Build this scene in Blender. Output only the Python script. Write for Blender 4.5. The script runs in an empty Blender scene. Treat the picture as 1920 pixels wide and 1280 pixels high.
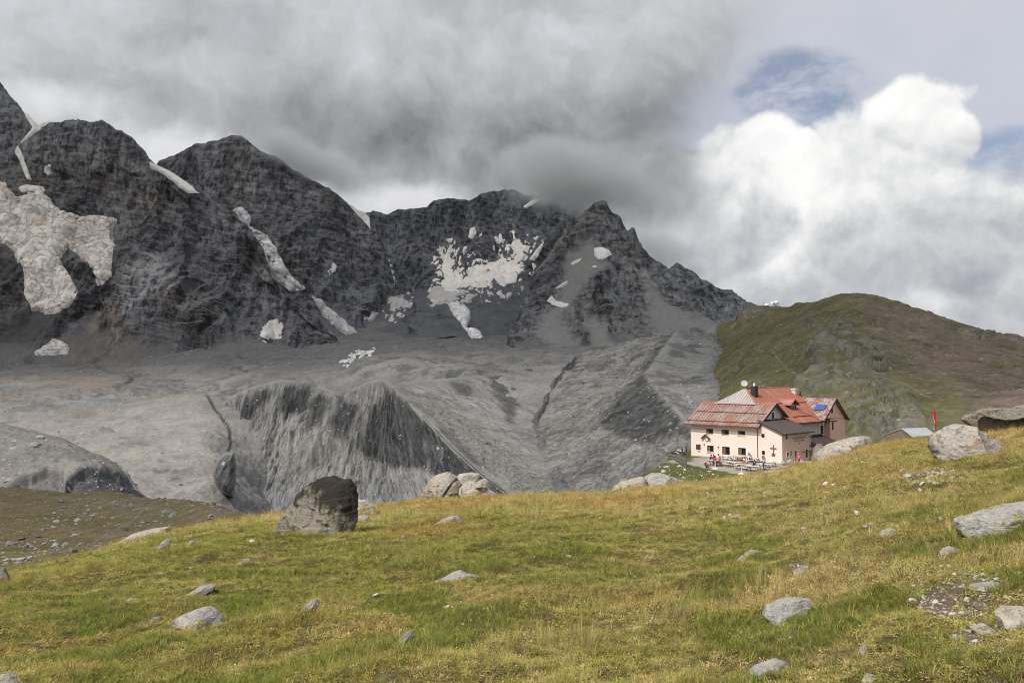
import bpy, bmesh, math, random
import numpy as np
from mathutils import Vector, Matrix

# ------------------------------------------------------------------ camera, sky, sun, exposure
scene = bpy.context.scene
COL = scene.collection
F = 1493.0; YH = 708.0; PITCH = math.atan((YH-640)/F)      # focal length in photo pixels, horizon row
cam_d = bpy.data.cameras.new('camera'); cam = bpy.data.objects.new('camera', cam_d); COL.objects.link(cam)
cam_d.sensor_width = 36.0; cam_d.lens = 36.0*F/1920.0; cam_d.clip_start = 0.1; cam_d.clip_end = 60000
cam.location = (0, 0, 0); cam.rotation_euler = (math.pi/2+PITCH, 0, 0)
scene.camera = cam

SUN_EL = math.radians(50.0)
SUN_H = Vector((-0.69, -0.72, 0)).normalized()             # horizontal direction towards the sun
SUN_DIR = Vector((SUN_H.x*math.cos(SUN_EL), SUN_H.y*math.cos(SUN_EL), math.sin(SUN_EL)))
sun_d = bpy.data.lights.new('sun', 'SUN'); sun_d.energy = 4.2; sun_d.angle = math.radians(0.53); sun_d.color = (1.0, 0.955, 0.88)
sun = bpy.data.objects.new('sun', sun_d); COL.objects.link(sun)
sun.rotation_euler = SUN_DIR.to_track_quat('Z', 'Y').to_euler()

vs = scene.view_settings
vs.view_transform = 'Standard'; vs.look = 'None'; vs.gamma = 1.0; vs.exposure = 0.0; vs.use_curve_mapping = False
scene.cycles.max_bounces = 6; scene.cycles.diffuse_bounces = 3; scene.cycles.glossy_bounces = 2
scene.cycles.transmission_bounces = 4; scene.cycles.transparent_max_bounces = 24; scene.cycles.volume_bounces = 2
scene.cycles.use_denoising = True
scene.cycles.filter_width = 1.05
scene.cycles.caustics_reflective = False; scene.cycles.caustics_refractive = False

class NT:
    """small helper to write node graphs as expressions"""
    def __init__(s, tree): s.t = tree; tree.nodes.clear()
    def n(s, typ, **kw):
        nd = s.t.nodes.new(typ)
        for k, v in kw.items(): setattr(nd, k, v)
        return nd
    def put(s, sock, v):
        if v is None: return
        if isinstance(v, bpy.types.NodeSocket): s.t.links.new(v, sock)
        else:
            try: sock.default_value = v
            except Exception: sock.default_value = (v, v, v)
    def m(s, op, a, b=None, c=None, clamp=False):
        nd = s.n('ShaderNodeMath', operation=op, use_clamp=clamp)
        for i, v in enumerate((a, b, c)): s.put(nd.inputs[i], v)
        return nd.outputs[0]
    def v(s, op, a, b=None, out=0):
        nd = s.n('ShaderNodeVectorMath', operation=op)
        s.put(nd.inputs[0], a)
        if b is not None: s.put(nd.inputs[3] if op == 'SCALE' else nd.inputs[1], b)
        return nd.outputs[out]
    def mix(s, f, a, b, blend='MIX', clamp=False):
        nd = s.n('ShaderNodeMix', data_type='RGBA', blend_type=blend); nd.clamp_factor = True
        s.put(nd.inputs[0], f); s.put(nd.inputs[6], rgba(a)); s.put(nd.inputs[7], rgba(b))
        return nd.outputs[2]
    def fmix(s, f, a, b):
        nd = s.n('ShaderNodeMix', data_type='FLOAT'); nd.clamp_factor = True
        s.put(nd.inputs[0], f); s.put(nd.inputs[2], a); s.put(nd.inputs[3], b)
        return nd.outputs[0]
    def noise(s, vec, scale, detail=4, rough=0.55, dist=0.0, col=False):
        nd = s.n('ShaderNodeTexNoise'); s.put(nd.inputs['Vector'], vec)
        s.put(nd.inputs['Scale'], scale); s.put(nd.inputs['Detail'], detail); s.put(nd.inputs['Roughness'], rough); s.put(nd.inputs['Distortion'], dist)
        return nd.outputs[1 if col else 0]
    def voro(s, vec, scale, feature='F1', smooth=None, out=0):
        nd = s.n('ShaderNodeTexVoronoi', feature=feature); s.put(nd.inputs['Vector'], vec); s.put(nd.inputs['Scale'], scale)
        if smooth is not None and 'Smoothness' in nd.inputs: nd.inputs['Smoothness'].default_value = smooth
        return nd.outputs[out]
    def ss(s, x, lo, hi, a=0.0, b=1.0):
        nd = s.n('ShaderNodeMapRange', interpolation_type='SMOOTHSTEP')
        s.put(nd.inputs[0], x); s.put(nd.inputs[1], lo); s.put(nd.inputs[2], hi); s.put(nd.inputs[3], a); s.put(nd.inputs[4], b)
        return nd.outputs[0]
    def comb(s, x, y, z):
        nd = s.n('ShaderNodeCombineXYZ')
        for i, q in enumerate((x, y, z)): s.put(nd.inputs[i], q)
        return nd.outputs[0]
def rgba(c):
    if isinstance(c, (tuple, list)) and len(c) == 3: return (c[0], c[1], c[2], 1.0)
    return c

def build_world():
    w = bpy.data.worlds.new('World'); scene.world = w; w.use_nodes = True
    g = NT(w.node_tree)
    out = g.n('ShaderNodeOutputWorld')
    d = g.n('ShaderNodeTexCoord').outputs['Generated']
    sep = g.n('ShaderNodeSeparateXYZ'); g.put(sep.inputs[0], d)
    x, y, z = sep.outputs
    A = g.m('ARCTAN2', x, y)                                   # azimuth from +Y, radians
    E = g.m('ARCSINE', z)                                      # elevation
    P = g.comb(A, E, 0.0)
    def ae(px, py):
        a = math.atan((px-960)/F); return a, math.atan((YH-py)/F*math.cos(a))
    sky = g.n('ShaderNodeTexSky', sky_type='NISHITA'); sky.sun_disc = False
    sky.sun_elevation = SUN_EL; sky.sun_rotation = math.atan2(SUN_DIR.x, SUN_DIR.y); sky.altitude = 2600
    blue = g.v('SCALE', sky.outputs[0], 0.105)
    # domain warp
    wn = g.noise(d, 3.2, 5, 0.6, col=True)
    warp = g.v('SCALE', g.v('SUBTRACT', wn, (0.5, 0.5, 0.5)), 0.16)
    wn2 = g.noise(d, 14.0, 5, 0.62, col=True)
    warp2 = g.v('SCALE', g.v('SUBTRACT', wn2, (0.5, 0.5, 0.5)), 0.022)
    dw = g.v('ADD', d, warp)
    Pw = g.v('ADD', g.v('ADD', P, g.v('SCALE', warp, 0.35)), warp2)
    Ps = g.v('ADD', P, g.v('SCALE', warp, 0.6))
    def blob(pvec, px, py, rx, ry=None):
        ry = ry or rx
        a, e = ae(px, py); ca = math.cos(a)
        q = g.v('SUBTRACT', pvec, (a, e, 0.0))
        q = g.v('MULTIPLY', q, (1.0/(rx/F*ca*ca), 1.0/(ry/F*ca), 1.0))
        return g.v('LENGTH', q, out=1)
    def union(pvec, lst):
        """smooth union; value > 0 inside, in units of 1 = blob radius"""
        acc = None
        for b in lst:
            v = g.m('SUBTRACT', 1.0, blob(pvec, *b))
            acc = v if acc is None else g.m('SMOOTH_MAX', acc, v, 0.25)
        return acc
    # billows: cauliflower relief, lit from the left
    def bill(vec):
        v1 = g.m('ABSOLUTE', g.m('SUBTRACT', g.noise(vec, 13.0, 0, 0.5), 0.5))
        v2 = g.m('ABSOLUTE', g.m('SUBTRACT', g.noise(vec, 31.0, 3, 0.5), 0.5))
        s1 = g.m('MULTIPLY_ADD', v1, 1.15, 0.48)
        return g.m('MULTIPLY_ADD', v2, 0.50, s1)
    bd = g.v('ADD', d, g.v('SCALE', g.v('SUBTRACT', wn2, (0.5, 0.5, 0.5)), 0.02))
    b0 = bill(bd)
    b1 = bill(g.v('ADD', bd, (-0.010, -0.004, 0.012)))
    relief = g.m('SUBTRACT', b0, b1)
    n_big = g.noise(dw, 2.6, 6, 0.55)
    n_mid = g.noise(dw, 6.5, 6, 0.58)
    n_fin = g.noise(dw, 19.0, 5, 0.6)
    # high thin veil with blue showing through
    veil = g.ss(g.noise(g.v('MULTIPLY', dw, (1.0, 1.0, 2.2)), 3.1, 6, 0.55), 0.30, 0.60)
    hole = union(Ps, [(1490, 168, 150, 52), (1568, 205, 65, 52), (1885, 285, 110, 46), (1420, 185, 60, 34)])
    streak = g.noise(g.v('MULTIPLY', dw, (1.0, 1.0, 2.6)), 9.0, 6, 0.62)
    holem = g.m('MULTIPLY', g.ss(g.m('ADD', hole, g.m('MULTIPLY', g.m('SUBTRACT', n_mid, 0.5), 1.2)), -0.35, 0.45), g.ss(streak, 0.36, 0.62, 0.15, 1.0))
    veil = g.m('MULTIPLY', g.fmix(veil, 0.72, 0.93), g.m('MULTIPLY_ADD', holem, -0.68, 1.0))
    c = g.mix(veil, blue, (0.625, 0.64, 0.70))
    # far cumulus banks along the horizon
    far_n = g.m('MULTIPLY_ADD', g.m('SUBTRACT', n_fin, 0.5), 0.55, g.m('SUBTRACT', n_mid, 0.5))
    far_h = g.ss(g.m('ADD', E, g.m('MULTIPLY', far_n, -0.30)), 0.30, 0.17)
    far_b = g.m('MULTIPLY_ADD', g.m('SUBTRACT', n_mid, 0.5), 1.15, 0.66)
    far_b = g.m('MULTIPLY_ADD', relief, 0.35, far_b)
    far_c = g.mix(g.ss(far_b, 0.42, 0.86), (0.40, 0.425, 0.475), (0.86, 0.86, 0.87))
    c = g.mix(far_h, c, far_c)
    # the tall cumulus
    CUM = [(1715, 235, 130, 100), (1640, 300, 120, 90), (1790, 260, 70, 60), (1440, 285, 85, 80), (1530, 290, 60, 65), (1380, 330, 110, 105),
           (1250, 400, 170, 130), (1500, 390, 190, 120), (1700, 380, 190, 110), (1830, 430, 130, 90), (1600, 520, 330, 140), (1900, 560, 200, 120), (1290, 480, 150, 110)]
    cu = union(Pw, CUM)
    cu_e = g.m('ADD', cu, g.m('MULTIPLY', g.m('SUBTRACT', b0, 0.72), 0.85))
    cu_m = g.ss(cu_e, -0.06, 0.17)
    lit = g.ss(g.m('MULTIPLY_ADD', g.m('SUBTRACT', n_mid, 0.5), 0.26, E), 0.10, 0.33)      # tops stand in the sun, feet in the shade of the deck
    br = g.m('MULTIPLY_ADD', lit, 0.30, 0.57)
    br = g.m('MULTIPLY_ADD', g.m('SUBTRACT', n_mid, 0.5), 0.50, br)
    br = g.m('MULTIPLY_ADD', relief, 0.40, br)
    br = g.m('MULTIPLY_ADD', g.m('SUBTRACT', n_fin, 0.5), 0.14, br)
    hole2 = g.ss(g.m('ADD', blob(Pw, 1455, 262, 45, 22), g.m('MULTIPLY', n_fin, -0.6)), 0.75, 0.3)
    cu_c = g.mix(g.ss(br, 0.35, 1.0), (0.36, 0.38, 0.42), (1.04, 1.035, 1.02))
    cu_m = g.m('MULTIPLY', cu_m, g.m('MULTIPLY_ADD', hole2, -0.15, 1.0))
    c = g.mix(cu_m, c, cu_c)
    # the dark deck over the mountains
    DECK = [(150, 60, 600, 330), (700, 150, 520, 330), (1050, 130, 330, 260), (1190, 60, 240, 200), (1050, 330, 190, 110), (1180, 350, 170, 110),
            (-700, 100, 900, 500), (500, -700, 1200, 800), (1300, -900, 900, 500)]
    dk = union(Ps, DECK)
    edge = g.m('MULTIPLY_ADD', g.m('SUBTRACT', n_mid, 0.5), 1.05, g.m('MULTIPLY', g.m('SUBTRACT', n_fin, 0.5), 0.42))
    back = g.ss(y, 0.25, -0.15)
    high = g.ss(E, 0.50, 0.75)
    dk_m = g.m('MAXIMUM', g.ss(g.m('ADD', dk, edge), -0.22, 0.42), g.m('MULTIPLY', g.m('MAXIMUM', back, high), g.ss(n_big, 0.30, 0.62, 0.35, 0.95)))
    dark = g.m('MAXIMUM', g.m('SUBTRACT', 1.15, blob(Ps, 1080, 310, 290, 140)), g.m('SUBTRACT', 1.0, blob(Ps, 640, 240, 330, 110)))
    darkm = g.ss(dark, -0.35, 0.85)
    dn = g.m('MULTIPLY_ADD', g.m('SUBTRACT', n_mid, 0.5), 0.85, g.m('MULTIPLY', g.m('SUBTRACT', n_big, 0.5), 0.75))
    n_mid2 = g.noise(g.v('ADD', dw, (-0.03, 0.0, 0.035)), 6.5, 6, 0.58)                  # soft billows on the underside
    dn = g.m('MULTIPLY_ADD', g.m('SUBTRACT', n_mid, n_mid2), 1.5, dn)
    dn = g.m('MULTIPLY_ADD', g.m('SUBTRACT', n_fin, 0.5), 0.16, dn)
    db = g.m('ADD', g.m('MULTIPLY_ADD', darkm, -0.22, 0.545), g.m('MULTIPLY', dn, 0.36))
    db = g.m('MAXIMUM', db, 0.20)
    dk_c = g.v('MULTIPLY', g.comb(db, db, db), (0.965, 0.99, 1.035))
    # bright gap between the deck's base and the ridges
    gap = g.m('SUBTRACT', 1.0, blob(Ps, 330, 300, 190, 70))
    gap = g.m('MAXIMUM', gap, g.m('SUBTRACT', 1.0, blob(Ps, 740, 372, 150, 42)))
    gap = g.m('MAXIMUM', gap, g.m('SUBTRACT', 1.0, blob(Ps, 100, 190, 140, 60)))
    gapm = g.ss(g.m('ADD', gap, g.m('MULTIPLY', g.m('SUBTRACT', n_fin, 0.5), 1.5)), -0.1, 0.9)
    dk_c = g.mix(g.m('MULTIPLY', gapm, 0.85), dk_c, (0.80, 0.80, 0.82))
    c = g.mix(dk_m, c, dk_c)
    # below the horizon: the haze of the valleys
    c = g.mix(g.ss(E, -0.02, -0.12), c, (0.25, 0.26, 0.27))
    bg = g.n('ShaderNodeBackground'); g.put(bg.inputs[0], c); bg.inputs[1].default_value = 1.0
    w.cycles.sampling_method = 'NONE'                       # broad even sky: no importance map needed
    g.t.links.new(bg.outputs[0], out.inputs[0])
build_world()

# ------------------------------------------------------------------ numeric helpers
rng = np.random.default_rng(11)
_perm = np.random.default_rng(5).permutation(256).astype(np.int32); _perm = np.concatenate([_perm, _perm, _perm])
_grad = np.random.default_rng(6).normal(size=(256, 3)).astype(np.float32); _grad /= np.linalg.norm(_grad, axis=1)[:, None]
_g3 = [np.ascontiguousarray(_grad[:, k]) for k in range(3)]
def _perlin(p):
    i = np.floor(p).astype(np.int32); f = p-i.astype(np.float32)
    u = f*f*f*(f*(f*6-15)+10); i &= 255
    fx, fy, fz = f[:, 0].copy(), f[:, 1].copy(), f[:, 2].copy(); ux, uy, uz = u[:, 0].copy(), u[:, 1].copy(), u[:, 2].copy()
    ix, iy, iz = i[:, 0].copy(), i[:, 1].copy(), i[:, 2].copy()
    def corner(h, x, y, z): return _g3[0][h]*x+_g3[1][h]*y+_g3[2][h]*z
    r = []
    for dx in (0, 1):
        a = _perm[ix+dx]+iy; x = fx-np.float32(dx); s = []
        for dy in (0, 1):
            b = _perm[a+dy]+iz; y = fy-np.float32(dy)
            c0 = corner(_perm[b], x, y, fz); c1 = corner(_perm[b+1], x, y, fz-np.float32(1))
            s.append(c0+uz*(c1-c0))
        r.append(s[0]+uy*(s[1]-s[0]))
    return (r[0]+ux*(r[1]-r[0]))*np.float32(1.5)
from concurrent.futures import ThreadPoolExecutor
_pool = ThreadPoolExecutor(4)
def perlin(p):
    p = np.asarray(p, np.float32)
    if len(p) < 20000: return _perlin(p)
    return np.concatenate(list(_pool.map(_perlin, [p[k:k+16384] for k in range(0, len(p), 16384)])))
def fbm(p, scale, octs=4, gain=0.5, off=0.0):
    p = np.asarray(p, np.float32)/scale+off; s = 0; a = 1.0; t = 0
    for o in range(octs):
        s = s+a*perlin(p); t += a; a *= gain; p = p*2.03+17.3
    return s/t
def ridged(p, scale, octs=4, gain=0.5, off=0.0):
    p = np.asarray(p, np.float32)/scale+off; s = 0; a = 1.0; t = 0
    for o in range(octs):
        s = s+a*(1-2*np.abs(perlin(p))); t += a; a *= gain; p = p*2.07+11.1
    return s/t
def sstep(x, a, b):
    t = np.clip((x-a)/(b-a), 0, 1); return t*t*(3-2*t)
def lerp(a, b, t): return a+(b-a)*t
def mixc(a, b, t): return np.asarray(a)*(1-t)[:, None]+np.asarray(b)*t[:, None]
cT, sT = math.cos(PITCH), math.sin(PITCH)
def at(px, py, D):
    """world point seen at photo pixel (px, py) whose distance along +Y is D"""
    px = np.asarray(px, float); py = np.asarray(py, float); D = np.asarray(D, float)
    Yc = (640-py)/F; d = D/(cT-Yc*sT)
    return np.stack([d*(px-960)/F, D+0*px, d*(Yc*cT+sT)], -1)
def to_px(P):
    P = np.asarray(P); d = P[..., 1]*cT+P[..., 2]*sT; up = -P[..., 1]*sT+P[..., 2]*cT
    return 960+F*P[..., 0]/d, 640-F*up/d
def poly_sd(px, py, poly):
    """signed distance to a polygon, positive inside"""
    poly = np.asarray(poly, float); n = len(poly)
    best = np.full(px.shape, 1e18); inside = np.zeros(px.shape, bool)
    for i in range(n):
        ax, ay = poly[i]; bx, by = poly[(i+1) % n]
        ex, ey = bx-ax, by-ay; L = ex*ex+ey*ey+1e-9
        t = np.clip(((px-ax)*ex+(py-ay)*ey)/L, 0, 1)
        best = np.minimum(best, (px-ax-t*ex)**2+(py-ay-t*ey)**2)
        cond = ((ay > py) != (by > py)) & (px < (bx-ax)*(py-ay)/((by-ay) if by != ay else 1e-9)+ax)
        inside ^= cond
    s = np.sqrt(best); return np.where(inside, s, -s)

# ------------------------------------------------------------------ object helpers
def link(o, parent=None):
    COL.objects.link(o)
    if parent is not None: o.parent = parent
    return o
def tag(o, label=None, cat=None, group=None, kind=None):
    if label: o['label'] = label
    if cat: o['category'] = cat
    if group: o['group'] = group
    if kind: o['kind'] = kind
    return o
def empty(name, loc=(0, 0, 0), rz=0.0):
    o = bpy.data.objects.new(name, None); o.location = loc; o.rotation_euler = (0, 0, rz); return link(o)
def mesh_np(name, V, Q, mat, col=None, parent=None, smooth=True, extra=None):
    """mesh from numpy vertices and quads/tris"""
    V = np.ascontiguousarray(V, np.float32); Q = np.ascontiguousarray(Q, np.int32); k = Q.shape[1]
    me = bpy.data.meshes.new(name)
    me.vertices.add(len(V)); me.vertices.foreach_set('co', V.ravel())
    me.loops.add(Q.size); me.loops.foreach_set('vertex_index', Q.ravel())
    me.polygons.add(len(Q)); me.polygons.foreach_set('loop_start', np.arange(len(Q), dtype=np.int32)*k)
    me.polygons.foreach_set('use_smooth', np.full(len(Q), smooth))
    if col is not None:
        ca = me.color_attributes.new('col', 'FLOAT_COLOR', 'POINT')
        c4 = np.ones((len(V), 4), np.float32); c4[:, :3] = col; ca.data.foreach_set('color', c4.ravel())
    for nm, arr in (extra or {}).items():
        at_ = me.attributes.new(nm, 'FLOAT', 'POINT'); at_.data.foreach_set('value', np.ascontiguousarray(arr, np.float32))
    me.update(calc_edges=True)
    if mat: me.materials.append(mat)
    return link(bpy.data.objects.new(name, me), parent)
def grid_quads(nr, nc):
    i = np.arange(nr*nc).reshape(nr, nc)
    return np.stack([i[:-1, :-1], i[:-1, 1:], i[1:, 1:], i[1:, :-1]], -1).reshape(-1, 4)
def grid_normals(G):
    du = np.gradient(G, axis=1); dv = np.gradient(G, axis=0)
    n = np.cross(du, dv); n /= np.linalg.norm(n, axis=-1, keepdims=True)+1e-9
    return n
class MB:
    """collects boxes, prisms, tubes; build() links one mesh object"""
    def __init__(s): s.v = []; s.f = []
    def add(s, v, f):
        k = len(s.v); s.v += [tuple(map(float, q)) for q in v]; s.f += [tuple(i+k for i in q) for q in f]; return s
    def box(s, a, b):
        x0, y0, z0 = a; x1, y1, z1 = b
        return s.add([(x0,y0,z0),(x1,y0,z0),(x1,y1,z0),(x0,y1,z0),(x0,y0,z1),(x1,y0,z1),(x1,y1,z1),(x0,y1,z1)],
                     [(0,3,2,1),(4,5,6,7),(0,1,5,4),(1,2,6,5),(2,3,7,6),(3,0,4,7)])
    def prism(s, pts, off):
        """polygon (list of 3D points) extruded by vector off"""
        n = len(pts); off = Vector(off); p2 = [tuple(Vector(p)+off) for p in pts]
        fs = [tuple(range(n))[::-1], tuple(range(n, 2*n))]+[(i, (i+1) % n, n+(i+1) % n, n+i) for i in range(n)]
        return s.add(list(pts)+p2, fs)
    def tube(s, pts, r, n=6, r2=None):
        pts = [Vector(p) for p in pts]; r2 = r if r2 is None else r2; k = len(pts); vs_ = []
        for i, p in enumerate(pts):
            t = (pts[min(i+1, k-1)]-pts[max(i-1, 0)]).normalized()
            a = t.orthogonal().normalized(); b = t.cross(a); rr = r+(r2-r)*i/max(1, k-1)
            vs_ += [p+(a*math.cos(q)+b*math.sin(q))*rr for q in [2*math.pi*j/n for j in range(n)]]
        fs = [(i*n+j, i*n+(j+1) % n, (i+1)*n+(j+1) % n, (i+1)*n+j) for i in range(k-1) for j in range(n)]
        fs += [tuple(range(n))[::-1], tuple((k-1)*n+j for j in range(n))]
        return s.add(vs_, fs)
    def build(s, name, mat, parent=None, smooth=False):
        me = bpy.data.meshes.new(name); me.from_pydata(s.v, [], s.f); me.update()
        bm = bmesh.new(); bm.from_mesh(me); bmesh.ops.recalc_face_normals(bm, faces=bm.faces); bm.to_mesh(me); bm.free()
        if smooth: me.polygons.foreach_set('use_smooth', [True]*len(me.polygons))
        if mat: me.materials.append(mat)
        return link(bpy.data.objects.new(name, me), parent)

# ------------------------------------------------------------------ materials
def new_mat(name):
    m = bpy.data.materials.new(name); m.use_nodes = True; g = NT(m.node_tree)
    out = g.n('ShaderNodeOutputMaterial'); b = g.n('ShaderNodeBsdfPrincipled'); b.inputs['Specular IOR Level'].default_value = 0.25
    g.t.links.new(b.outputs[0], out.inputs[0]); return m, g, b
def bump(g, b, h, strength=0.5, dist=1.0):
    n = g.n('ShaderNodeBump'); n.inputs['Strength'].default_value = strength; n.inputs['Distance'].default_value = dist
    g.put(n.inputs['Height'], h); g.t.links.new(n.outputs[0], b.inputs['Normal'])
def mat_plain(name, c, rough=0.8, var=0.15, scale=3.0, metal=0.0, spec=0.25, bumpd=0.0):
    m, g, b = new_mat(name)
    geo = g.n('ShaderNodeTexCoord').outputs['Object']
    n = g.noise(geo, scale, 5, 0.6)
    f = g.m('MULTIPLY_ADD', n, 2*var, 1-var)
    g.put(b.inputs['Base Color'], g.v('SCALE', tuple(c), f)); b.inputs['Roughness'].default_value = rough
    b.inputs['Metallic'].default_value = metal; b.inputs['Specular IOR Level'].default_value = spec
    if bumpd: bump(g, b, n, 0.6, bumpd)
    return m
def mat_terrain(name, s1, s2, amp=0.5, bd=2.0, rough=0.95, speck=None):
    """terrain: colour from the 'col' attribute, broken up by noise at the two given sizes (metres)"""
    m, g, b = new_mat(name)
    c = g.n('ShaderNodeVertexColor', layer_name='col').outputs[0]
    p = g.n('ShaderNodeNewGeometry').outputs['Position']
    n1 = g.noise(p, 1.0/s1, 6, 0.65); n2 = g.noise(p, 1.0/s2, 5, 0.65)
    f = g.m('ADD', g.m('MULTIPLY', g.m('SUBTRACT', n1, 0.5), amp*2), g.m('MULTIPLY_ADD', g.m('SUBTRACT', n2, 0.5), amp*2, 1.0))
    c = g.v('SCALE', c, g.m('MAXIMUM', f, 0.15))
    if speck:                                              # scattered stones too small to build
        sz, thr, colr = speck
        v = g.voro(p, 1.0/sz); vc = g.voro(p, 1.0/sz, out=1)
        sepc = g.n('ShaderNodeSeparateXYZ'); g.put(sepc.inputs[0], vc)
        k = g.m('MULTIPLY', g.m('LESS_THAN', v, g.m('MULTIPLY', sepc.outputs[1], 0.42)), g.m('GREATER_THAN', sepc.outputs[0], thr))
        c = g.mix(k, c, g.v('SCALE', colr, g.m('MULTIPLY_ADD', sepc.outputs[2], 0.9, 0.5)))
        n2 = g.m('MULTIPLY_ADD', k, 0.5, n2)
    g.put(b.inputs['Base Color'], c); b.inputs['Roughness'].default_value = rough; b.inputs['Specular IOR Level'].default_value = 0.1
    bump(g, b, g.m('MULTIPLY_ADD', n2, 0.5, n1), 0.9, bd)
    return m
def mat_rock():
    m, g, b = new_mat('mountain rock')
    c = g.n('ShaderNodeVertexColor', layer_name='col').outputs[0]
    p = g.n('ShaderNodeNewGeometry').outputs['Position']
    w = g.v('ADD', p, g.v('SCALE', g.v('SUBTRACT', g.noise(p, 1/120.0, 3, 0.5, col=True), (0.5, 0.5, 0.5)), 34.0))
    sep = g.n('ShaderNodeSeparateXYZ'); g.put(sep.inputs[0], w)
    zz = g.m('MULTIPLY_ADD', sep.outputs[0], 0.14, sep.outputs[2])
    lay = g.noise(g.comb(g.m('MULTIPLY', sep.outputs[0], 0.30), g.m('MULTIPLY', sep.outputs[1], 0.20), zz), 1/13.0, 5, 0.62)    # beds
    crk = g.noise(g.v('MULTIPLY', w, (1.0, 0.45, 0.40)), 1/19.0, 7, 0.68)
    fine = g.noise(p, 1/7.0, 5, 0.75)
    h = g.m('ADD', g.m('MULTIPLY', lay, 0.55), g.m('MULTIPLY_ADD', crk, 0.95, g.m('MULTIPLY', fine, 0.55)))
    f = g.ss(h, 0.86, 1.20, 0.32, 1.72)
    f = g.fmix(g.n('ShaderNodeAttribute', attribute_name='scr').outputs['Fac'], f, g.m('MULTIPLY_ADD', fine, 0.5, g.m('MULTIPLY_ADD', crk, 0.5, 0.40)))      # fine scree is smoother than the cliffs
    g.put(b.inputs['Base Color'], g.v('SCALE', c, f)); b.inputs['Roughness'].default_value = 0.95; b.inputs['Specular IOR Level'].default_value = 0.1
    bump(g, b, h, 0.9, 8.0)
    return m
M_ROCK = mat_rock()
M_DEBRIS = mat_terrain('glacial debris', 45.0, 5.0, 0.40, 4.5, speck=(6.0, 0.84, (0.33, 0.33, 0.33)))
def mat_gully():
    """moraine face: rills run down the fall line (attributes gu = metres along the crest, gt = 0 at crest to 1 at foot)"""
    m, g, b = new_mat('gullied moraine')
    c = g.n('ShaderNodeVertexColor', layer_name='col').outputs[0]; p = g.n('ShaderNodeNewGeometry').outputs['Position']
    gu = g.n('ShaderNodeAttribute', attribute_name='gu').outputs['Fac']; gt = g.n('ShaderNodeAttribute', attribute_name='gt').outputs['Fac']; gs = g.n('ShaderNodeAttribute', attribute_name='gs').outputs['Fac']
    n0 = g.noise(p, 1/60.0, 3, 0.5)
    u_ = g.m('MULTIPLY_ADD', g.m('SUBTRACT', n0, 0.5), 22.0, gu)
    r1_ = g.noise(g.comb(g.m('MULTIPLY', u_, 1/9.0), g.m('MULTIPLY', gt, 3.0), 0.0), 1.0, 4, 0.62); r2_ = g.noise(g.comb(g.m('MULTIPLY', u_, 1/30.0), g.m('MULTIPLY', gt, 1.2), 3.0), 1.0, 3, 0.55)
    n = g.noise(p, 1/5.0, 5, 0.7)
    rill = g.m('MULTIPLY', g.ss(g.m('ABSOLUTE', g.m('SUBTRACT', r1_, 0.5)), 0.0, 0.05, 0.62, 1.0), g.ss(g.m('ABSOLUTE', g.m('SUBTRACT', r2_, 0.5)), 0.0, 0.030, 0.52, 1.0))
    rill = g.fmix(g.m('MULTIPLY', g.ss(gt, 0.0, 0.04), gs), 1.0, rill)
    f = g.m('MULTIPLY', rill, g.m('MULTIPLY_ADD', g.m('SUBTRACT', n, 0.5), 0.75, g.m('MULTIPLY_ADD', g.m('MULTIPLY', g.m('SUBTRACT', r1_, 0.5), gs), 0.5, 1.10)))
    v = g.voro(p, 1/6.0); vc = g.n('ShaderNodeSeparateXYZ'); g.put(vc.inputs[0], g.voro(p, 1/6.0, out=1))
    k = g.m('MULTIPLY', g.m('LESS_THAN', v, g.m('MULTIPLY', vc.outputs[1], 0.36)), g.m('GREATER_THAN', vc.outputs[0], 0.86))
    g.put(b.inputs['Base Color'], g.mix(k, g.v('SCALE', c, g.m('MAXIMUM', f, 0.2)), (0.34, 0.335, 0.325))); b.inputs['Roughness'].default_value = 0.95; b.inputs['Specular IOR Level'].default_value = 0.1
    bump(g, b, g.m('MULTIPLY_ADD', rill, 0.6, n), 0.8, 3.5); return m
M_GULLY = mat_gully()
M_HILL = mat_terrain('alpine slope', 24.0, 4.5, 0.62, 4.0, speck=(4.5, 0.82, (0.20, 0.19, 0.17)))
M_RUBBLE = mat_terrain('rubble slope', 9.0, 1.6, 0.40, 0.8, speck=(1.7, 0.84, (0.26, 0.25, 0.235)))
M_LAWN = mat_terrain('grazed turf', 5.0, 0.7, 0.35, 0.15)
M_TURF = mat_terrain('meadow soil', 1.1, 0.06, 0.45, 0.03)
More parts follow.
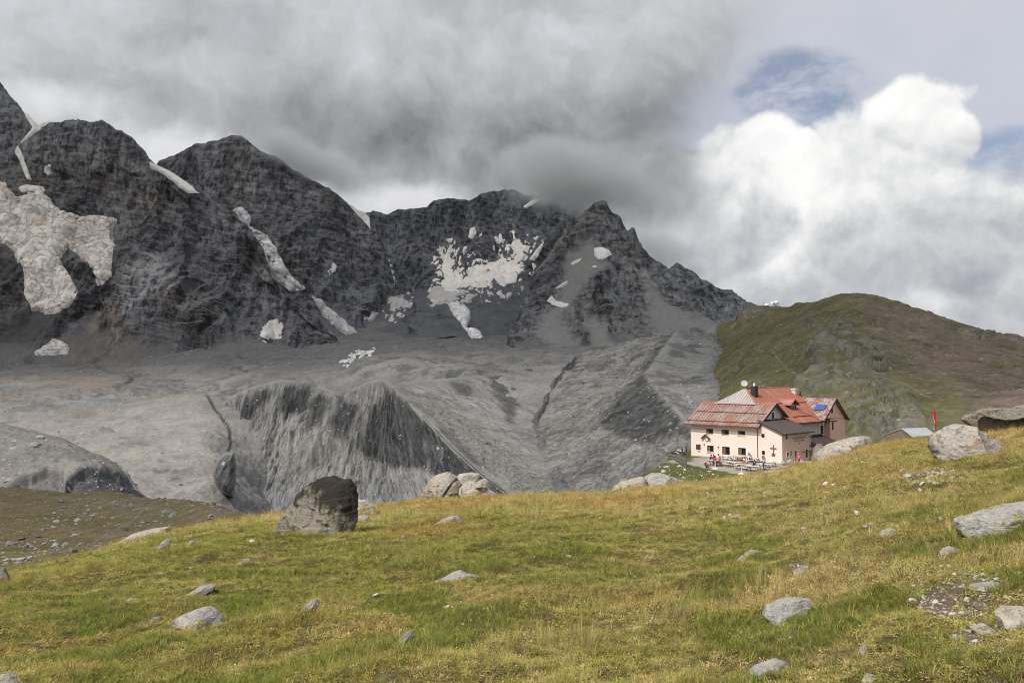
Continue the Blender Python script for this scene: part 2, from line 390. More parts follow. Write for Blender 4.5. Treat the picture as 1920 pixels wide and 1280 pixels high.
def mat_ice():
    m, g, b = new_mat('glacier ice')
    c = g.n('ShaderNodeVertexColor', layer_name='col').outputs[0]
    p = g.n('ShaderNodeNewGeometry').outputs['Position']
    w = g.v('ADD', p, g.v('SCALE', g.v('SUBTRACT', g.noise(p, 1/40.0, 4, 0.6, col=True), (0.5, 0.5, 0.5)), 26.0))
    r1_ = g.m('ABSOLUTE', g.m('SUBTRACT', g.noise(g.v('MULTIPLY', w, (1.0, 1.0, 0.5)), 1/34.0, 3, 0.5), 0.5))
    r2_ = g.m('ABSOLUTE', g.m('SUBTRACT', g.noise(g.v('MULTIPLY', w, (0.5, 0.5, 1.6)), 1/16.0, 3, 0.5), 0.5))
    k = g.m('MULTIPLY', g.ss(r1_, 0.0, 0.040), g.ss(r2_, 0.0, 0.025))
    n = g.noise(g.v('MULTIPLY', p, (1.0, 0.5, 0.4)), 1/12.0, 5, 0.62)
    c2 = g.mix(k, g.v('MULTIPLY', c, (0.70, 0.71, 0.73)), g.v('SCALE', c, g.m('MULTIPLY_ADD', n, 0.24, 0.88)))
    g.put(b.inputs['Base Color'], c2); b.inputs['Roughness'].default_value = 0.7; b.inputs['Specular IOR Level'].default_value = 0.1
    bump(g, b, g.m('ADD', n, g.m('MULTIPLY', k, 0.9)), 0.7, 6.0); return m
M_ICE = mat_ice()
M_SNOW = mat_terrain('old snow', 60.0, 12.0, 0.12, 2.0, rough=0.6)
#@@TERRAIN
# ------------------------------------------------------------------ far terrain
def sheet(curves, ncol, rows, mode='px', x0=None, x1=None, smooth=0):
    """grid of world points through key curves of (px, py, D); first curve is the farthest"""
    pts = []
    for c in curves:
        c = np.asarray(c, float)
        if mode == 'px':
            lo = x0 if x0 is not None else max(q[0][0] for q in curves); hi = x1 if x1 is not None else min(q[-1][0] for q in curves)
            px = np.linspace(lo, hi, ncol)
            yy, DD = np.interp(px, c[:, 0], c[:, 1]), np.interp(px, c[:, 0], c[:, 2])
            if smooth:
                k = np.hanning(2*smooth+3)[1:-1]; k /= k.sum()
                yy, DD = [np.convolve(np.pad(q, smooth, mode='edge'), k, 'valid') for q in (yy, DD)]
            pts.append(at(px, yy, DD))
        else:
            u = np.linspace(0, len(c)-1, ncol); k = np.arange(len(c))
            W = at(c[:, 0], c[:, 1], c[:, 2]); q = np.stack([np.interp(u, k, W[:, j]) for j in range(3)], -1)
            if smooth:
                kk = np.hanning(2*smooth+3)[1:-1]; kk /= kk.sum(); q = np.stack([np.convolve(np.pad(q[:, j], smooth, mode='reflect', reflect_type='odd'), kk, 'valid') for j in range(3)], -1)
            pts.append(q)
    K = len(pts); T = []
    for i in range(K):                                     # limited tangents between the curves
        a = pts[max(i-1, 0)]; b = pts[min(i+1, K-1)]
        T.append((b-a)/(2 if 0 < i < K-1 else 1))
    out = []
    for i in range(K-1):
        n = rows[i]; seg = np.linalg.norm(pts[i+1]-pts[i], axis=-1, keepdims=True)+1e-6
        def lim(t): L = np.linalg.norm(t, axis=-1, keepdims=True)+1e-6; return t*np.minimum(1.0, seg/L)
        t0, t1 = lim(T[i]), lim(T[i+1])
        for j in range(n+(1 if i == K-2 else 0)):
            t = j/n; h = t*t*(3-2*t)
            out.append((2*t**3-3*t*t+1)*pts[i]+(t**3-2*t*t+t)*t0+(-2*t**3+3*t*t)*pts[i+1]+(t**3-t*t)*t1)
    return np.stack(out)                                   # rows x cols x 3
def flat(G): return G.reshape(-1, 3)
def displace(G, d):
    n = grid_normals(G); n = np.where(n[..., 2:3] < -0.2, -n, n)
    return G+n*d.reshape(G.shape[:2])[..., None], n
def up_normals(G):
    n = grid_normals(G); s = np.sign(np.median(n[..., 2])) or 1
    return (n*s).reshape(-1, 3)
SHEETS = {}
def finish(name, G, mat, col, kind='structure', label=None, key=None, gul=None, extra=None):
    nr, nc = G.shape[:2]
    o = mesh_np(name, flat(G), grid_quads(nr, nc)[:, ::-1], mat, col, extra=extra); o['kind'] = kind
    if label: o['label'] = label
    if key: SHEETS[key] = G; DN[key] = gul
    return o
DN = {}
def rock_relief(G, big, gul, crest_keep=14, strata=4.0, tilt=(0.10, 0.05), gtop=1.0):
    p = flat(G); nr, nc = G.shape[:2]
    w = np.stack([fbm(p, 260, 3, off=3.1), fbm(p, 260, 3, off=9.7), fbm(p, 260, 3, off=5.5)], -1)*70
    q = p+w*0.7; q2 = q*np.array([1.0, 0.33, 0.30])             # stretched down the fall line: ribs and gullies
    a = ridged(q2, 560, 2, 0.40, off=1.3); b = ridged(q2, 200, 4, 0.46, off=7.7); c = ridged(q*np.array([1, 0.35, 0.35]), 46, 3, 0.5, off=2.2)
    a, b, c = a-a.mean(), b-b.mean(), c-c.mean()
    d = big*2.1*a+gul*2.4*b+gul*0.32*c
    s = (p[:, 2]+tilt[0]*p[:, 0]+tilt[1]*p[:, 1]+30*fbm(p, 320, 4, off=4.0))/31.0
    def ledge(v): f = v-np.floor(v); return np.where(f < 0.78, f/0.78, (1-f)/0.22)-0.5
    lm = sstep(fbm(p, 150, 3, off=14.0), -0.40, 0.25)
    d += strata*lm*(1.0*ledge(s)+0.38*ledge(s*2.9+0.6*fbm(p, 60, 2)))
    DN['last'] = -(1.2*b+0.6*a)                # positive in gullies
    row = np.repeat(np.arange(nr), nc)
    keep = np.clip(row/(crest_keep*2.4), 0, 1)
    amp = 0.15+0.85*keep*gtop
    return d*amp, s
def jag(G, r0, amp, scale=38.0, reach=16, seed=0.0):
    """breaks a smooth crest line into teeth and notches"""
    nr, nc = G.shape[:2]; c = G[r0]
    q = np.stack([np.cumsum(np.r_[0, np.linalg.norm(np.diff(c, axis=0), axis=1)]), np.zeros(nc)+seed*3.1, np.zeros(nc)], -1)
    h = amp*(ridged(q, scale*2.2, 3, 0.6, off=seed)-0.25)+amp*0.6*fbm(q, scale*0.45, 3, 0.65, off=seed+4)
    for r in range(max(0, r0-8), min(nr, r0+reach)):
        k = max(0.0, 1-abs(r-r0)/(reach if r > r0 else 8)); G[r, :, 2] += h*k*k
    return G
def rock_colour(G, s, tone=(0.115, 0.112, 0.112), warm=(0.15, 0.128, 0.105), scree=(0.185, 0.185, 0.185), scree_lo=0.66, scree_hi=0.84, seed=0.0, gul=None, low=(0.30, 0.85), fan=0.9):
    p = flat(G); n = up_normals(G)
    c = mixc(np.tile(tone, (len(p), 1)), np.tile(warm, (len(p), 1)), sstep(fbm(p, 240, 4, off=20+seed), 0.0, 0.55))
    band = fbm(np.stack([s*0.9, s*0+seed, s*0+1.7], -1), 1.0, 3)
    c = c*(1+0.50*band+0.65*fbm(p*np.array([1, 1, 0.5]), 70, 5, 0.62, off=31+seed)+0.30*fbm(p*np.array([1, 1, 2.4]), 22, 4, 0.65, off=2+seed))[:, None]
    k = sstep(n[:, 2]+0.16*fbm(p, 90, 4, off=8+seed), scree_lo, scree_hi)
    if gul is not None:
        c = c*(1-0.42*sstep(-gul, 0.0, 0.45)+0.30*sstep(gul, 0.0, 0.5))[:, None]   # clean dark ribs, dusty gullies
    if gul is not None:                                    # rubble fans filling the gullies low on the wall
        t = np.repeat(np.linspace(0, 1, G.shape[0]), G.shape[1])
        ap = sstep(t+0.30*gul+0.10*fbm(p, 90, 4, off=19+seed), 0.76, 0.93)               # debris apron at the foot, climbing the gullies
        k = np.maximum(k, ap)
        k = np.maximum(k, fan*sstep(gul+0.30*fbm(p, 50, 4, off=15+seed), 0.16, 0.52)*sstep(t+0.25*fbm(p, 200, 3, off=5+seed), *low))
    c = mixc(c, np.tile(scree, (len(p), 1))*(1+0.22*fbm(p, 60, 4, off=12)+0.12*fbm(p*np.array([1, 1, .25]), 12, 3))[:, None], k)
    DN['scr'] = k
    return np.clip(c*np.array([1.10, 1.14, 1.22]), 0.02, 0.8)  # bluish lift puts the distance haze into the rock colour

# base ground far below everything, out to the horizon
gm = MB(); NB = 64
gm.add([(0, 0, -330)]+[(30000*math.cos(2*math.pi*i/NB), 30000*math.sin(2*math.pi*i/NB), -330) for i in range(NB)], [(0, 1+i, 1+(i+1) % NB) for i in range(NB)])
o = gm.build('ground', mat_plain('far ground', (0.13, 0.14, 0.10), 0.95, 0.3, 0.002)); o['kind'] = 'structure'

def mountain_left():
    crest = [(-260,-30,3000),(-120,60,3000),(-50,112,2980),(0,155,2960),(22,182,2950),(48,214,2940),(72,238,2930),(92,228,2880),(112,226,2860),(145,222,2850),(168,227,2845),(190,227,2840),(215,246,2830),(228,248,2825),(250,266,2800),(285,302,2760),(320,328,2700),(375,362,2640),(412,384,2600),(440,394,2570),(465,425,2530),(490,470,2490),(515,520,2460),(545,558,2430),(575,580,2400),(600,602,2380),(630,634,2360),(665,668,2340)]
    back = [(p, y+150, D+420) for p, y, D in crest]
    up = [(-260,180,2780),(0,290,2790),(80,330,2790),(150,345,2760),(220,340,2730),(300,390,2650),(380,430,2560),(440,460,2500),(500,540,2440),(560,590,2400),(665,672,2330)]
    mid = [(-260,340,2560),(0,400,2680),(110,420,2690),(200,425,2660),(235,430,2580),(300,470,2520),(380,510,2470),(440,540,2430),(520,590,2390),(600,625,2350),(665,676,2320)]
    low = [(-260,520,2360),(0,520,2440),(120,530,2440),(200,545,2420),(260,540,2330),(320,560,2300),(400,590,2320),(480,610,2330),(560,630,2330),(665,680,2310)]
    foot = [(-260,690,2120),(0,655,2180),(60,662,2170),(140,640,2200),(200,630,2260),(260,666,2180),(330,668,2190),(400,655,2220),(440,640,2240),(500,640,2270),(560,650,2280),(620,655,2290),(665,684,2300)]
    toe = [(p, y+110, D-190) for p, y, D in foot]
    G = sheet([back, crest, up, mid, low, foot, toe], 480, [14, 55, 60, 70, 75, 22], x0=-260, x1=665)
    d, s = rock_relief(G[14:], 40, 34, crest_keep=26, strata=7.0, tilt=(0.16, 0.10))
    fade = 1-sstep(np.arange(G.shape[0]-14), 235, 268)*0.96
    d = d*np.repeat(fade, G.shape[1])
    G[14:], _ = displace(G[14:], d); jag(G, 14, 9.0, 34, seed=1.0)
    gl = np.concatenate([np.zeros(14*G.shape[1]), DN['last']])
    col = rock_colour(G, gul=gl, s= np.concatenate([np.zeros(14*G.shape[1]), s]), tone=(0.112, 0.110, 0.112), warm=(0.158, 0.136, 0.116), seed=0.0, scree=(0.155, 0.150, 0.145))
    px, py = to_px(flat(G))
    pale = sstep(poly_sd(px, py, [(215,500),(250,470),(290,462),(325,490),(350,540),(300,560),(250,590),(215,640),(200,600)])+18*fbm(flat(G), 60, 3), -8, 22)
    col = mixc(col, np.clip(col*2.0+0.02, 0, 0.36), pale*0.9)
    fan_ = sstep(poly_sd(px, py, [(198,560),(222,555),(232,600),(262,660),(300,720),(60,720),(130,650),(175,600)])+9*fbm(flat(G), 50, 4), -8, 10)
    col = mixc(col, np.array([0.185, 0.172, 0.160])*(1+0.2*fbm(flat(G), 40, 4))[:, None], fan_*0.95)
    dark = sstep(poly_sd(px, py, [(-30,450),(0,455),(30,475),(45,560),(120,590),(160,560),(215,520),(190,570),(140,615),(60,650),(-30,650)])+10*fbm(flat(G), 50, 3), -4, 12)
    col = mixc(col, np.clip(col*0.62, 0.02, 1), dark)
    o = finish('mountain', G, M_ROCK, col, label='dark layered rock massif with hanging glacier at left edge', extra={'scr': DN['scr']}, gul=gl, key='M1'); return o
mountain_left()

def mountain_second():
    crest = [(230,420,3350),(300,304,3350),(330,290,3350),(365,276,3350),(400,266,3350),(430,258,3350),(452,257,3350),(476,274,3340),(505,292,3330),(560,325,3330),(600,346,3330),(640,374,3340),(680,402,3350),(705,425,3330),(722,470,3250),(742,560,3100),(760,640,3000),(780,720,3000)]
    back = [(p, y+140, D+400) for p, y, D in crest]
    up = [(230,480,3150),(300,380,3150),(380,350,3140),(452,345,3130),(520,380,3120),(600,430,3110),(680,480,3110),(722,540,3050),(745,620,2950),(780,740,2950)]
    mid = [(230,560,2950),(380,440,2930),(452,450,2900),(520,480,2880),(600,510,2870),(680,540,2870),(722,585,2850),(745,640,2820),(780,760,2820)]
    low = [(230,600,2750),(452,560,2700),(540,570,2680),(600,575,2690),(660,585,2700),(722,620,2700),(745,650,2690),(780,780,2680)]
    foot = [(230,680,2500),(452,640,2480),(540,640,2480),(620,650,2480),(680,655,2470),(722,665,2480),(780,800,2520)]
    G = sheet([back, crest, up, mid, low, foot], 285, [10, 45, 45, 45, 40], x0=230, x1=780)
    d, s = rock_relief(G[10:], 34, 30, crest_keep=22, strata=7.0, tilt=(-0.05, 0.05))
    G[10:], _ = displace(G[10:], d); jag(G, 10, 9.0, 34, seed=2.0)
    gl = np.concatenate([np.zeros(10*G.shape[1]), DN['last']])
    col = rock_colour(G, gul=gl, s= np.concatenate([np.zeros(10*G.shape[1]), s]), tone=(0.098, 0.096, 0.098), warm=(0.122, 0.110, 0.100), seed=3.0, scree=(0.16, 0.16, 0.163), scree_lo=0.74, scree_hi=0.92)
    finish('mountain', G, M_ROCK, col, label='dark pointed rock peak whose right ridge runs into the cloud', extra={'scr': DN['scr']}, gul=gl, key='M2')
mountain_second()

def mountain_cirque():
    crest = [(620,440,4000),(670,410,4000),(690,402,4000),(700,397,3980),(712,402,3980),(726,407,3980),(745,396,3980),(770,394,3980),(800,391,3980),(813,378,3980),(830,374,3980),(852,376,3980),(880,381,3980),(905,371,3980),(918,364,3960),(945,358,3950),(965,360,3950),(985,367,3940),(1005,364,3940),(1030,352,3930),(1050,350,3920),(1075,362,3900),(1095,385,3890),(1120,430,3880),(1180,540,3860)]
    back = [(p, y+120, D+420) for p, y, D in crest]
    up = [(620,490,3750),(700,445,3740),(800,440,3730),(900,425,3720),(1000,430,3700),(1075,432,3680),(1120,480,3660),(1180,570,3650)]
    mid = [(620,540,3500),(700,500,3480),(780,490,3480),(850,470,3500),(920,478,3480),(1000,480,3450),(1090,480,3430),(1180,500,3400)]
    sn = [(620,590,3200),(700,550,3170),(780,545,3150),(850,520,3200),(920,515,3230),(1000,520,3200),(1090,540,3180),(1180,560,3150)]
    fl = [(620,640,2900),(700,590,2850),(780,572,2850),(850,565,2900),(920,555,2950),(1000,570,2900),(1090,600,2850),(1180,620,2800)]
    foot = [(620,690,2450),(700,650,2480),(780,640,2480),(850,632,2500),(920,640,2480),(1000,650,2450),(1090,670,2400),(1180,690,2350)]
    G = sheet([back, crest, up, mid, sn, fl, foot], 290, [10, 42, 34, 30, 36, 46], x0=620, x1=1180)
    d, s = rock_relief(G[10:], 34, 32, crest_keep=18, strata=6.0, tilt=(0.05, 0.05))
    row = np.arange(G.shape[0]-10); d = d*np.repeat(1-0.86*sstep(row, 92, 125), G.shape[1])
    G[10:], _ = displace(G[10:], d); jag(G, 10, 11.0, 40, seed=3.0)
    gl = np.concatenate([np.zeros(10*G.shape[1]), DN['last']])
    col = rock_colour(G, gul=gl, s= np.concatenate([np.zeros(10*G.shape[1]), s]), tone=(0.078, 0.080, 0.085), warm=(0.092, 0.088, 0.086), seed=6.0, scree=(0.125, 0.126, 0.13), scree_lo=0.80, scree_hi=0.95)
    finish('mountain', G, M_ROCK, col, label='dark headwall of the central cirque above the small glacier', extra={'scr': DN['scr']}, gul=gl, key='M3')
mountain_cirque()

def mountain_right():
    crest = [(945,640,2480),(965,606,2500),(975,590,2520),(985,556,2560),(998,520,2620),(1015,496,2680),(1040,462,2760),(1065,438,2820),(1090,408,2880),(1112,392,2900),(1132,381,2900),(1140,398,2880),(1150,408,2860),(1160,411,2850),(1168,430,2830),(1176,440,2810),(1183,431,2800),(1189,429,2800),(1196,447,2780),(1206,466,2760),(1226,488,2740),(1255,503,2720),(1272,493,2720),(1290,505,2710),(1312,522,2700),(1342,541,2680),(1352,545,2680),(1372,546,2670),(1390,560,2660),(1410,572,2640),(1450,588,2600),(1520,600,2500)]
    back = [(p, y+120, D+350) for p, y, D in crest]
    up = [(945,642,2440),(985,575,2500),(1020,530,2560),(1065,490,2640),(1132,450,2700),(1190,485,2640),(1260,535,2560),(1340,570,2520),(1450,600,2480),(1520,610,2400)]
    mid = [(945,644,2400),(985,595,2440),(1030,565,2470),(1080,545,2510),(1132,530,2540),(1200,550,2480),(1270,580,2420),(1350,600,2380),(1450,615,2350),(1520,620,2300)]
    low = [(945,648,2350),(990,615,2350),(1040,600,2370),(1110,600,2380),(1180,605,2330),(1260,615,2280),(1350,622,2230),(1520,640,2150)]
    foot = [(945,660,2250),(1000,645,2200),(1100,648,2180),(1180,642,2150),(1260,645,2100),(1350,650,2050),(1520,660,1950)]
    toe = [(p, y+40, D-150) for p, y, D in foot]
    G = sheet([back, crest, up, mid, low, foot, toe], 320, [10, 40, 42, 42, 36, 14], x0=945, x1=1520)
    d, s = rock_relief(G[10:], 26, 28, crest_keep=12, strata=6.0, tilt=(-0.35, 0.1))
    p = flat(G[10:]); px, py = to_px(p)
    scr = np.maximum(sstep(poly_sd(px, py, [(1215,520),(1300,590),(1420,600),(1420,700),(1180,700),(1230,640),(1210,590)])+16*fbm(p, 70, 4), -15, 14),
                     sstep(poly_sd(px, py, [(1060,490),(1110,450),(1140,500),(1100,540),(1050,600),(1100,660),(1040,650),(1000,620),(1050,560)])+12*fbm(p, 60, 4), -12, 10))
    scr = np.maximum(scr, sstep(poly_sd(px, py, [(1095,590),(1125,600),(1175,700),(1110,700)])+8*fbm(p, 40, 3), -8, 8))
    row = np.arange(G.shape[0]-10); d = d*(1-0.9*scr)*np.repeat(1-0.9*sstep(row, 155, 172), G.shape[1])
    G[10:], _ = displace(G[10:], d); jag(G, 10, 13.0, 30, seed=4.0)
    gl = np.concatenate([np.zeros(10*G.shape[1]), DN['last']])
    col = rock_colour(G, gul=gl, s= np.concatenate([np.zeros(10*G.shape[1]), s]), tone=(0.115, 0.113, 0.112), warm=(0.15, 0.132, 0.115), seed=9.0, scree=(0.165, 0.163, 0.158), scree_lo=0.72, scree_hi=0.90)
    pale = np.concatenate([np.zeros(10*G.shape[1]), scr]); DN['scr'] = np.maximum(DN['scr'], pale)
    p = flat(G)
    col = mixc(col, np.array([0.27, 0.27, 0.268])*(1+0.10*fbm(p, 60, 4)+0.07*fbm(p*np.array([1, 1, .2]), 9, 3))[:, None], pale*0.95)
    finish('mountain', G, M_ROCK, col, label='jagged grey rock peak with pale scree slopes below its right ridge', extra={'scr': DN['scr']}, gul=gl, key='M4')
mountain_right()

def mountain_far():
    crest = [(1395,590,6500),(1420,580,6500),(1432,572,6500),(1446,570,6500),(1455,566,6500),(1464,573,6500),(1478,577,6500),(1500,584,6500),(1540,600,6500)]
    foot = [(p, 640, 5600) for p, y, D in crest]
    G = sheet([[(p, y+60, D+500) for p, y, D in crest], crest, foot], 90, [4, 30], x0=1395, x1=1540)
    d, s = rock_relief(G, 40, 40, crest_keep=6, strata=8)
    G, _ = displace(G, d); p = flat(G)
    sn = sstep(fbm(p*np.array([1, 1, 2.0]), 120, 4)+0.002*(p[:, 2]-560), -0.05, 0.12)
    col = mixc(rock_colour(G, s, seed=12.0, tone=(0.14, 0.145, 0.155), warm=(0.15, 0.15, 0.155)), np.tile((0.62, 0.63, 0.65), (len(p), 1)), sn*0.8)
    finish('mountain', G, M_ROCK, col, label='small far peak dusted with snow left of the green hill')
mountain_far()

# ---- debris-covered glacier basin
GREY = np.array([0.258, 0.255, 0.248]); DARKG = np.array([0.070, 0.071, 0.075]); TAN = np.array([0.295, 0.258, 0.22]); BLUEG = np.array([0.235, 0.24, 0.25])
def debris_colour(G, extra_dark=None):
    p = flat(G); n = up_normals(G)
    c = np.tile(GREY, (len(p), 1))*(1+0.34*fbm(p, 320, 4, off=1.0)+0.30*fbm(p, 60, 5, 0.6, off=2.0)+0.22*fbm(p, 11, 4, 0.65, off=3.0))[:, None]
    c = mixc(c, np.array([0.12, 0.12, 0.123]), sstep(ridged(p, 48, 4, 0.6, off=6.0), 0.42, 0.66)*sstep(fbm(p, 150, 3, off=11.0), -0.15, 0.3)*0.75)
    return c, p, n
def basin():
    cs = [
        [(-320,560,3000),(0,560,3000),(400,560,3000),(700,575,3000),(900,585,3000),(1100,600,2900),(1480,600,2700)],
        [(-320,640,2400),(0,648,2380),(200,648,2380),(400,640,2400),(600,636,2500),(700,630,2550),(850,628,2600),(1000,632,2550),(1100,645,2350),(1250,645,2250),(1480,650,2100)],
        [(-320,690,2050),(0,690,2060),(200,690,2050),(400,668,2120),(600,660,2150),(700,655,2120),(800,650,2080),(900,655,2060),(1000,664,2030),(1100,664,2000),(1250,664,1950),(1480,680,1800)],
        [(-320,730,1720),(0,728,1720),(200,728,1720),(400,700,1830),(550,690,1880),(700,672,1900),(800,672,1860),(900,680,1800),(1000,690,1740),(1100,690,1720),(1250,690,1680),(1480,700,1500)],
        [(-320,790,1320),(0,788,1320),(200,785,1330),(380,758,1420),(412,752,1500),(450,735,1560),(550,718,1620),(700,706,1600),(800,706,1580),(900,712,1540),(1000,745,1420),(1100,745,1400),(1250,750,1350),(1480,770,1200)],
        [(-320,860,1000),(0,860,1010),(200,860,1010),(380,850,1040),(415,856,1050),(450,884,1060),(500,922,1080),(560,965,1120),(620,1000,1200),(700,990,1300),(800,990,1260),(900,1000,1150),(1000,1010,1080),(1100,1010,1060),(1480,1010,980)],
        [(-320,940,780),(0,940,780),(200,940,790),(380,945,800),(420,955,810),(480,1000,830),(560,1060,840),(640,1090,845),(800,1080,850),(1000,1080,840),(1100,1080,800),(1480,1080,760)],
        [(-320,1060,560),(0,1060,560),(400,1060,560),(450,1260,560),(800,1260,560),(1100,1260,560),(1480,1260,560)]]
    G = sheet(cs, 860, [14, 22, 26, 34, 44, 44, 26], x0=-320, x1=1480, smooth=22)
    p = flat(G)
    d = 24*fbm(p, 300, 4, 0.5)+9.0*ridged(p, 110, 4, 0.55)+2.6*fbm(p, 22, 3, 0.6)
    d -= 14*np.clip(ridged(p+30*np.stack([fbm(p, 90, 3), fbm(p, 90, 3, off=5), 0*p[:, 0]], -1), 330, 1)-0.86, 0, 1)*6
    dist = p[:, 1]; d = d*sstep(dist, 500, 900)
    G, _ = displace(G, d)
    c, p, n = debris_colour(G); px, py = to_px(p)
    # rusty staining on the left, blue-grey wet silt low in the middle, dark fresh rubble under the walls
    rust = sstep(poly_sd(px, py, [(-200,660),(200,690),(310,760),(280,860),(420,930),(520,975),(300,970),(150,880),(60,820),(-200,800)])+40*fbm(p, 150, 4), -30, 40)
    c = mixc(c, TAN*(1+0.25*fbm(p, 70, 4))[:, None], rust*sstep(fbm(p, 170, 3, off=7), -0.25, 0.35)*0.9)
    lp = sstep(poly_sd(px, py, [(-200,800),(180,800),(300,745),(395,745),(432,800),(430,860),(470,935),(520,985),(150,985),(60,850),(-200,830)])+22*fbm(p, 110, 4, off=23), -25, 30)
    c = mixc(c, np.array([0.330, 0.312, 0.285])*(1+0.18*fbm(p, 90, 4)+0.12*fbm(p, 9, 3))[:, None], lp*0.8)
    silt = sstep(poly_sd(px, py, [(430,920),(520,890),(700,900),(1200,900),(1200,1060),(430,1060)])+20*fbm(p, 80, 3), -20, 25)
    c = mixc(c, BLUEG*(1+0.2*fbm(p, 30, 4))[:, None], silt*0.7)
    dk = sstep(poly_sd(px, py, [(460,650),(600,628),(700,650),(660,690),(560,700),(420,690),(300,672),(150,700),(-100,720),(-100,640),(300,640)])+26*fbm(p, 120, 4), -22, 22)
    dk = np.maximum(dk, sstep(poly_sd(px, py, [(720,610),(840,590),(1010,590),(1000,640),(860,648),(740,640)])+16*fbm(p, 90, 4), -18, 16))
    c = mixc(c, np.array([0.135, 0.136, 0.140])*(1+0.3*fbm(p, 50, 4))[:, None], dk*0.85)
    up_ = sstep(np.interp(px, [-300,100,250,400,600,800,1000,1250], [690,690,690,684,682,664,668,655])-py+24*fbm(p, 130, 4, off=17), -18, 26)
    c = mixc(c, np.array([0.140, 0.139, 0.140])*(1+0.3*fbm(p, 40, 4)+0.25*fbm(p, 12, 3))[:, None], up_*0.9)
    crk = sstep(4.0-np.abs(px-np.interp(py, [735,760,800,830,850,880], [386,398,428,432,428,430])-3*fbm(p, 30, 3))+2*fbm(p, 12, 3), 0, 2.5)*sstep(py, 735, 745)*sstep(880-py, 0, 8)
    c = mixc(c, np.array([0.045, 0.045, 0.048]), crk*0.95)
    k = np.clip(ridged(p, 70, 4, 0.6, off=3.0)-0.60, 0, 1)*2.2*sstep(fbm(p, 180, 3, off=9), -0.1, 0.3)
    c = mixc(c, DARKG, np.clip(k, 0, 0.8))
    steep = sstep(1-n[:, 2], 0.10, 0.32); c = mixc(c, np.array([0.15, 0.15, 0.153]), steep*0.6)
    # meltwater channel down the middle
    ch = [(1078,668),(1050,700),(1015,765),(1000,805),(1035,850),(1055,890),(1060,935)]
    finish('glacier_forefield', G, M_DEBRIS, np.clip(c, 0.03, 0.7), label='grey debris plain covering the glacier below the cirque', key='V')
basin()

def gully_face(name, crest, foot, ncol, nrow, amp, lab, mids=None, period=1.0, dark=0.75, seed=0.0, darkpoly=None, key=None, back=None, tone=GREY):
    cs = ([back] if back else [])+[crest]
    cs += mids if mids else [[((a[0]+b[0])/2, (a[1]+b[1])/2+4, (a[2]+b[2])/2) for a, b in zip(crest, foot)]]
    cs += [foot]
    rows = ([10] if back else [])+[nrow//(len(cs)-1-(1 if back else 0))]*(len(cs)-1-(1 if back else 0))
    G = sheet(cs, ncol, rows, mode='knot', smooth=9)
    nr = G.shape[0]; u = np.tile(np.linspace(0, 1, ncol), nr); t = np.repeat(np.linspace(0, 1, nr), ncol)
    p0 = flat(G); L = np.linalg.norm(np.diff(G[nr//2], axis=0), axis=-1).sum()/period
    uw = u*L+14*fbm(p0, 160, 3, off=seed)*sstep(t, 0.0, 0.5)                  # metres along the crest, slightly meandering
    q = np.stack([uw, t*170+seed*9+0.25*uw, np.zeros_like(u)+seed], -1)
    gl = 0.55*np.abs(fbm(q*np.array([1, .35, 1]), 34, 2))+0.45*np.abs(fbm(q*np.array([1, .6, 1]), 13, 3))+0.12*np.abs(fbm(q*np.array([1, .5, 1]), 6, 2))
    prof = sstep(t, 0.01, 0.16)*(1-0.55*sstep(t, 0.55, 1.0))
    d = amp*(gl-0.28)*2.4*prof+amp*0.25*fbm(p0, 30, 4)*prof+amp*0.5*fbm(p0, 140, 3, off=seed)*sstep(t, 0.05, 0.3)
    G, _ = displace(G, d)
    p = flat(G); px, py = to_px(p); c, p, n = debris_colour(G)
    c = c*np.asarray(tone)/GREY
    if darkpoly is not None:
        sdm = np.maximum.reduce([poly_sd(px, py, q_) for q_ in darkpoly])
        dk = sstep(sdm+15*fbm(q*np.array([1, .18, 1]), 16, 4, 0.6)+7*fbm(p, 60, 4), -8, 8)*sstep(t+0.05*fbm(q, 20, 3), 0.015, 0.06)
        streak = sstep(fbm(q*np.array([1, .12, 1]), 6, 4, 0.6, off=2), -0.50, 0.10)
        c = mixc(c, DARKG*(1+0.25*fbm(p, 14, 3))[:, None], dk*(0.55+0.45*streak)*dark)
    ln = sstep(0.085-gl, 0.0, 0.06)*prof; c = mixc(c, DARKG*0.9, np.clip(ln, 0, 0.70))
    GX['gu'] = u*L; GX['gt'] = t
    return G, c, p, px, py, u, t
GX = {}
# left moraine block with its gullied front
crestL = [(400,770,1380),(440,738,1420),(480,722,1440),(530,711,1440),(575,716,1430),(640,737,1390),(690,716,1390),(716,709,1380),(738,722,1350),(790,778,1210),(850,842,1070),(905,892,970),(960,932,890),(1010,962,830)]
footL = [(385,960,1010),(398,985,990),(415,990,985),(440,990,985),(478,990,985),(548,990,980),(615,990,975),(672,990,970),(738,990,960),(800,990,940),(856,990,910),(915,985,880),(970,985,850),(1020,985,815)]
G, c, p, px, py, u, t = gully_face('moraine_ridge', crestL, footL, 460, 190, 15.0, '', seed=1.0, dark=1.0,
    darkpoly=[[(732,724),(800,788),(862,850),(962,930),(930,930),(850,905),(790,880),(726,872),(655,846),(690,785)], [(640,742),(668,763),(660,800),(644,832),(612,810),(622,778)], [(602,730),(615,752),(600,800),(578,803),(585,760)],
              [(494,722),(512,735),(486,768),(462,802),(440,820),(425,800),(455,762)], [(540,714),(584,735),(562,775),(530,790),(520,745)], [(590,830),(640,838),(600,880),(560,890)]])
px_, py_ = px, py
lt = sstep(poly_sd(px, py, [(540,840),(600,790),(660,830),(700,870),(640,900),(560,900)])+20*fbm(p, 50, 3), -15, 20)
c = mixc(c, np.array([0.30, 0.29, 0.27]), lt*0.5)
sil = sstep(py, 880, 935)*sstep(px, 420, 480); c = mixc(c, BLUEG*1.05*(1+0.2*fbm(p, 30, 4))[:, None], sil*0.75)
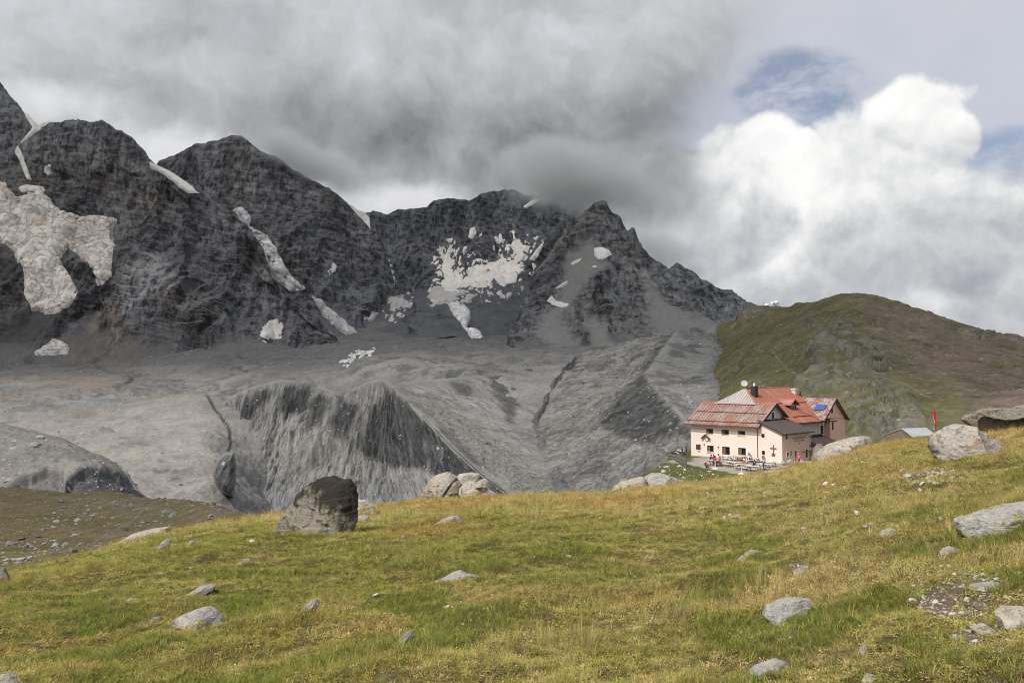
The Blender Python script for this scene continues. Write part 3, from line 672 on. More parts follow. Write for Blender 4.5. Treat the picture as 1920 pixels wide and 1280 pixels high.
crk = sstep(4.5-np.abs(px-np.interp(py, [735,760,800,830,850,880], [386,398,428,432,428,430]))+2*fbm(p, 12, 3), 0, 3)*sstep(py, 735, 745)*sstep(875-py, 0, 8)
c = mixc(c, np.array([0.05, 0.05, 0.053]), crk*0.9)
finish('moraine_ridge', G, M_GULLY, np.clip(c, 0.03, 0.7), extra=dict(GX, gs=np.full(len(c), 0.85)), label='broad grey moraine with dark gullied front left of the stream', key='R1')
# its right flank down to the stream
topF = [(1000,688,1720),(940,700,1560),(880,706,1500),(800,712,1440),(738,720,1352),(760,744,1290),(790,776,1212),(850,840,1072),(905,890,972),(960,930,892),(1010,960,832)]
ftF = [(1099,690,1700),(1054,728,1520),(1026,778,1340),(1014,812,1230),(1024,836,1150),(1039,856,1080),(1054,876,1020),(1066,901,960),(1076,931,890),(1084,966,830),(1089,996,780)]
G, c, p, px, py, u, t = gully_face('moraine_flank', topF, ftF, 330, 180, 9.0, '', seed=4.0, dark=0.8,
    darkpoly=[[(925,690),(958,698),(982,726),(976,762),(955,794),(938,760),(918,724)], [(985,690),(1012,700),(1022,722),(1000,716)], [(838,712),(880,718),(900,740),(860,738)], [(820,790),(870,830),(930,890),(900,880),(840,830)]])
rub = sstep(poly_sd(px, py, [(738,720),(860,830),(1000,960),(1060,940),(980,850),(860,770)])+14*fbm(p, 30, 3), -10, 14)
c = mixc(c, np.array([0.20, 0.20, 0.19]), rub*0.6); spk = sstep(fbm(p, 7, 3, 0.6, off=4), 0.12, 0.3)*rub; c = mixc(c, np.array([0.07, 0.07, 0.065]), spk*0.75)
finish('moraine_flank', G, M_GULLY, np.clip(c, 0.03, 0.7), extra=dict(GX, gs=np.full(len(c), 0.4)), label='smooth grey flank sloping from the moraine down to the stream', key='R1b')
# right lateral moraine: sharp crest, dark gullied left face, pale right face
crestR = [(1300,612,1650),(1272,619,1560),(1258,638,1480),(1240,662,1390),(1222,688,1270),(1212,700,1190),(1224,717,1100),(1238,733,1030),(1256,753,950),(1278,777,870),(1302,803,790),(1340,845,700),(1380,890,640)]
footR = [(1098,654,1900),(1073,670,1750),(1048,696,1620),(1023,728,1490),(1000,774,1350),(988,811,1240),(996,831,1170),(1008,851,1100),(1026,878,1010),(1043,911,920),(1056,951,840),(1078,996,760),(1168,1016,690)]
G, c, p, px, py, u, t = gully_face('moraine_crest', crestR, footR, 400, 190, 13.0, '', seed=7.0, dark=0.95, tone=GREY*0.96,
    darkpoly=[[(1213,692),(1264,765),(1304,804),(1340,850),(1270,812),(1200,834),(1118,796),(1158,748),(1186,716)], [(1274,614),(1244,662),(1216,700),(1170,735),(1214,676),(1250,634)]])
finish('moraine_crest', G, M_GULLY, np.clip(c, 0.03, 0.7), extra=dict(GX, gs=np.full(len(c), 0.8)), label='steep moraine face with diagonal gullies right of the stream', key='R2')
rightR = [(1350,612,1720),(1345,640,1600),(1364,660,1480),(1352,675,1400),(1334,690,1270),(1347,708,1190),(1354,722,1100),(1352,740,1030),(1350,765,950),(1347,790,870),(1347,815,790),(1362,850,700),(1392,895,640)]
G, c, p, px, py, u, t = gully_face('moraine_backslope', crestR, [(a+34, b+70, D-8) for a, b, D in rightR], 330, 130, 3.5, '', seed=9.0, mids=[[((a[0]+b[0])/2, (a[1]+b[1])/2+4, (a[2]+b[2])/2) for a, b in zip(crestR, rightR)], rightR], tone=np.array([0.255, 0.253, 0.248]))
dk = sstep(fbm(np.stack([u*600, t*90, u*0], -1), 26, 4, 0.6), 0.12, 0.42)*sstep(t, 0.02, 0.1); c = mixc(c, DARKG*1.15, dk*0.6)
finish('moraine_backslope', G, M_GULLY, np.clip(c, 0.03, 0.7), extra=dict(GX, gs=np.full(len(c), 0.25)), label='pale stony outer slope of the sharp moraine behind the hut', key='R2b')

def stream_bed():
    c = np.array([(1080,668,1690),(1062,690,1600),(1045,712,1510),(1020,752,1390),(1008,785,1300),(1004,812,1230),(1018,834,1145),(1036,856,1075),(1048,878,1000),(1056,900,940),(1064,932,872),(1078,980,790)], float)
    n1, n2 = 160, 14; u = np.linspace(0, len(c)-1, n1); k = np.arange(len(c)); W = at(c[:, 0], c[:, 1], c[:, 2]); mid = np.stack([np.interp(u, k, W[:, j]) for j in range(3)], -1)
    kk = np.hanning(17); kk /= kk.sum(); mid = np.stack([np.convolve(np.pad(mid[:, j], 8, mode='edge'), kk, 'valid') for j in range(3)], -1)
    mid[:, 0] += 14*fbm(mid, 70, 4, 0.6, off=2.0)
    w = np.linspace(4, 11, n1)*(1+0.9*fbm(mid, 40, 3)); x = np.linspace(-1, 1, n2)
    G = mid[:, None, :]+np.stack([w[:, None]*x[None], 0*w[:, None]*x[None], np.linspace(1.6, 6.0, n1)[:, None]-6.0*np.abs(x[None])**1.5], -1)
    p = flat(G); G = (p+np.stack([0*p[:, 0], 0*p[:, 0], 3.2*ridged(p, 11, 3, 0.6)], -1)).reshape(G.shape)
    col = np.array([0.125, 0.127, 0.132])*(1+0.7*fbm(p, 7, 4, 0.65))[:, None]
    finish('stream_bed', G, M_DEBRIS, np.clip(col, 0.03, 0.5), label='dark rough meltwater channel winding down between the moraines')
stream_bed()
# ice hump at lower left, with dark ice walls
def ice_hump():
    crest = [(-320,770,700),(-100,782,690),(0,794,690),(60,806,690),(110,820,690),(150,842,690),(190,858,690),(230,880,690),(275,915,690),(320,948,690),(360,985,680)]
    back = [(p, y+30, D+80) for p, y, D in crest]
    mid = [(-320,850,620),(0,868,610),(60,868,612),(110,874,618),(150,875,620),(190,880,625),(230,900,630),(275,930,640),(320,955,650),(360,990,660)]
    foot = [(-320,960,540),(0,960,540),(150,960,545),(250,965,560),(320,975,590),(360,1000,630)]
    G = sheet([back, crest, mid, foot], 330, [8, 50, 60], x0=-320, x1=360)
    p = flat(G); d = 5*fbm(p, 60, 4)+1.6*ridged(p, 14, 3); row = np.repeat(np.arange(G.shape[0]), G.shape[1]); d *= 0.25+0.75*sstep(row, 8, 20)
    px, py = to_px(p)
    w1 = poly_sd(px, py, [(118,930),(125,900),(150,882),(185,873),(230,882),(275,905),(312,945),(240,950),(150,950)])+5*fbm(p, 18, 3)
    w2 = poly_sd(px, py, [(18,915),(50,892),(90,880),(122,882),(120,935),(40,935)])+5*fbm(p, 18, 3)
    d -= 7*sstep(np.maximum(w1, w2), -3, 9)
    G, _ = displace(G, d); c, p, n = debris_colour(G); c *= np.array([0.98, 0.95, 0.92])
    strk = fbm(np.stack([p[:, 0]*1.0+p[:, 2]*0.8, p[:, 2]*0.25, p[:, 1]*0], -1), 5, 4, 0.6)
    ice = np.array([0.095, 0.097, 0.10])*(1+1.3*np.clip(strk, -0.5, 1))[:, None]
    c = mixc(c, np.clip(ice, 0.03, 0.4), sstep(w1, -1, 3)*0.97)
    c = mixc(c, np.array([0.165, 0.155, 0.15])*(1+0.5*strk)[:, None], sstep(w2, -1, 3)*0.9)
    rim = sstep(3.2-np.abs(px-np.interp(py, [868,890,915,940], [218,240,272,312])-0)+1.5*fbm(p, 9, 3), 0, 3)*sstep(py, 862, 870)
    c = mixc(c, np.array([0.62, 0.62, 0.62]), rim*0.85)
    finish('ice_mound', G, M_DEBRIS, np.clip(c, 0.03, 0.8), label='rubble covered ice mound with dark curved ice walls at lower left', key='IM')
ice_hump()
def ice_wall():
    poly = np.array([(402,886),(409,864),(424,850),(437,851),(441,874),(439,905),(435,930),(418,924),(405,906)], float); cen = poly.mean(0); n1, n2 = 60, 24
    a = np.linspace(0, 2*math.pi, n1, endpoint=False); k = np.arange(len(poly)+1); pp = np.vstack([poly, poly[:1]]); u = np.linspace(0, len(poly), n1, endpoint=False)
    ring = np.stack([np.interp(u, k, pp[:, 0]), np.interp(u, k, pp[:, 1])], -1); V = []
    for i in range(n2+1):
        f = i/n2; q = cen+(ring-cen)*(1-f); V.append(at(q[:, 0], q[:, 1], 858-9*math.sin(min(f*1.6, 1)*math.pi/2)))      # bowl sunk into the debris
    V = np.concatenate([at(cen[0]+(ring[:, 0]-cen[0])*1.16, cen[1]+(ring[:, 1]-cen[1])*1.10, 905.0)]+V); V = V+0.8*np.stack([fbm(V, 9, 3), fbm(V, 9, 3, off=3), fbm(V, 9, 3, off=7)], -1)
    Q = np.concatenate([np.stack([i*n1+np.arange(n1), i*n1+(np.arange(n1)+1) % n1, (i+1)*n1+(np.arange(n1)+1) % n1, (i+1)*n1+np.arange(n1)], -1) for i in range(n2+1)])
    st = fbm(np.stack([V[:, 0]*0.9-V[:, 2]*0.5, V[:, 2]*0.15, V[:, 1]*0], -1), 3.5, 4, 0.6); c = np.array([0.13, 0.132, 0.137])*(1+1.6*st)[:, None]; c[:n1*3] = GREY*0.8
    o = mesh_np('ice_wall', V, Q, M_DEBRIS, np.clip(c, 0.03, 0.4)); o['kind'] = 'structure'; o['label'] = 'round dark ice face in the debris plain left of the moraine'
ice_wall()
#@@SNOW
# ------------------------------------------------------------------ glaciers and snow lying on the terrain
def patch(name, key, poly, label, mat, colour, thick=3.5, edge=6.0, nscale=60.0, soft=4.0, col_noise=0.25, brk=0.0, rust=0.0, relief=1.0, follow=0.0):
    """a sheet of snow or ice: the terrain's own quads inside the outline, lifted off the rock, edges dipping into it"""
    G = SHEETS[key]; nr, nc = G.shape[:2]; p = flat(G); px, py = to_px(p)
    poly = np.asarray(poly, float); b = 14
    near = (px > poly[:, 0].min()-b) & (px < poly[:, 0].max()+b) & (py > poly[:, 1].min()-b) & (py < poly[:, 1].max()+b)
    row = np.repeat(np.arange(nr), nc); near &= row >= (14 if key == 'M1' else 10)
    m = np.full(len(p), -99.0); ii = np.where(near)[0]
    pf = p[ii]*np.array([1, 0.45, 0.38]); sd = poly_sd(px[ii], py[ii], poly)+edge*fbm(pf, nscale*0.7, 4, 0.6, off=sum(map(ord, label)) % 17)
    if brk: sd = np.minimum(sd, 7.0)
    if follow and DN.get(key) is not None: sd = sd+follow*np.clip(DN[key][ii], -0.6, 0.6)
    if brk: sd = sd-brk*sstep(ridged(pf, nscale*0.8, 3, 0.55, off=3.3), 0.15, 0.60)*12
    m[ii] = sd
    Q = grid_quads(nr, nc)[:, ::-1]; mq = m[Q]
    keep = (mq.max(1) > -1.5) & (mq.min(1) > -50); Q = Q[keep]
    if len(Q) < 3: return None
    used, inv = np.unique(Q, return_inverse=True); Q = inv.reshape(-1, 4)
    n = up_normals(G)[used]; mm = m[used]; pp = p[used]
    lift = np.clip(mm/soft, -1, 1)
    off = thick*np.where(lift > 0, lift**0.6, lift*0.9)+relief*thick*0.55*fbm(pp, nscale*0.5, 4, 0.6)*np.clip(lift, 0, 1)
    V = pp+n*off[:, None]
    c = np.tile(colour, (len(V), 1))*(1+col_noise*fbm(pp, nscale*0.8, 4, 0.6, off=2.0)+col_noise*0.7*fbm(pp*np.array([1, 1, .5]), nscale*0.2, 3))[:, None]
    if rust: c = mixc(c, np.array([0.36, 0.27, 0.19]), rust*sstep(fbm(pp, nscale*1.3, 4, off=6.0), 0.0, 0.4))
    o = mesh_np(name, V, Q, mat, np.clip(c, 0.03, 0.9)); o['kind'] = 'structure'; o['label'] = label
    return o
SN = (0.70, 0.68, 0.655); IC = (0.80, 0.755, 0.71)
patch('glacier', 'M1', [(-60,330),(10,342),(30,365),(62,358),(78,352),(102,382),(140,402),(185,406),(215,414),(203,432),(217,470),(212,520),(190,535),(165,500),(150,478),(128,468),(116,485),(132,515),(150,555),(132,580),(95,588),(60,580),(46,550),(42,505),(30,472),(0,458),(-60,450)],
      'broken cream and white hanging glacier draped over the left rock wall', M_ICE, IC, thick=14, edge=9, nscale=60, soft=6, col_noise=0.35, rust=0.5, relief=0.45, follow=10)
patch('snow_patch', 'M1', [(38,197),(55,210),(72,226),(95,228),(82,238),(62,240),(52,225)], 'snow saddle between the two left summits', M_SNOW, SN, edge=2, nscale=40)
patch('snow_patch', 'M1', [(62,238),(78,240),(50,262),(38,268)], 'thin snow tongue below the left snow saddle', M_SNOW, SN, edge=2, nscale=30)
patch('snow_patch', 'M1', [(33,272),(40,285),(48,310),(60,338),(50,336),(38,305),(28,285)], 'narrow snow couloir above the hanging glacier', M_SNOW, SN, edge=2, nscale=30)
patch('snow_patch', 'M1', [(34,352),(50,346),(82,350),(84,358),(40,360)], 'snow ledge at the top of the hanging glacier', M_SNOW, SN, edge=2, nscale=30)
patch('snow_patch', 'M1', [(84,312),(97,307),(94,316),(101,324),(90,328),(82,322)], 'small hooked snow patch high on the left wall', M_SNOW, SN, edge=2, nscale=30, thick=7)
patch('snow_patch', 'M1', [(280,304),(298,312),(322,324),(350,342),(375,363),(352,362),(332,348),(310,330),(284,316)], 'long snow band on the right shoulder of the left massif', M_SNOW, SN, edge=3, nscale=40, thick=8)
patch('snow_patch', 'M1', [(62,666),(84,648),(100,634),(120,640),(130,652),(126,664)], 'dirty avalanche snow cone at the foot of the left wall', M_ICE, (0.62, 0.60, 0.58), thick=10, edge=4, nscale=25)
patch('snow_patch', 'M1', [(488,618),(506,602),(514,600),(526,612),(522,634),(498,638),(484,630)], 'white snow patch at the foot of the second wall', M_SNOW, SN, edge=8, nscale=24, thick=2.0, soft=3, relief=0.3, brk=0.5, follow=14)
patch('icefall', 'M2', [(438,392),(455,392),(470,408),(466,424),(478,432),(498,440),(512,458),(530,490),(544,516),(572,542),(545,545),(515,525),(500,495),(480,468),(460,438),(443,412)],
      'narrow white icefall pouring between the two dark walls', M_ICE, (0.72, 0.725, 0.73), thick=26, edge=4, nscale=35, soft=10, col_noise=0.55, relief=1.4)
patch('snow_patch', 'M2', [(584,554),(600,562),(622,582),(648,602),(672,630),(658,636),(634,618),(606,592)], 'grey ice ramp below the narrow icefall', M_ICE, (0.58, 0.575, 0.56), thick=12, edge=4, nscale=35)
patch('snow_patch', 'M2', [(632,468),(645,476),(664,490),(684,497),(658,497),(632,510),(612,518),(622,498),(640,488)], 'ragged snow streaks halfway up the second peak', M_SNOW, SN, thick=10, edge=5, nscale=30, brk=0.7, follow=24)
patch('snow_patch', 'M2', [(684,598),(700,584),(720,588),(738,602),(728,616),(700,612)], 'snow fan below the second peak', M_SNOW, (0.44, 0.43, 0.42), thick=9, edge=5, nscale=30, brk=0.5, follow=18)
patch('snow_patch', 'M2', [(652,382),(672,396),(692,402),(694,428),(682,414),(668,400)], 'snow filled notch in the skyline between the peaks', M_SNOW, SN, thick=12, edge=2, nscale=40)
patch('snow_patch', 'M3', [(838,452),(864,444),(886,464),(916,480),(896,486),(872,478),(852,468)], 'fan shaped snow field under the cirque headwall', M_SNOW, SN, thick=6, edge=4, nscale=30, brk=0.9, follow=18)
patch('glacier', 'M3', [(872,498),(900,490),(930,486),(965,490),(1000,488),(1012,500),(1000,518),(975,530),(930,538),(900,530),(880,515)],
      'broad snow covered glacier in the middle of the cirque', M_SNOW, SN, thick=7, edge=9, nscale=50, col_noise=0.30, brk=0.5, follow=16)
patch('glacier', 'M3', [(836,548),(870,542),(920,540),(980,532),(1000,540),(960,560),(900,572),(850,566)],
      'lower dirty ice band below the cirque glacier', M_ICE, (0.62, 0.61, 0.60), thick=6, edge=9, nscale=45, col_noise=0.35, brk=0.9, follow=10)
patch('snow_patch', 'M3', [(882,428),(890,424),(893,434),(886,448),(878,444)], 'tiny snow dash above the fan shaped snow field', M_SNOW, SN, thick=9, edge=3, nscale=30)
patch('snow_patch', 'M3', [(968,478),(974,462),(984,458),(980,472),(990,484),(972,490)], 'forked snow gully at the right of the cirque', M_SNOW, SN, thick=10, edge=3, nscale=30)
patch('snow_patch', 'M3', [(992,486),(1008,466),(1020,452),(1014,470),(1004,488)], 'slanting snow gully beside the jagged peak', M_SNOW, SN, thick=9, edge=3, nscale=30)
patch('snow_patch', 'M3', [(712,548),(735,552),(762,564),(796,572),(770,578),(735,576),(714,560)], 'low snow apron at the left of the cirque floor', M_SNOW, (0.45, 0.44, 0.43), thick=9, edge=5, nscale=35, brk=0.4, follow=16)
patch('snow_patch', 'M3', [(796,560),(812,532),(826,540),(850,556),(900,556),(905,566),(850,572),(812,568)], 'pointed snow cone and apron in the cirque centre', M_SNOW, (0.47, 0.46, 0.45), thick=9, edge=6, nscale=35, brk=0.5, follow=14)
patch('snow_patch', 'M3', [(726,492),(732,500),(742,530),(738,545),(728,520)], 'thin snow runnel between the second peak and the cirque', M_SNOW, SN, thick=9, edge=3, nscale=25, brk=0.4, follow=10)
patch('snow_patch', 'M3', [(980,388),(996,376),(1010,374),(998,384),(986,390)], 'small snow dash near the cloud on the headwall', M_SNOW, SN, thick=9, edge=2, nscale=30)
patch('icefall', 'M3', [(838,568),(868,572),(884,586),(880,600),(876,614),(900,622),(906,636),(886,636),(870,614),(852,592)], 'white crevassed ice tongue ending on the grey debris', M_ICE, (0.80, 0.80, 0.81), thick=12, edge=5, nscale=30, col_noise=0.5)
patch('snow_patch', 'M4', [(1114,466),(1122,463),(1142,468),(1146,478),(1134,484),(1122,486),(1116,478)], 'bright squarish snow patch on the jagged peak', M_SNOW, (0.70, 0.69, 0.68), thick=3, edge=4, nscale=30)
patch('snow_patch', 'M4', [(1024,564),(1034,553),(1044,564),(1068,570),(1062,575),(1044,574)], 'bright snow patch low on the jagged peak', M_SNOW, (0.70, 0.69, 0.68), thick=3, edge=4, nscale=25)
patch('snow_patch', 'M4', [(1040,541),(1056,531),(1066,526),(1062,534),(1046,541)], 'slanting snow strip above the low bright patch', M_SNOW, SN, thick=8, edge=2, nscale=25)
patch('snow_patch', 'M4', [(1070,494),(1080,488),(1090,484),(1086,491),(1074,496)], 'short snow dash left of the squarish patch', M_SNOW, SN, thick=8, edge=2, nscale=25)
patch('snow_patch', 'M4', [(1110,499),(1116,497),(1121,500),(1112,502)], 'tiny snow dot below the squarish patch', M_SNOW, SN, thick=8, edge=2, nscale=25)
patch('snow_patch', 'M3', [(820,500),(836,470),(880,440),(960,440),(1010,455),(1030,470),(1010,520),(960,560),(880,566),(800,560)], 'thin branching snow streaks in the gullies around the cirque glacier', M_SNOW, SN, thick=4, edge=10, nscale=34, soft=3, brk=2.4, follow=46)
patch('snow_patch', 'M3', [(700,560),(730,540),(800,560),(830,580),(800,600),(740,600),(705,585)], 'scattered snow remnants left of the white ice tongue', M_SNOW, (0.52, 0.51, 0.50), thick=4, edge=10, nscale=30, soft=3, brk=2.4, follow=34)
patch('icefall', 'V', [(630,686),(645,668),(668,656),(704,654),(698,666),(672,680),(645,690)], 'streaked white ice showing through the debris plain', M_ICE, (0.75, 0.75, 0.75), thick=5, edge=8, nscale=25, brk=0.8)

# ------------------------------------------------------------------ green hill on the right, rubble hill on the left
def green_hill():
    cr = [(1296,640,1800),(1312,624,1800),(1340,612,1800),(1368,607,1800),(1385,604,1800),(1396,582,1850),(1440,581,1800),(1490,578,1650),(1530,571,1420),(1560,563,1360),(1600,556,1300),(1625,555,1280),(1650,559,1260),(1700,580,1220),(1760,597,1180),(1800,609,1160),(1850,622,1130),(1880,632,1110),(1905,633,1100),(1920,642,1090),(2000,662,1050),(2250,720,900)]
    back = [(p, y+60, D+260) for p, y, D in cr]
    up = [(1296,720,1480),(1350,664,1500),(1396,636,1420),(1440,622,1350),(1500,606,1250),(1560,598,1130),(1620,596,1090),(1700,622,1020),(1800,650,960),(1920,680,900),(2250,750,760)]
    mid = [(1296,780,1200),(1345,702,1230),(1396,672,1150),(1470,660,1000),(1540,640,930),(1620,646,880),(1700,676,800),(1800,700,740),(1920,724,690),(2250,780,600)]
    low = [(1296,860,950),(1345,768,970),(1396,736,880),(1470,724,760),(1540,716,660),(1620,720,620),(1700,742,540),(1800,756,500),(1920,770,470),(2250,830,420)]
    foot = [(1296,960,680),(1345,838,730),(1396,820,600),(1540,812,420),(1700,830,330),(1920,835,300),(2250,880,280)]
    toe = [(p, 960, 200) for p in (1296, 1600, 2250)]
    G = sheet([back, cr, up, mid, low, foot, toe], 480, [8, 44, 50, 54, 50, 14], x0=1296, x1=2250, smooth=5)
    p = flat(G); row = np.repeat(np.arange(G.shape[0]), G.shape[1])
    px, py = to_px(p)
    crag = np.maximum.reduce([sstep(poly_sd(px, py, [(1530,625),(1580,605),(1620,640),(1670,670),(1680,710),(1600,720),(1560,690),(1510,680)])+14*fbm(p, 60, 4), -14, 18),
                              0.75*sstep(fbm(p, 110, 4, off=3), 0.02, 0.26)*sstep(px, 1440, 1560),
                              0.8*sstep(poly_sd(px, py, [(1385,600),(1420,570),(1450,585),(1425,612)]), -6, 6),
                              0.8*sstep(poly_sd(px, py, [(1700,760),(1600,700),(1590,760),(1600,860),(1760,860)])+14*fbm(p, 50, 4), -14, 20)])
    d = 15*fbm(p, 200, 4)+9*ridged(p*np.array([1, 1, .6]), 110, 4, 0.55)+2.2*ridged(p, 18, 3)+crag*(13*ridged(p, 38, 4, 0.6)-4)+crag*3*ridged(p, 11, 2)
    d *= 0.15+0.85*sstep(row, 8, 26)
    G, _ = displace(G, d); p = flat(G); n = up_normals(G); px, py = to_px(p)
    grass = np.array([0.098, 0.096, 0.046]); oliv = np.array([0.138, 0.122, 0.066]); brown = np.array([0.165, 0.130, 0.106]); rock = np.array([0.150, 0.143, 0.130]); drk = np.array([0.070, 0.068, 0.060])
    c = mixc(np.tile(grass, (len(p), 1)), np.tile(oliv, (len(p), 1)), sstep(fbm(p, 120, 4), -0.25, 0.35))
    br = sstep(px-np.interp(py, [555,600,660,720,800], [1590,1620,1680,1750,1860])+60*fbm(p, 160, 4), -40, 60)*sstep(fbm(p*np.array([1, 1, .6]), 80, 4, off=5), -0.42, 0.12)
    c = mixc(c, np.tile(brown, (len(p), 1)), br*0.9)
    c = mixc(c, np.tile(rock, (len(p), 1))*(1+0.6*fbm(p, 12, 3, 0.6))[:, None], np.clip(crag*0.85*sstep(fbm(p, 26, 4, off=2), -0.30, 0.15), 0, 1))
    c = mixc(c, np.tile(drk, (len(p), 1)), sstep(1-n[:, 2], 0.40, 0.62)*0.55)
    st = sstep(fbm(p, 9, 3, 0.6, off=8), 0.22, 0.36)*sstep(fbm(p, 90, 3, off=4), -0.2, 0.25); c = mixc(c, np.tile((0.24, 0.235, 0.215), (len(p), 1)), st*0.7)
    # footpath winding up the saddle
    path = np.interp(py, [612,640,655,670,690,720,760], [1478,1470,1448,1456,1476,1520,1560])
    pt = sstep(2.0-np.abs(px-path-4*fbm(p, 30, 3)), 0, 1.6)*sstep(py, 630, 645)*sstep(760-py, 0, 30); c = mixc(c, np.tile((0.22, 0.20, 0.165), (len(p), 1)), pt*0.8)
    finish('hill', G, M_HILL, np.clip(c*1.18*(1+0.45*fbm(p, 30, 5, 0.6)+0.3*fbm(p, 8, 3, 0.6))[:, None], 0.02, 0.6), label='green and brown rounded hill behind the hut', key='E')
green_hill()
def rubble_hill():
    cr = [(-320,900,330),(-100,915,310),(0,919,300),(80,921,290),(140,927,280),(205,923,275),(240,931,265),(290,936,250),(345,938,235),(395,948,215),(440,960,195),(485,969,178),(540,992,160),(620,1030,140)]
    back = [(p, y+70, D+90) for p, y, D in cr]
    mid = [(-320,985,190),(0,985,190),(160,985,190),(300,985,180),(400,990,160),(500,1010,140),(620,1060,120)]
    foot = [(-320,1160,75),(0,1160,75),(300,1140,75),(620,1140,75)]
    G = sheet([back, cr, mid, foot], 420, [8, 60, 90], x0=-320, x1=620)
    p = flat(G); row = np.repeat(np.arange(G.shape[0]), G.shape[1])
    d = 2.6*fbm(p, 60, 4)+0.7*ridged(p, 14, 3)+0.35*fbm(p, 3.5, 3, 0.6); d *= 0.2+0.8*sstep(row, 8, 20)
    G, _ = displace(G, d); p = flat(G); px, py = to_px(p)
    c = mixc(np.tile((0.118, 0.104, 0.046), (len(p), 1)), np.tile((0.140, 0.112, 0.062), (len(p), 1)), sstep(fbm(p, 30, 4), -0.3, 0.3))
    sto = sstep(poly_sd(px, py, [(60,940),(200,930),(420,955),(480,975),(330,1010),(200,1010),(130,960)])+16*fbm(p, 14, 3), -25, 15)
    c = mixc(c, np.tile((0.15, 0.142, 0.125), (len(p), 1))*(1+0.8*fbm(p, 2.4, 3, 0.6))[:, None], sto*sstep(fbm(p, 5, 3, off=3), -0.1, 0.3)*0.65)
    pathx = np.interp(py, [938,955,975,1000,1020,1045], [292,268,250,200,172,168])
    c = mixc(c, np.tile((0.20, 0.185, 0.155), (len(p), 1)), sstep(3.2-np.abs(px-pathx-3*fbm(p, 6, 3)), 0, 2.5)*sstep(py, 936, 942)*0.75)
    finish('rubble_hill', G, M_RUBBLE, np.clip(c*(1+0.3*fbm(p, 6, 4))[:, None], 0.02, 0.6), label='brown stony knoll with a thin footpath at left', key='L')
rubble_hill()

def added_shade_cloud():
    """unseen cloud slab added out of the picture, shaped to keep the mountains in shade"""
    m = bpy.data.materials.new('cloud'); m.use_nodes = True; g = NT(m.node_tree); out = g.n('ShaderNodeOutputMaterial')
    p = g.n('ShaderNodeNewGeometry').outputs['Position']
    e = g.n('ShaderNodeAttribute', attribute_name='edge').outputs['Fac']
    n = g.noise(p, 1/900.0, 4, 0.55)
    a = g.m('MULTIPLY', e, g.m('MULTIPLY_ADD', g.m('SUBTRACT', n, 0.5), 0.6, 0.62), clamp=True)
    tr = g.n('ShaderNodeBsdfTransparent'); df = g.n('ShaderNodeBsdfDiffuse'); df.inputs[0].default_value = (0.9, 0.9, 0.9, 1)
    tl = g.n('ShaderNodeBsdfTranslucent'); tl.inputs[0].default_value = (0.9, 0.9, 0.9, 1)
    mx = g.n('ShaderNodeMixShader'); mx.inputs[0].default_value = 0.58; g.t.links.new(df.outputs[0], mx.inputs[1]); g.t.links.new(tl.outputs[0], mx.inputs[2])
    m2 = g.n('ShaderNodeMixShader'); g.put(m2.inputs[0], a); g.t.links.new(tr.outputs[0], m2.inputs[1]); g.t.links.new(mx.outputs[0], m2.inputs[2])
    g.t.links.new(m2.outputs[0], out.inputs[0])
    H = 2800.0; k = H/math.tan(SUN_EL); ox, oy = SUN_H.x*k, SUN_H.y*k
    n1, n2 = 110, 110
    X, Y = np.meshgrid(np.linspace(-3400+ox, 2300+ox, n1), np.linspace(60+oy, 5600+oy, n2))
    gx = X.ravel()-ox; gy = Y.ravel()-oy
    th = np.maximum(0.26*sstep(gy, 190, 480)+0.74*sstep(gy, 1000, 2250), sstep(gx, 120, 380)*sstep(gy, 200, 400)*0.95)   # thickness shaped to aim the shade: thin veil first, then thick, thick again on the right
    th = np.maximum(th, 0.6*sstep(-gx, -20, 60)*sstep(gy, 90, 170)*sstep(-gy, -420, -300))
    ed = np.minimum.reduce([th, (gx+3300)/400.0, (2200-gx)/400.0, (5500-gy)/400.0])
    ed = np.clip(ed, 0, 1)
    P0 = np.stack([X.ravel(), Y.ravel(), np.zeros(X.size)], -1)
    zt = H+ed**0.7*(190+160*fbm(P0, 900, 3)); zb = H-ed**0.7*(60+50*fbm(P0, 700, 3, off=5))
    V = np.concatenate([np.stack([P0[:, 0], P0[:, 1], zb], -1), np.stack([P0[:, 0], P0[:, 1], zt+1], -1)])
    q = grid_quads(n2, n1); Q = np.concatenate([q[:, ::-1], q+len(P0)])
    o = mesh_np('cloud', V, Q, m, extra={'edge': np.concatenate([ed, ed])}); o['kind'] = 'structure'; o['label'] = 'unseen cloud added overhead to shade the glacier basin and hill'
added_shade_cloud()

# ------------------------------------------------------------------ meadow in the foreground
EYE = 1.7
_cp = np.array([(-2600,1180,14),(-900,1150,15),(-300,1108,16),(0,1088,17),(60,1070,18),(170,1042,21),(300,1004,24),(400,984,27),(480,971,29),(600,962,31),(700,954,33),(800,944,34),(960,931,35),(1080,929,36),(1150,927,37),(1290,910,38),(1380,895,38),(1450,886,38),(1520,872,38),(1560,864,37),(1640,841,35),(1700,832,33),(1760,828,31),(1830,823,30),(1880,817,29),(1920,811,28),(2200,775,26),(2900,740,24),(4500,730,24)], float)
_caz = np.arctan((_cp[:, 0]-960)/F)
def meadow_z(x, y):
    """height of the turf without its small bumps; the crest of each sight line comes where the photo has it"""
    x = np.asarray(x, float); y = np.asarray(y, float)
    az = np.arctan2(x, np.maximum(y, 0.05)); az = np.where(y < 0.05, np.sign(x)*1.5, az)
    py = np.interp(az, _caz, _cp[:, 1]); Dc = np.interp(az, _caz, _cp[:, 2])
    s = (py-YH)/F; D = np.maximum(y, 0.0)
    b = 1.7/Dc**2; a = s-3.4/Dc
    fr = sstep(np.asarray(y), -6.0, 3.0)
    return -(EYE+fr*(a*D+b*D*D))
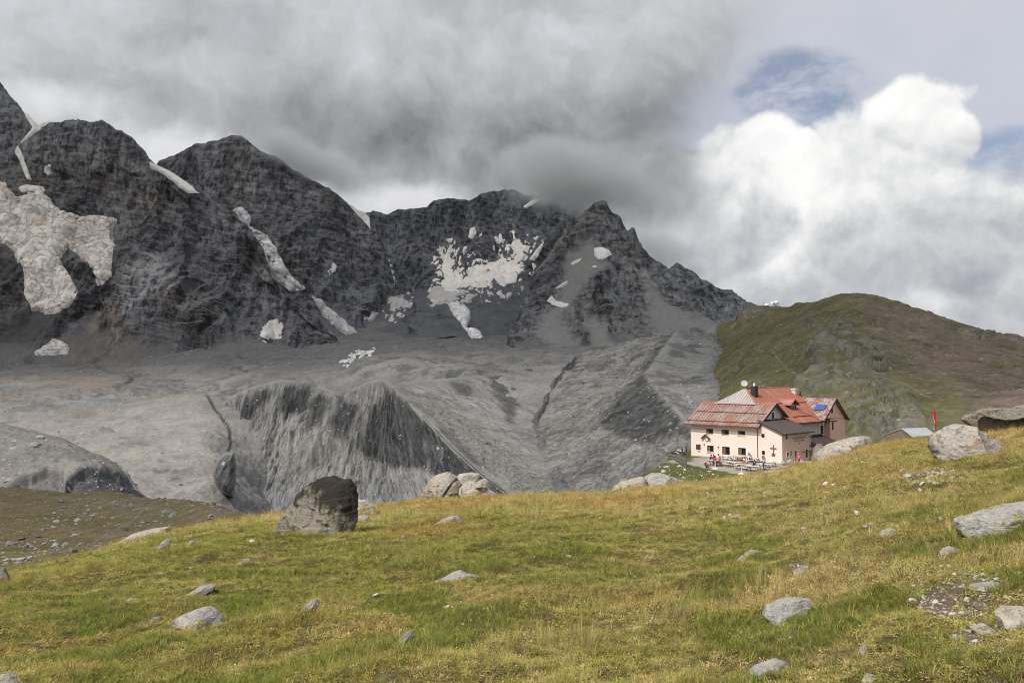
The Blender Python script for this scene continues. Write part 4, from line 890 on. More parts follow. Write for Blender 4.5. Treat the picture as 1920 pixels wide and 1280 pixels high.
def meadow_bumps(P):
    P = np.asarray(P, float).reshape(-1, 3)*np.array([1, 1, 0]); r = np.hypot(P[:, 0], P[:, 1])
    return (0.22*fbm(P, 7.0, 3)+0.13*fbm(P, 1.5, 3, off=3)+0.05*ridged(P, 0.8, 2, off=5))*sstep(r, 1.5, 6)+0.024*fbm(P, 0.3, 2)
def meadow_h(x, y):
    x = np.atleast_1d(np.asarray(x, float)); y = np.atleast_1d(np.asarray(y, float))
    return meadow_z(x, y)+meadow_bumps(np.stack([x, y, 0*x], -1))
def hit(px, py):
    """where the sight line through a photo pixel meets the turf"""
    d = at(px, py, 1.0); D = np.geomspace(2.0, 60, 900); g = D*d[2]-meadow_h(D*d[0], D)
    i = np.where(g < 0)[0]; k = i[0] if len(i) else int(np.argmin(g))
    return Vector((D[k]*d[0], D[k], float(meadow_h(D[k]*d[0], D[k])[0])))
BARE_SPOTS = [(hit(x, y), rx, ry) for x, y, rx, ry in ((1800,1115,95,48),(1850,1195,70,36),(1745,893,60,18),(1495,1072,26,20),(1440,1252,56,22))]
def turf_tone(P):
    """0 = fresh green, 1 = dry straw; second value: bare brown soil"""
    P = np.asarray(P, float)*np.array([1, 1, 0]); r = np.hypot(P[:, 0], P[:, 1])
    dry = 0.45*fbm(P, 9.0, 4, off=2.0)+1.0*fbm(P, 1.1, 5, 0.72, off=5.0)+0.30*sstep(r, 12, 28)+0.16*sstep(P[:, 0], -2, 8)
    bare = sstep(fbm(P, 1.1, 5, 0.68, off=8.0)+0.3*fbm(P, 6.0, 2, off=1.0), 0.24, 0.42)
    wob = 0.45*fbm(P, 0.5, 4, 0.65, off=3.0)
    for h_, rx, ry in BARE_SPOTS:
        D_ = h_.y; e_ = np.hypot((P[:, 0]-h_.x-(P[:, 1]-D_)*h_.x/D_)/(rx*D_/F), (P[:, 1]-D_)/(ry*D_*D_/(F*2.0)))
        bare = np.maximum(bare, sstep(1.05-e_+wob, 0.0, 0.5))
    return np.clip(0.34+dry, 0, 1), bare
def meadow():
    az = np.unique(np.concatenate([np.linspace(-math.pi, math.pi, 120), np.linspace(-0.72, 0.72, 440)]))
    rr = np.concatenate([[0.02], np.geomspace(0.6, 85, 300)])
    A, R = np.meshgrid(az, rr); X = R*np.sin(A); Y = R*np.cos(A)
    P = np.stack([X.ravel(), Y.ravel(), np.zeros(X.size)], -1)
    P[:, 2] = meadow_h(P[:, 0], P[:, 1])
    dry, bare = turf_tone(P)
    c = mixc(np.tile((0.062, 0.060, 0.022), (len(P), 1)), np.tile((0.130, 0.096, 0.046), (len(P), 1)), dry)
    c = mixc(c, np.tile((0.125, 0.093, 0.066), (len(P), 1)), bare*0.9)
    o = mesh_np('meadow', P, grid_quads(len(rr), len(az)), M_TURF, np.clip(c*(1+0.3*fbm(P, 0.3, 3))[:, None], 0.01, 0.5)); o['kind'] = 'structure'; o['label'] = 'sunlit alpine meadow sloping away in the foreground'
meadow()

# ------------------------------------------------------------------ terrace plateau under the hut
_B = at(1467, 869, 115.0); HZ = float(_B[2])
def plateau_z(x, y):
    x = np.asarray(x, float); y = np.asarray(y, float)
    edge = 15.2+(y-100)*0.403; e = x-edge
    P = np.stack([x, y, 0*x], -1).reshape(-1, 3)
    bump_ = (0.30*fbm(P, 9, 3)+0.10*fbm(P, 2.5, 3)).reshape(x.shape)
    hutflat = sstep(x-(24+(y-110)*0.4), -3, 2)*sstep(y, 101, 108)
    z = HZ-0.06-np.maximum(0, 103-y)*0.045-bump_*(1-hutflat)*1.0+0.25*(1-hutflat)*0
    z = z-np.maximum(0, y-150)*0.30
    return z-np.where(e < 1.5, 0.11*(1.5-e)**2*np.where(e > -4, 1, 0)+np.where(e <= -4, 3.33+(-4-e)*1.1, 0), 0)
def plateau():
    xs = np.linspace(-12, 140, 210); ys = np.linspace(62, 215, 200)
    X, Y = np.meshgrid(xs, ys); Z = plateau_z(X, Y); P = np.stack([X.ravel(), Y.ravel(), Z.ravel()], -1)
    px, py = to_px(P)
    c = mixc(np.tile((0.062, 0.080, 0.022), (len(P), 1)), np.tile((0.105, 0.098, 0.036), (len(P), 1)), sstep(fbm(P, 7, 4), -0.2, 0.4))
    grav = sstep(poly_sd(px, py, [(1248,866),(1290,870),(1320,877),(1370,886),(1400,891),(1480,905),(1520,880),(1520,855),(1300,858),(1296,866),(1262,862)])+2.0*fbm(P, 3, 3), -0.8, 0.8)
    c = mixc(c, np.tile((0.30, 0.275, 0.24), (len(P), 1))*(1+0.3*fbm(P, 1.2, 3))[:, None], grav)
    o = mesh_np('hut_terrace', P, grid_quads(len(ys), len(xs)), M_LAWN, np.clip(c, 0.01, 0.6)); o['kind'] = 'structure'; o['label'] = 'grassy plateau with gravel terrace around the hut'
plateau()

# ------------------------------------------------------------------ the hut.  local x = v (along the sign wall), local y = u (along the long front), z up
HROT = math.atan2(0.687, 0.727)
hut = empty('alpine_hut', (_B[0], _B[1], HZ), HROT)
tag(hut, 'pink walled mountain hut with rusty metal roofs on the plateau edge', 'hut')
_hc, _hs = math.cos(HROT), math.sin(HROT)
def to_local(P): q = np.asarray(P, float)-np.array([_B[0], _B[1], HZ]); return np.array([q[0]*_hc+q[1]*_hs, -q[0]*_hs+q[1]*_hc, q[2]])
def on_plane(px, py, n, c):
    """local point where the sight line meets the plane n.P = c of the hut's frame"""
    o0 = to_local((0, 0, 0)); d = to_local(at(px, py, 1.0))-o0; n = np.asarray(n, float)
    return o0+d*((c-n@o0)/(n@d))
def mat_plaster(name, c, c2=None, zsplit=None):
    m, g, b = new_mat(name); p = g.n('ShaderNodeTexCoord').outputs['Object']
    n = g.noise(p, 0.9, 6, 0.65); n2 = g.noise(g.v('MULTIPLY', p, (2.0, 2.0, 0.35)), 1.6, 5, 0.65)
    col = tuple(c)
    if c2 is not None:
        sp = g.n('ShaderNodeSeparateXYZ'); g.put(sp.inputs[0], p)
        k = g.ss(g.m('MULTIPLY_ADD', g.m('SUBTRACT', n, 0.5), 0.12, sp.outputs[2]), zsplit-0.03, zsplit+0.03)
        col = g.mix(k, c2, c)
    f = g.m('MULTIPLY_ADD', n, 0.14, g.m('MULTIPLY_ADD', n2, 0.16, 0.86))
    g.put(b.inputs['Base Color'], g.v('SCALE', col, f)); b.inputs['Roughness'].default_value = 0.9
    bump(g, b, g.noise(p, 14.0, 4, 0.6), 0.35, 0.02); return m
def mat_roof(name, a, b_, along, k0=0.42, k1=0.60, grey=None, rough=0.6):
    """sheet metal weathered in streaks; along = noise stretch in the hut's frame"""
    m, g, b = new_mat(name); p = g.n('ShaderNodeTexCoord').outputs['Object']
    n = g.noise(g.v('MULTIPLY', p, along), 1.0, 6, 0.68); n2 = g.noise(p, 0.55, 4, 0.6)
    k = g.ss(g.m('MULTIPLY_ADD', g.m('SUBTRACT', n2, 0.5), 0.65, n), k0, k1)
    c = g.mix(k, a, b_)
    if grey: c = g.mix(g.ss(g.noise(g.v('MULTIPLY', p, along), 0.55, 5, 0.7), 0.56, 0.66), c, grey)
    c = g.v('SCALE', c, g.m('MULTIPLY_ADD', g.noise(p, 5.0, 4, 0.65), 0.5, 0.75))
    g.put(b.inputs['Base Color'], c); b.inputs['Roughness'].default_value = rough; b.inputs['Specular IOR Level'].default_value = 0.35
    return m
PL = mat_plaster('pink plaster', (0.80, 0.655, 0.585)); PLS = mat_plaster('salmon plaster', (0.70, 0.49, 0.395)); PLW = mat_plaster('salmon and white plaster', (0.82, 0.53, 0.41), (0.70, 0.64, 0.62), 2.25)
PLG = mat_plaster('pale plaster', (0.66, 0.58, 0.57)); WHITE = mat_plain('white trim', (0.78, 0.75, 0.71), 0.7, 0.1)
ROOF1 = mat_roof('weathered zinc roof', (0.31, 0.275, 0.255), (0.275, 0.125, 0.092), (0.5, 4.0, 0.5), 0.34, 0.60)
ROOF2 = mat_roof('red painted metal roof', (0.41, 0.140, 0.080), (0.30, 0.135, 0.098), (3.0, 0.5, 0.5), 0.42, 0.62, grey=(0.30, 0.27, 0.26))
ROOFH = mat_roof('grey hip roof', (0.42, 0.39, 0.37), (0.36, 0.24, 0.20), (0.5, 5.0, 0.5), 0.45, 0.7)
ROOF3 = mat_roof('dark metal roof', (0.10, 0.090, 0.086), (0.115, 0.10, 0.095), (6.0, 0.5, 0.5)); ROOF4 = mat_roof('mottled wing roof', (0.34, 0.28, 0.25), (0.20, 0.10, 0.085), (2.0, 2.0, 1.0), 0.40, 0.55)
ROOF5 = mat_roof('dark brown roof', (0.075, 0.050, 0.046), (0.095, 0.062, 0.055), (4.0, 0.5, 0.5))
DARK = mat_plain('dark trim', (0.045, 0.038, 0.034), 0.6); BROWN = mat_plain('brown wood', (0.20, 0.105, 0.045), 0.7, 0.3, 4.0); GLASS = mat_plain('window glass', (0.018, 0.018, 0.02), 0.08, 0.1, spec=0.6)
METAL = mat_plain('grey metal', (0.34, 0.34, 0.35), 0.4, 0.1, metal=0.6); PIPE = mat_plain('brown drainpipe', (0.17, 0.075, 0.055), 0.5)
STONE = mat_plain('plinth stone', (0.36, 0.33, 0.29), 0.95, 0.4, 2.0)

def wall_panel(name, mat, plane, c, a0, a1, z0, z1, holes, depth=0.30, top=None, parent=None):
    """wall in plane 'f' (x = c, runs along y) or 's' (y = c, runs along x) with real openings; top = extra polygon of (a, z) above z1"""
    P = (lambda a, z, d=0.0: (c+d, a, z)) if plane == 'f' else (lambda a, z, d=0.0: (a, c+d, z))
    xs = sorted({a0, a1, *[h[0] for h in holes], *[h[1] for h in holes]}); zs = sorted({z0, z1, *[h[2] for h in holes], *[h[3] for h in holes]})
    mb = MB()
    for i in range(len(xs)-1):
        for j in range(len(zs)-1):
            xm, zm = (xs[i]+xs[i+1])/2, (zs[j]+zs[j+1])/2
            if any(h[0] < xm < h[1] and h[2] < zm < h[3] for h in holes): continue
            mb.add([P(xs[i], zs[j]), P(xs[i+1], zs[j]), P(xs[i+1], zs[j+1]), P(xs[i], zs[j+1])], [(0, 1, 2, 3)])
    for h in holes:
        r = [(h[0], h[2]), (h[1], h[2]), (h[1], h[3]), (h[0], h[3])]
        for i in range(4):
            p, q = r[i], r[(i+1) % 4]; mb.add([P(*p), P(*q), P(*q, depth), P(*p, depth)], [(0, 1, 2, 3)])
    if top: mb.add([P(a, z) for a, z in top], [tuple(range(len(top)))])
    me = bpy.data.meshes.new(name); me.from_pydata(mb.v, [], mb.f); me.update(); me.materials.append(mat)
    return link(bpy.data.objects.new(name, me), parent or hut)
FLOWER = mat_plain('pale flowers', (0.75, 0.52, 0.45), 0.9, 0.3, 9.0)
def window(plane, c, a0, a1, z0, z1, kind='plain', depth=0.26, hole=True, band=0.14):
    """window set in its opening: plaster surround, dark pane, casement, sill"""
    def bx(mb, A0, A1, Z0, Z1, d0, d1):
        if plane == 'f': mb.box((c+d0, A0, Z0), (c+d1, A1, Z1))
        else: mb.box((A0, c+d0, Z0), (A1, c+d1, Z1))
    m = MB(); b = band; f = -0.025
    bx(m, a0-b, a0, z0-b, z1+b, f, 0.0); bx(m, a1, a1+b, z0-b, z1+b, f, 0.0); bx(m, a0, a1, z1, z1+b, f, 0.0); bx(m, a0, a1, z0-b, z0, f, 0.0)
    w = m.build('window', WHITE, hut)
    m = MB(); bx(m, a0, a1, z0, z1, (depth if hole else -0.012)-0.02, (depth if hole else -0.012)); m.build('pane', GLASS, w)
    if kind in ('open', 'flowers'):                          # brown casement swung into the left half
        t = a0+(a1-a0)*0.60
        m = MB(); bx(m, t, a1-0.04, z0+0.06, z1-0.12, 0.10, 0.16); m.build('casement', BROWN, w)
        m = MB(); bx(m, a0-0.02, a1+0.02, z0-0.05, z0, -0.10, 0.02); m.build('sill', WHITE, w)
    else:
        m = MB(); am = (a0+a1)/2; d = depth if hole else 0.0
        bx(m, am-0.03, am+0.03, z0, z1, d-0.05, d-0.021); m.build('glazing_bar', DARK, w)
    if kind == 'flowers':
        bm = bmesh.new(); rr = random.Random(int(a0*100))
        for k in range(7):
            a = a0+(a1-a0)*(k+0.5)/7; r = 0.07+0.06*rr.random(); z = z0+0.05+0.06*rr.random()
            q = Vector((c-0.06, a, z)) if plane == 'f' else Vector((a, c-0.06, z))
            bmesh.ops.create_icosphere(bm, subdivisions=1, radius=r, matrix=Matrix.Translation(q))
        me = bpy.data.meshes.new('flowers'); bm.to_mesh(me); bm.free(); me.materials.append(FLOWER); link(bpy.data.objects.new('flowers', me), w)
    return w
# front block (long front on x = 0)
U1 = 3.77; UA = 15.4; W1 = 9.36; EZ = 5.45; RZ = 8.48
top_w = [(11.35, 12.65, 3.72, 4.45), (8.62, 9.92, 3.70, 4.42), (5.85, 7.15, 3.66, 4.38)]
gnd_w = [(11.30, 12.50, 0.80, 1.86), (8.50, 9.85, 0.66, 1.86), (5.80, 7.10, 0.62, 1.86)]
wall_panel('wall', PL, 'f', 0.0, U1, UA, 0.0, EZ, top_w+gnd_w)
for i, h in enumerate(top_w): window('f', 0.0, *h, kind='flowers' if i == 2 else 'open')
for i, h in enumerate(gnd_w): window('f', 0.0, *h, kind='flowers' if i != 1 else 'open')
MB().box((-0.05, 9.0, -0.6), (0.02, UA+0.06, 0.16)).build('plinth', STONE, hut)
wall_panel('wall', PLG, 's', U1, 0.0, W1, 0.0, EZ, [], top=[(0.0, EZ), (W1, EZ), (W1/2, RZ-0.08)])
wall_panel('wall', PL, 's', UA, 0.0, W1, -0.6, EZ, [], top=[(0.0, EZ), (W1, EZ), (W1/2, RZ-0.08)])
wall_panel('wall', PL, 'f', W1, U1, UA, 0.0, EZ, [])
window('s', U1, 4.05, 4.75, 6.15, 7.05, hole=False, band=0.10)
def roof_slab(name, corners, mat, th=0.16, seam=None, seam_mat=None, seam_h=0.05):
    """roof plane: four corners eave-left, eave-right, ridge-right, ridge-left; seams run up the slope"""
    c = [Vector(q) for q in corners]; n = (c[1]-c[0]).cross(c[3]-c[0]).normalized()
    if n.z < 0: n = -n
    r = MB().prism([tuple(q) for q in c], tuple(-n*th)).build(name, mat, hut)
    if seam:
        m = MB(); k = max(2, int((c[1]-c[0]).length/seam))
        for i in range(1, k):
            a = c[0].lerp(c[1], i/k)+n*0.005; b = c[3].lerp(c[2], i/k)+n*0.005; s_ = (c[1]-c[0]).normalized()*0.028
            m.add([a-s_, a+s_, b+s_, b-s_, a-s_+n*seam_h, a+s_+n*seam_h, b+s_+n*seam_h, b-s_+n*seam_h], [(0,3,2,1),(4,5,6,7),(0,1,5,4),(1,2,6,5),(2,3,7,6),(3,0,4,7)])
        o = m.build('standing_seams', seam_mat or mat, r); o['kind'] = 'stuff'
    return r, n
sl1 = (RZ-EZ)/(W1/2)
def r1(x, y, up=0.0): return (x, y, 5.66+(x if x < W1/2 else W1-x)*0.614+up)
roofA, nA = roof_slab('roof', [r1(-0.85, UA+0.7), r1(-0.85, U1-0.55), r1(W1/2, U1-0.55), r1(W1/2, UA+0.7)], ROOF1, seam=0.52)
roof_slab('roof', [r1(W1+0.7, U1-0.55), r1(W1+0.7, UA+0.7), r1(W1/2+0.002, UA+0.7), r1(W1/2+0.002, U1-0.55)], ROOF1)
# barge boards of the front gable, snow guards, gutter
for sx in (0, 1):
    xa, xb = (-0.8, W1/2) if sx == 0 else (W1+0.65, W1/2)
    a = Vector(r1(xa, U1-0.60)); b = Vector(r1(xb, U1-0.60)); MB().prism([a-Vector((0, 0, .34)), a-Vector((0, 0, .02)), b-Vector((0, 0, .02)), b-Vector((0, 0, .34))], (0, 0.045, 0)).build('barge_board', DARK, hut)
for x, y0, y1 in ((-0.15, U1-0.4, UA+0.6), (2.05, 12.6, 15.6), (2.02, 8.2, 12.75), (1.98, U1-0.1, 8.35), (3.95, 6.5, 13.0)):
    MB().box((x-0.03, y0, r1(x, 0)[2]+0.02), (x+0.03, y1, r1(x, 0)[2]+0.13)).build('snow_guard', DARK, hut)
MB().tube([r1(-0.90, UA+0.7, -0.12), r1(-0.90, U1-0.5, -0.12)], 0.07).build('gutter', PIPE, hut)
MB().tube([r1(-0.90, U1-0.3, -0.16), (-0.12, U1+0.06, EZ-0.35), (-0.09, U1+0.06, 0.0)], 0.055).build('drainpipe', PIPE, hut)
# lean-to with the cross on its front and the lettering on its side wall
LV = 8.4
cross_w = [(2.72, 3.25, 3.55, 4.12), (2.70, 3.22, 1.08, 1.66)]
wall_panel('wall', PL, 'f', 0.0, 0.0, U1, 0.0, 4.32, cross_w, top=[(0.0, 4.32), (U1, 4.32), (U1, 5.9)])
for h in cross_w: window('f', 0.0, *h, depth=0.18, band=0.09)
sign_w = [(1.05, 1.68, 3.36, 4.05), (1.36, 1.95, 0.92, 1.56), (3.62, 4.32, 0.02, 1.64), (7.05, 7.85, 0.34, 1.62)]
wall_panel('wall', PLS, 's', 0.0, 0.0, LV, -0.5, 4.32, [h for h in sign_w])
for i, h in enumerate(sign_w):
    if i == 2: continue
    window('s', 0.0, *h, depth=0.18, band=0.11)
door = MB().box((3.62, 0.20, 0.02), (4.32, 0.25, 1.64)).build('door', DARK, hut)
MB().box((3.50, -0.03, 0.0), (3.62, 0.0, 1.76)).box((4.32, -0.03, 0.0), (4.44, 0.0, 1.76)).box((3.62, -0.03, 1.64), (4.32, 0.0, 1.76)).build('door_frame', WHITE, door)
MB().box((3.72, 0.17, 0.75), (3.76, 0.20, 0.9)).build('handle', METAL, door)
for z in (1.0, 1.38): MB().box((2.42, -0.04, z), (2.70, 0.0, z+0.24)).build('notice_board', BROWN, hut)
wall_panel('wall', PLS, 'f', LV, 0.0, 3.0, 0.0, 4.22, [], top=[(0.0, 4.22), (3.0, 4.22), (3.0, 5.6)])
slL = 0.42
def rl(x, y): return (x, y, 4.50+y*slL)
roofL, nL = roof_slab('roof', [rl(-0.35, -0.55), rl(LV+0.35, -0.55), rl(LV+0.35, U1-0.02), rl(-0.35, U1-0.02)], ROOF3, seam=0.36)
MB().tube([(-0.35, -0.62, 4.16), (LV+0.4, -0.62, 4.16)], 0.07).build('gutter', DARK, hut)
MB().tube([(LV+0.30, -0.60, 4.10), (LV+0.32, -0.35, 3.80), (LV+0.08, -0.06, 3.4), (LV+0.08, -0.06, 0.0)], 0.05).build('drainpipe', WHITE, hut)
MB().prism([(-0.36, -0.5, 4.08), (-0.36, -0.5, 4.27), rl(-0.36, U1-0.6), (-0.36, U1-0.6, rl(0, U1-0.6)[2]-0.2)], (0.04, 0, 0)).build('barge_board', DARK, hut)
# crucifix, small shrine roof over a round sign, notice case
CR = MB().box((-0.10, 1.28, 1.30), (-0.03, 1.40, 2.60)).box((-0.098, 0.86, 2.05), (-0.032, 1.84, 2.17)).build('wall_cross', mat_plain('dark cross wood', (0.16, 0.062, 0.048), 0.7), hut)
MB().box((-0.12, 1.33, 1.55), (-0.10, 1.35, 2.2)).box((-0.12, 1.15, 2.10), (-0.10, 1.53, 2.125)).build('figure', mat_plain('cross figure', (0.5, 0.38, 0.28), 0.7), CR)
MB().prism([(-0.05, 1.10, 0.95), (-0.05, 1.62, 0.95), (-0.05, 1.66, 1.30), (-0.05, 1.36, 1.42), (-0.05, 1.06, 1.30)], (0.05, 0, 0)).build('plaque', mat_plain('plaque wood', (0.20, 0.115, 0.09), 0.8), hut)
sh = MB()
sh.prism([(-0.42, 13.42, 2.92), (-0.42, 13.35, 2.86), (-0.42, 12.62, 3.50), (-0.42, 12.62, 3.60)], (0.42, 0, 0)); sh.prism([(-0.421, 12.62, 3.60), (-0.421, 12.62, 3.50), (-0.421, 11.90, 2.84), (-0.421, 11.83, 2.90)], (0.419, 0, 0))
shr = sh.build('shrine_roof', BROWN, hut)
m = MB(); ring = [(-0.06, 12.46+0.33*math.cos(t), 2.78+0.36*math.sin(t)) for t in [2*math.pi*i/20 for i in range(20)]]; m.prism(ring, (0.06, 0, 0)); med = m.build('medallion', mat_plain('green wreath', (0.17, 0.20, 0.10), 0.8, 0.4, 9.0), hut)
m = MB(); ring = [(-0.075, 12.46+0.22*math.cos(t), 2.78+0.24*math.sin(t)) for t in [2*math.pi*i/20 for i in range(20)]]; m.prism(ring, (0.012, 0, 0)); m.build('medallion_face', WHITE, med)
nb = MB().box((-0.06, 13.62, 1.12), (0.0, 14.45, 1.92)).build('notice_case', mat_plain('dark notice case', (0.075, 0.045, 0.038), 0.5), hut)
MB().box((-0.03, 13.5, 1.0), (-0.001, 14.57, 2.04)).build('case_surround', WHITE, nb)
for y, z in ((13.95, 0.86), (12.95, 1.98), (10.45, 1.72)): MB().box((-0.14, y-0.10, z-0.05), (0.0, y+0.10, z+0.05)).build('wall_lamp', DARK, hut)
# main block: hipped roof, its big slope falls towards -y
MZ = 5.4; MS = 0.6575; MR = 10.66
wall_panel('wall', PLG, 's', 3.0, LV-0.5, 22.0, 0.0, MZ, [(18.3, 19.6, 3.15, 4.6)])
window('s', 3.0, 18.3, 19.6, 3.15, 4.6, depth=0.25)
wall_panel('wall', PLG, 's', 17.0, 9.0, 24.4, -1.0, MZ, []); wall_panel('wall', PLG, 'f', 24.4, 3.0, 17.0, 0.0, MZ, [])
def rm(x, y, up=0.0): return (x, y, MZ+(min(y, 20-y)-2)*MS+up)
VR0, VR1 = 7.22, 21.0
VE = 24.6; HC = (3.95, 6.2)                                # right eave corner; where the left hip sinks into the front roof
def hip_z(x): return MR-(VR0-x)*(MR-8.17)/(VR0-HC[0])
mp = [rm(8.6, 2.0), rm(VE, 2.0), rm(VR1, 10.0), rm(VR0, 10.0), (HC[0], HC[1], 8.162)]
roofM = MB().prism(mp, (0, 0.10, -0.16)).build('roof', ROOF2, hut)
mseam = MB()
for i in range(1, 40):
    x = HC[0]+(VE-HC[0])*i/40
    yt = 10.0 if VR0 < x < VR1 else (HC[1]+(10-HC[1])*(x-HC[0])/(VR0-HC[0]) if x <= VR0 else 2+8*(VE-x)/(VE-VR1))
    yb = 2.0 if x > 8.6 else HC[1]+(2.0-HC[1])*(x-HC[0])/(8.6-HC[0])
    a, b = Vector(rm(x, yb, .01)), Vector(rm(x, yt, .01)); w_ = Vector((0.028, 0, 0)); h_ = Vector((0, 0, 0.05))
    mseam.add([a-w_, a+w_, b+w_, b-w_, a-w_+h_, a+w_+h_, b+w_+h_, b-w_+h_], [(0,3,2,1),(4,5,6,7),(0,1,5,4),(1,2,6,5),(2,3,7,6),(3,0,4,7)])
o = mseam.build('standing_seams', ROOF2, roofM); o['kind'] = 'stuff'
MB().prism([rm(VE, 18.0), rm(9.0, 18.0), (HC[0], 20-HC[1], 8.162), rm(VR0, 10.01), rm(VR1, 10.01)], (0, -0.10, -0.16)).build('roof', ROOF2, hut)
hipL = MB().prism([(HC[0], HC[1], 8.17), (VR0, 10.0, MR+.01), (HC[0], 20-HC[1], 8.17)], (0.12, 0, -0.15)).build('roof', ROOFH, hut)
hs_ = MB()
for i in range(1, 16):
    y = HC[1]+(20-2*HC[1])*i/16; f = 1-abs(y-10)/(10-HC[1]); a = Vector((HC[0], y, 8.19)); b = Vector((HC[0]+(VR0-HC[0])*f, y, 8.19+(MR-8.17)*f)); w_ = Vector((0, 0.03, 0)); h_ = Vector((-0.03, 0, 0.05))
    hs_.add([a-w_, a+w_, b+w_, b-w_, a-w_+h_, a+w_+h_, b+w_+h_, b-w_+h_], [(0,3,2,1),(4,5,6,7),(0,1,5,4),(1,2,6,5),(2,3,7,6),(3,0,4,7)])
o = hs_.build('standing_seams', ROOFH, hipL); o['kind'] = 'stuff'
MB().prism([rm(VE, 2.0, .01), rm(VE, 18.0, .01), rm(VR1, 10.0, .01)], (-0.12, 0, -0.15)).build('roof', ROOF2, hut)
for p, q in ((rm(VR0, 10, .06), rm(VR1, 10, .06)), (rm(VR0, 10, .06), (HC[0], HC[1], 8.2)), (rm(VR1, 10, .06), rm(VE, 2, .06))): MB().tube([p, q], 0.09, 5).build('ridge_cap', METAL if p[0] > 20 else ROOF1, hut)
MB().tube([rm(9.0, 1.93, -.1), rm(22.0, 1.93, -.1)], 0.08).build('gutter', DARK, hut)
for x0, x1, y in ((9.6, 16.0, 3.2), (10.5, 20.5, 6.2)): MB().box((x0, y-0.03, rm(0, y)[2]+0.02), (x1, y+0.03, rm(0, y)[2]+0.15)).build('snow_guard', DARK, hut)
# far wing with gable towards -y
WA, WH = 21.05, 4.25; WZ = 5.6; WR = 8.85
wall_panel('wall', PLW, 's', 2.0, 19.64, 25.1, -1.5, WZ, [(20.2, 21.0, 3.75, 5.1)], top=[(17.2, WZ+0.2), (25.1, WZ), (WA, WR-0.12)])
window('s', 2.0, 20.2, 21.0, 3.75, 5.1, depth=0.2, band=0.13)
window('s', 2.0, 19.95, 20.75, 6.55, 7.45, hole=False, band=0.13)
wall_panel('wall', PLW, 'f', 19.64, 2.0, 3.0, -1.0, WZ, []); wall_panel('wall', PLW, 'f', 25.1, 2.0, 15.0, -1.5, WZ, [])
sw = (WR-WZ)/WH
def rw(x, y, up=0.0): return (x, y, WR+0.12-abs(x-WA)*sw+up)
roofW, nW = roof_slab('roof', [rw(WA-WH-0.3, 12.0), rw(WA-WH-0.3, 1.5), rw(WA, 1.5), rw(WA, 12.0)], ROOF4, seam=0.5)
roof_slab('roof', [rw(WA+WH+0.45, 1.5), rw(WA+WH+0.45, 12.0), rw(WA+0.002, 12.0), rw(WA+0.002, 1.5)], ROOF4)
for sx in (-1, 1):
    a = Vector(rw(WA+sx*(WH+0.4), 1.45)); b = Vector(rw(WA, 1.45)); MB().prism([a-Vector((0, 0, .30)), a, b, b-Vector((0, 0, .30))], (0, 0.045, 0)).build('barge_board', DARK, hut)
# low dark porch roof between the lean-to and the wing
def rp(x, y): return (x, y, 2.16+y*0.36)
roof_slab('roof', [rp(LV+0.02, -0.30), rp(18.3, -0.30), rp(18.3, 2.95), rp(LV+0.02, 2.95)], ROOF5, seam=0.5)
wall_panel('wall', PLS, 's', 0.3, LV, 17.4, -1.5, 2.2, [(9.6, 10.7, -0.5, 1.3), (12.6, 13.6, -0.5, 1.25)]); wall_panel('wall', PLS, 'f', 17.4, 0.3, 3.0, -1.5, 2.2, [], top=[(0.3, 2.2), (3.0, 2.2), (3.0, 3.1)])
for a in (9.6, 12.6): MB().box((a, 0.55, -0.5), (a+1.05, 0.6, 1.3)).build('door', DARK, hut)
MB().tube([rp(LV+0.1, -0.36), rp(18.35, -0.36)], 0.07).build('gutter', DARK, hut)
MB().tube([(18.2, -0.36, 2.0), (18.2, -0.1, 1.7), (17.5, 0.2, 1.4), (17.5, 0.2, -1.0)], 0.05).build('drainpipe', WHITE, hut)
MB().box((5.6, -0.30, 1.30), (8.5, -0.18, 1.40)).box((8.35, -0.2, 0.0), (8.45, -0.1, 1.4)).build('wall_rail', BROWN, hut)
# dormer
DU = 5.0; dz0 = rm(0, DU)[2]
dm = MB(); dm.add([(12.0, DU, dz0-0.2), (14.2, DU, dz0-0.2), (14.2, DU, 8.1), (13.1, DU, 8.85), (12.0, DU, 8.1), (12.0, 6.6, 8.1), (14.2, 6.6, 8.1), (13.1, 7.3, 8.85)], [(0, 1, 2, 3, 4), (0, 4, 5), (1, 6, 2)])
dorm = dm.build('dormer', ROOF5, hut)
MB().box((12.75, DU-0.03, dz0+0.15), (13.45, DU-0.005, 8.0)).build('pane', GLASS, dorm); MB().box((12.68, DU-0.045, dz0+0.08), (12.75, DU-0.004, 8.05)).box((13.45, DU-0.045, dz0+0.08), (13.52, DU-0.004, 8.05)).box((12.68, DU-0.046, 8.0), (13.52, DU-0.003, 8.06)).build('window_frame', WHITE, dorm)
for sx in (-1, 1):
    q = [(13.1, DU-0.45, 8.95), (13.1, 7.7, 8.95), (13.1+sx*1.5, 7.0, 8.02), (13.1+sx*1.5, DU-0.45, 8.02)]; MB().prism(q, (0, 0, -0.1)).build('dormer_roof', ROOF2, dorm)
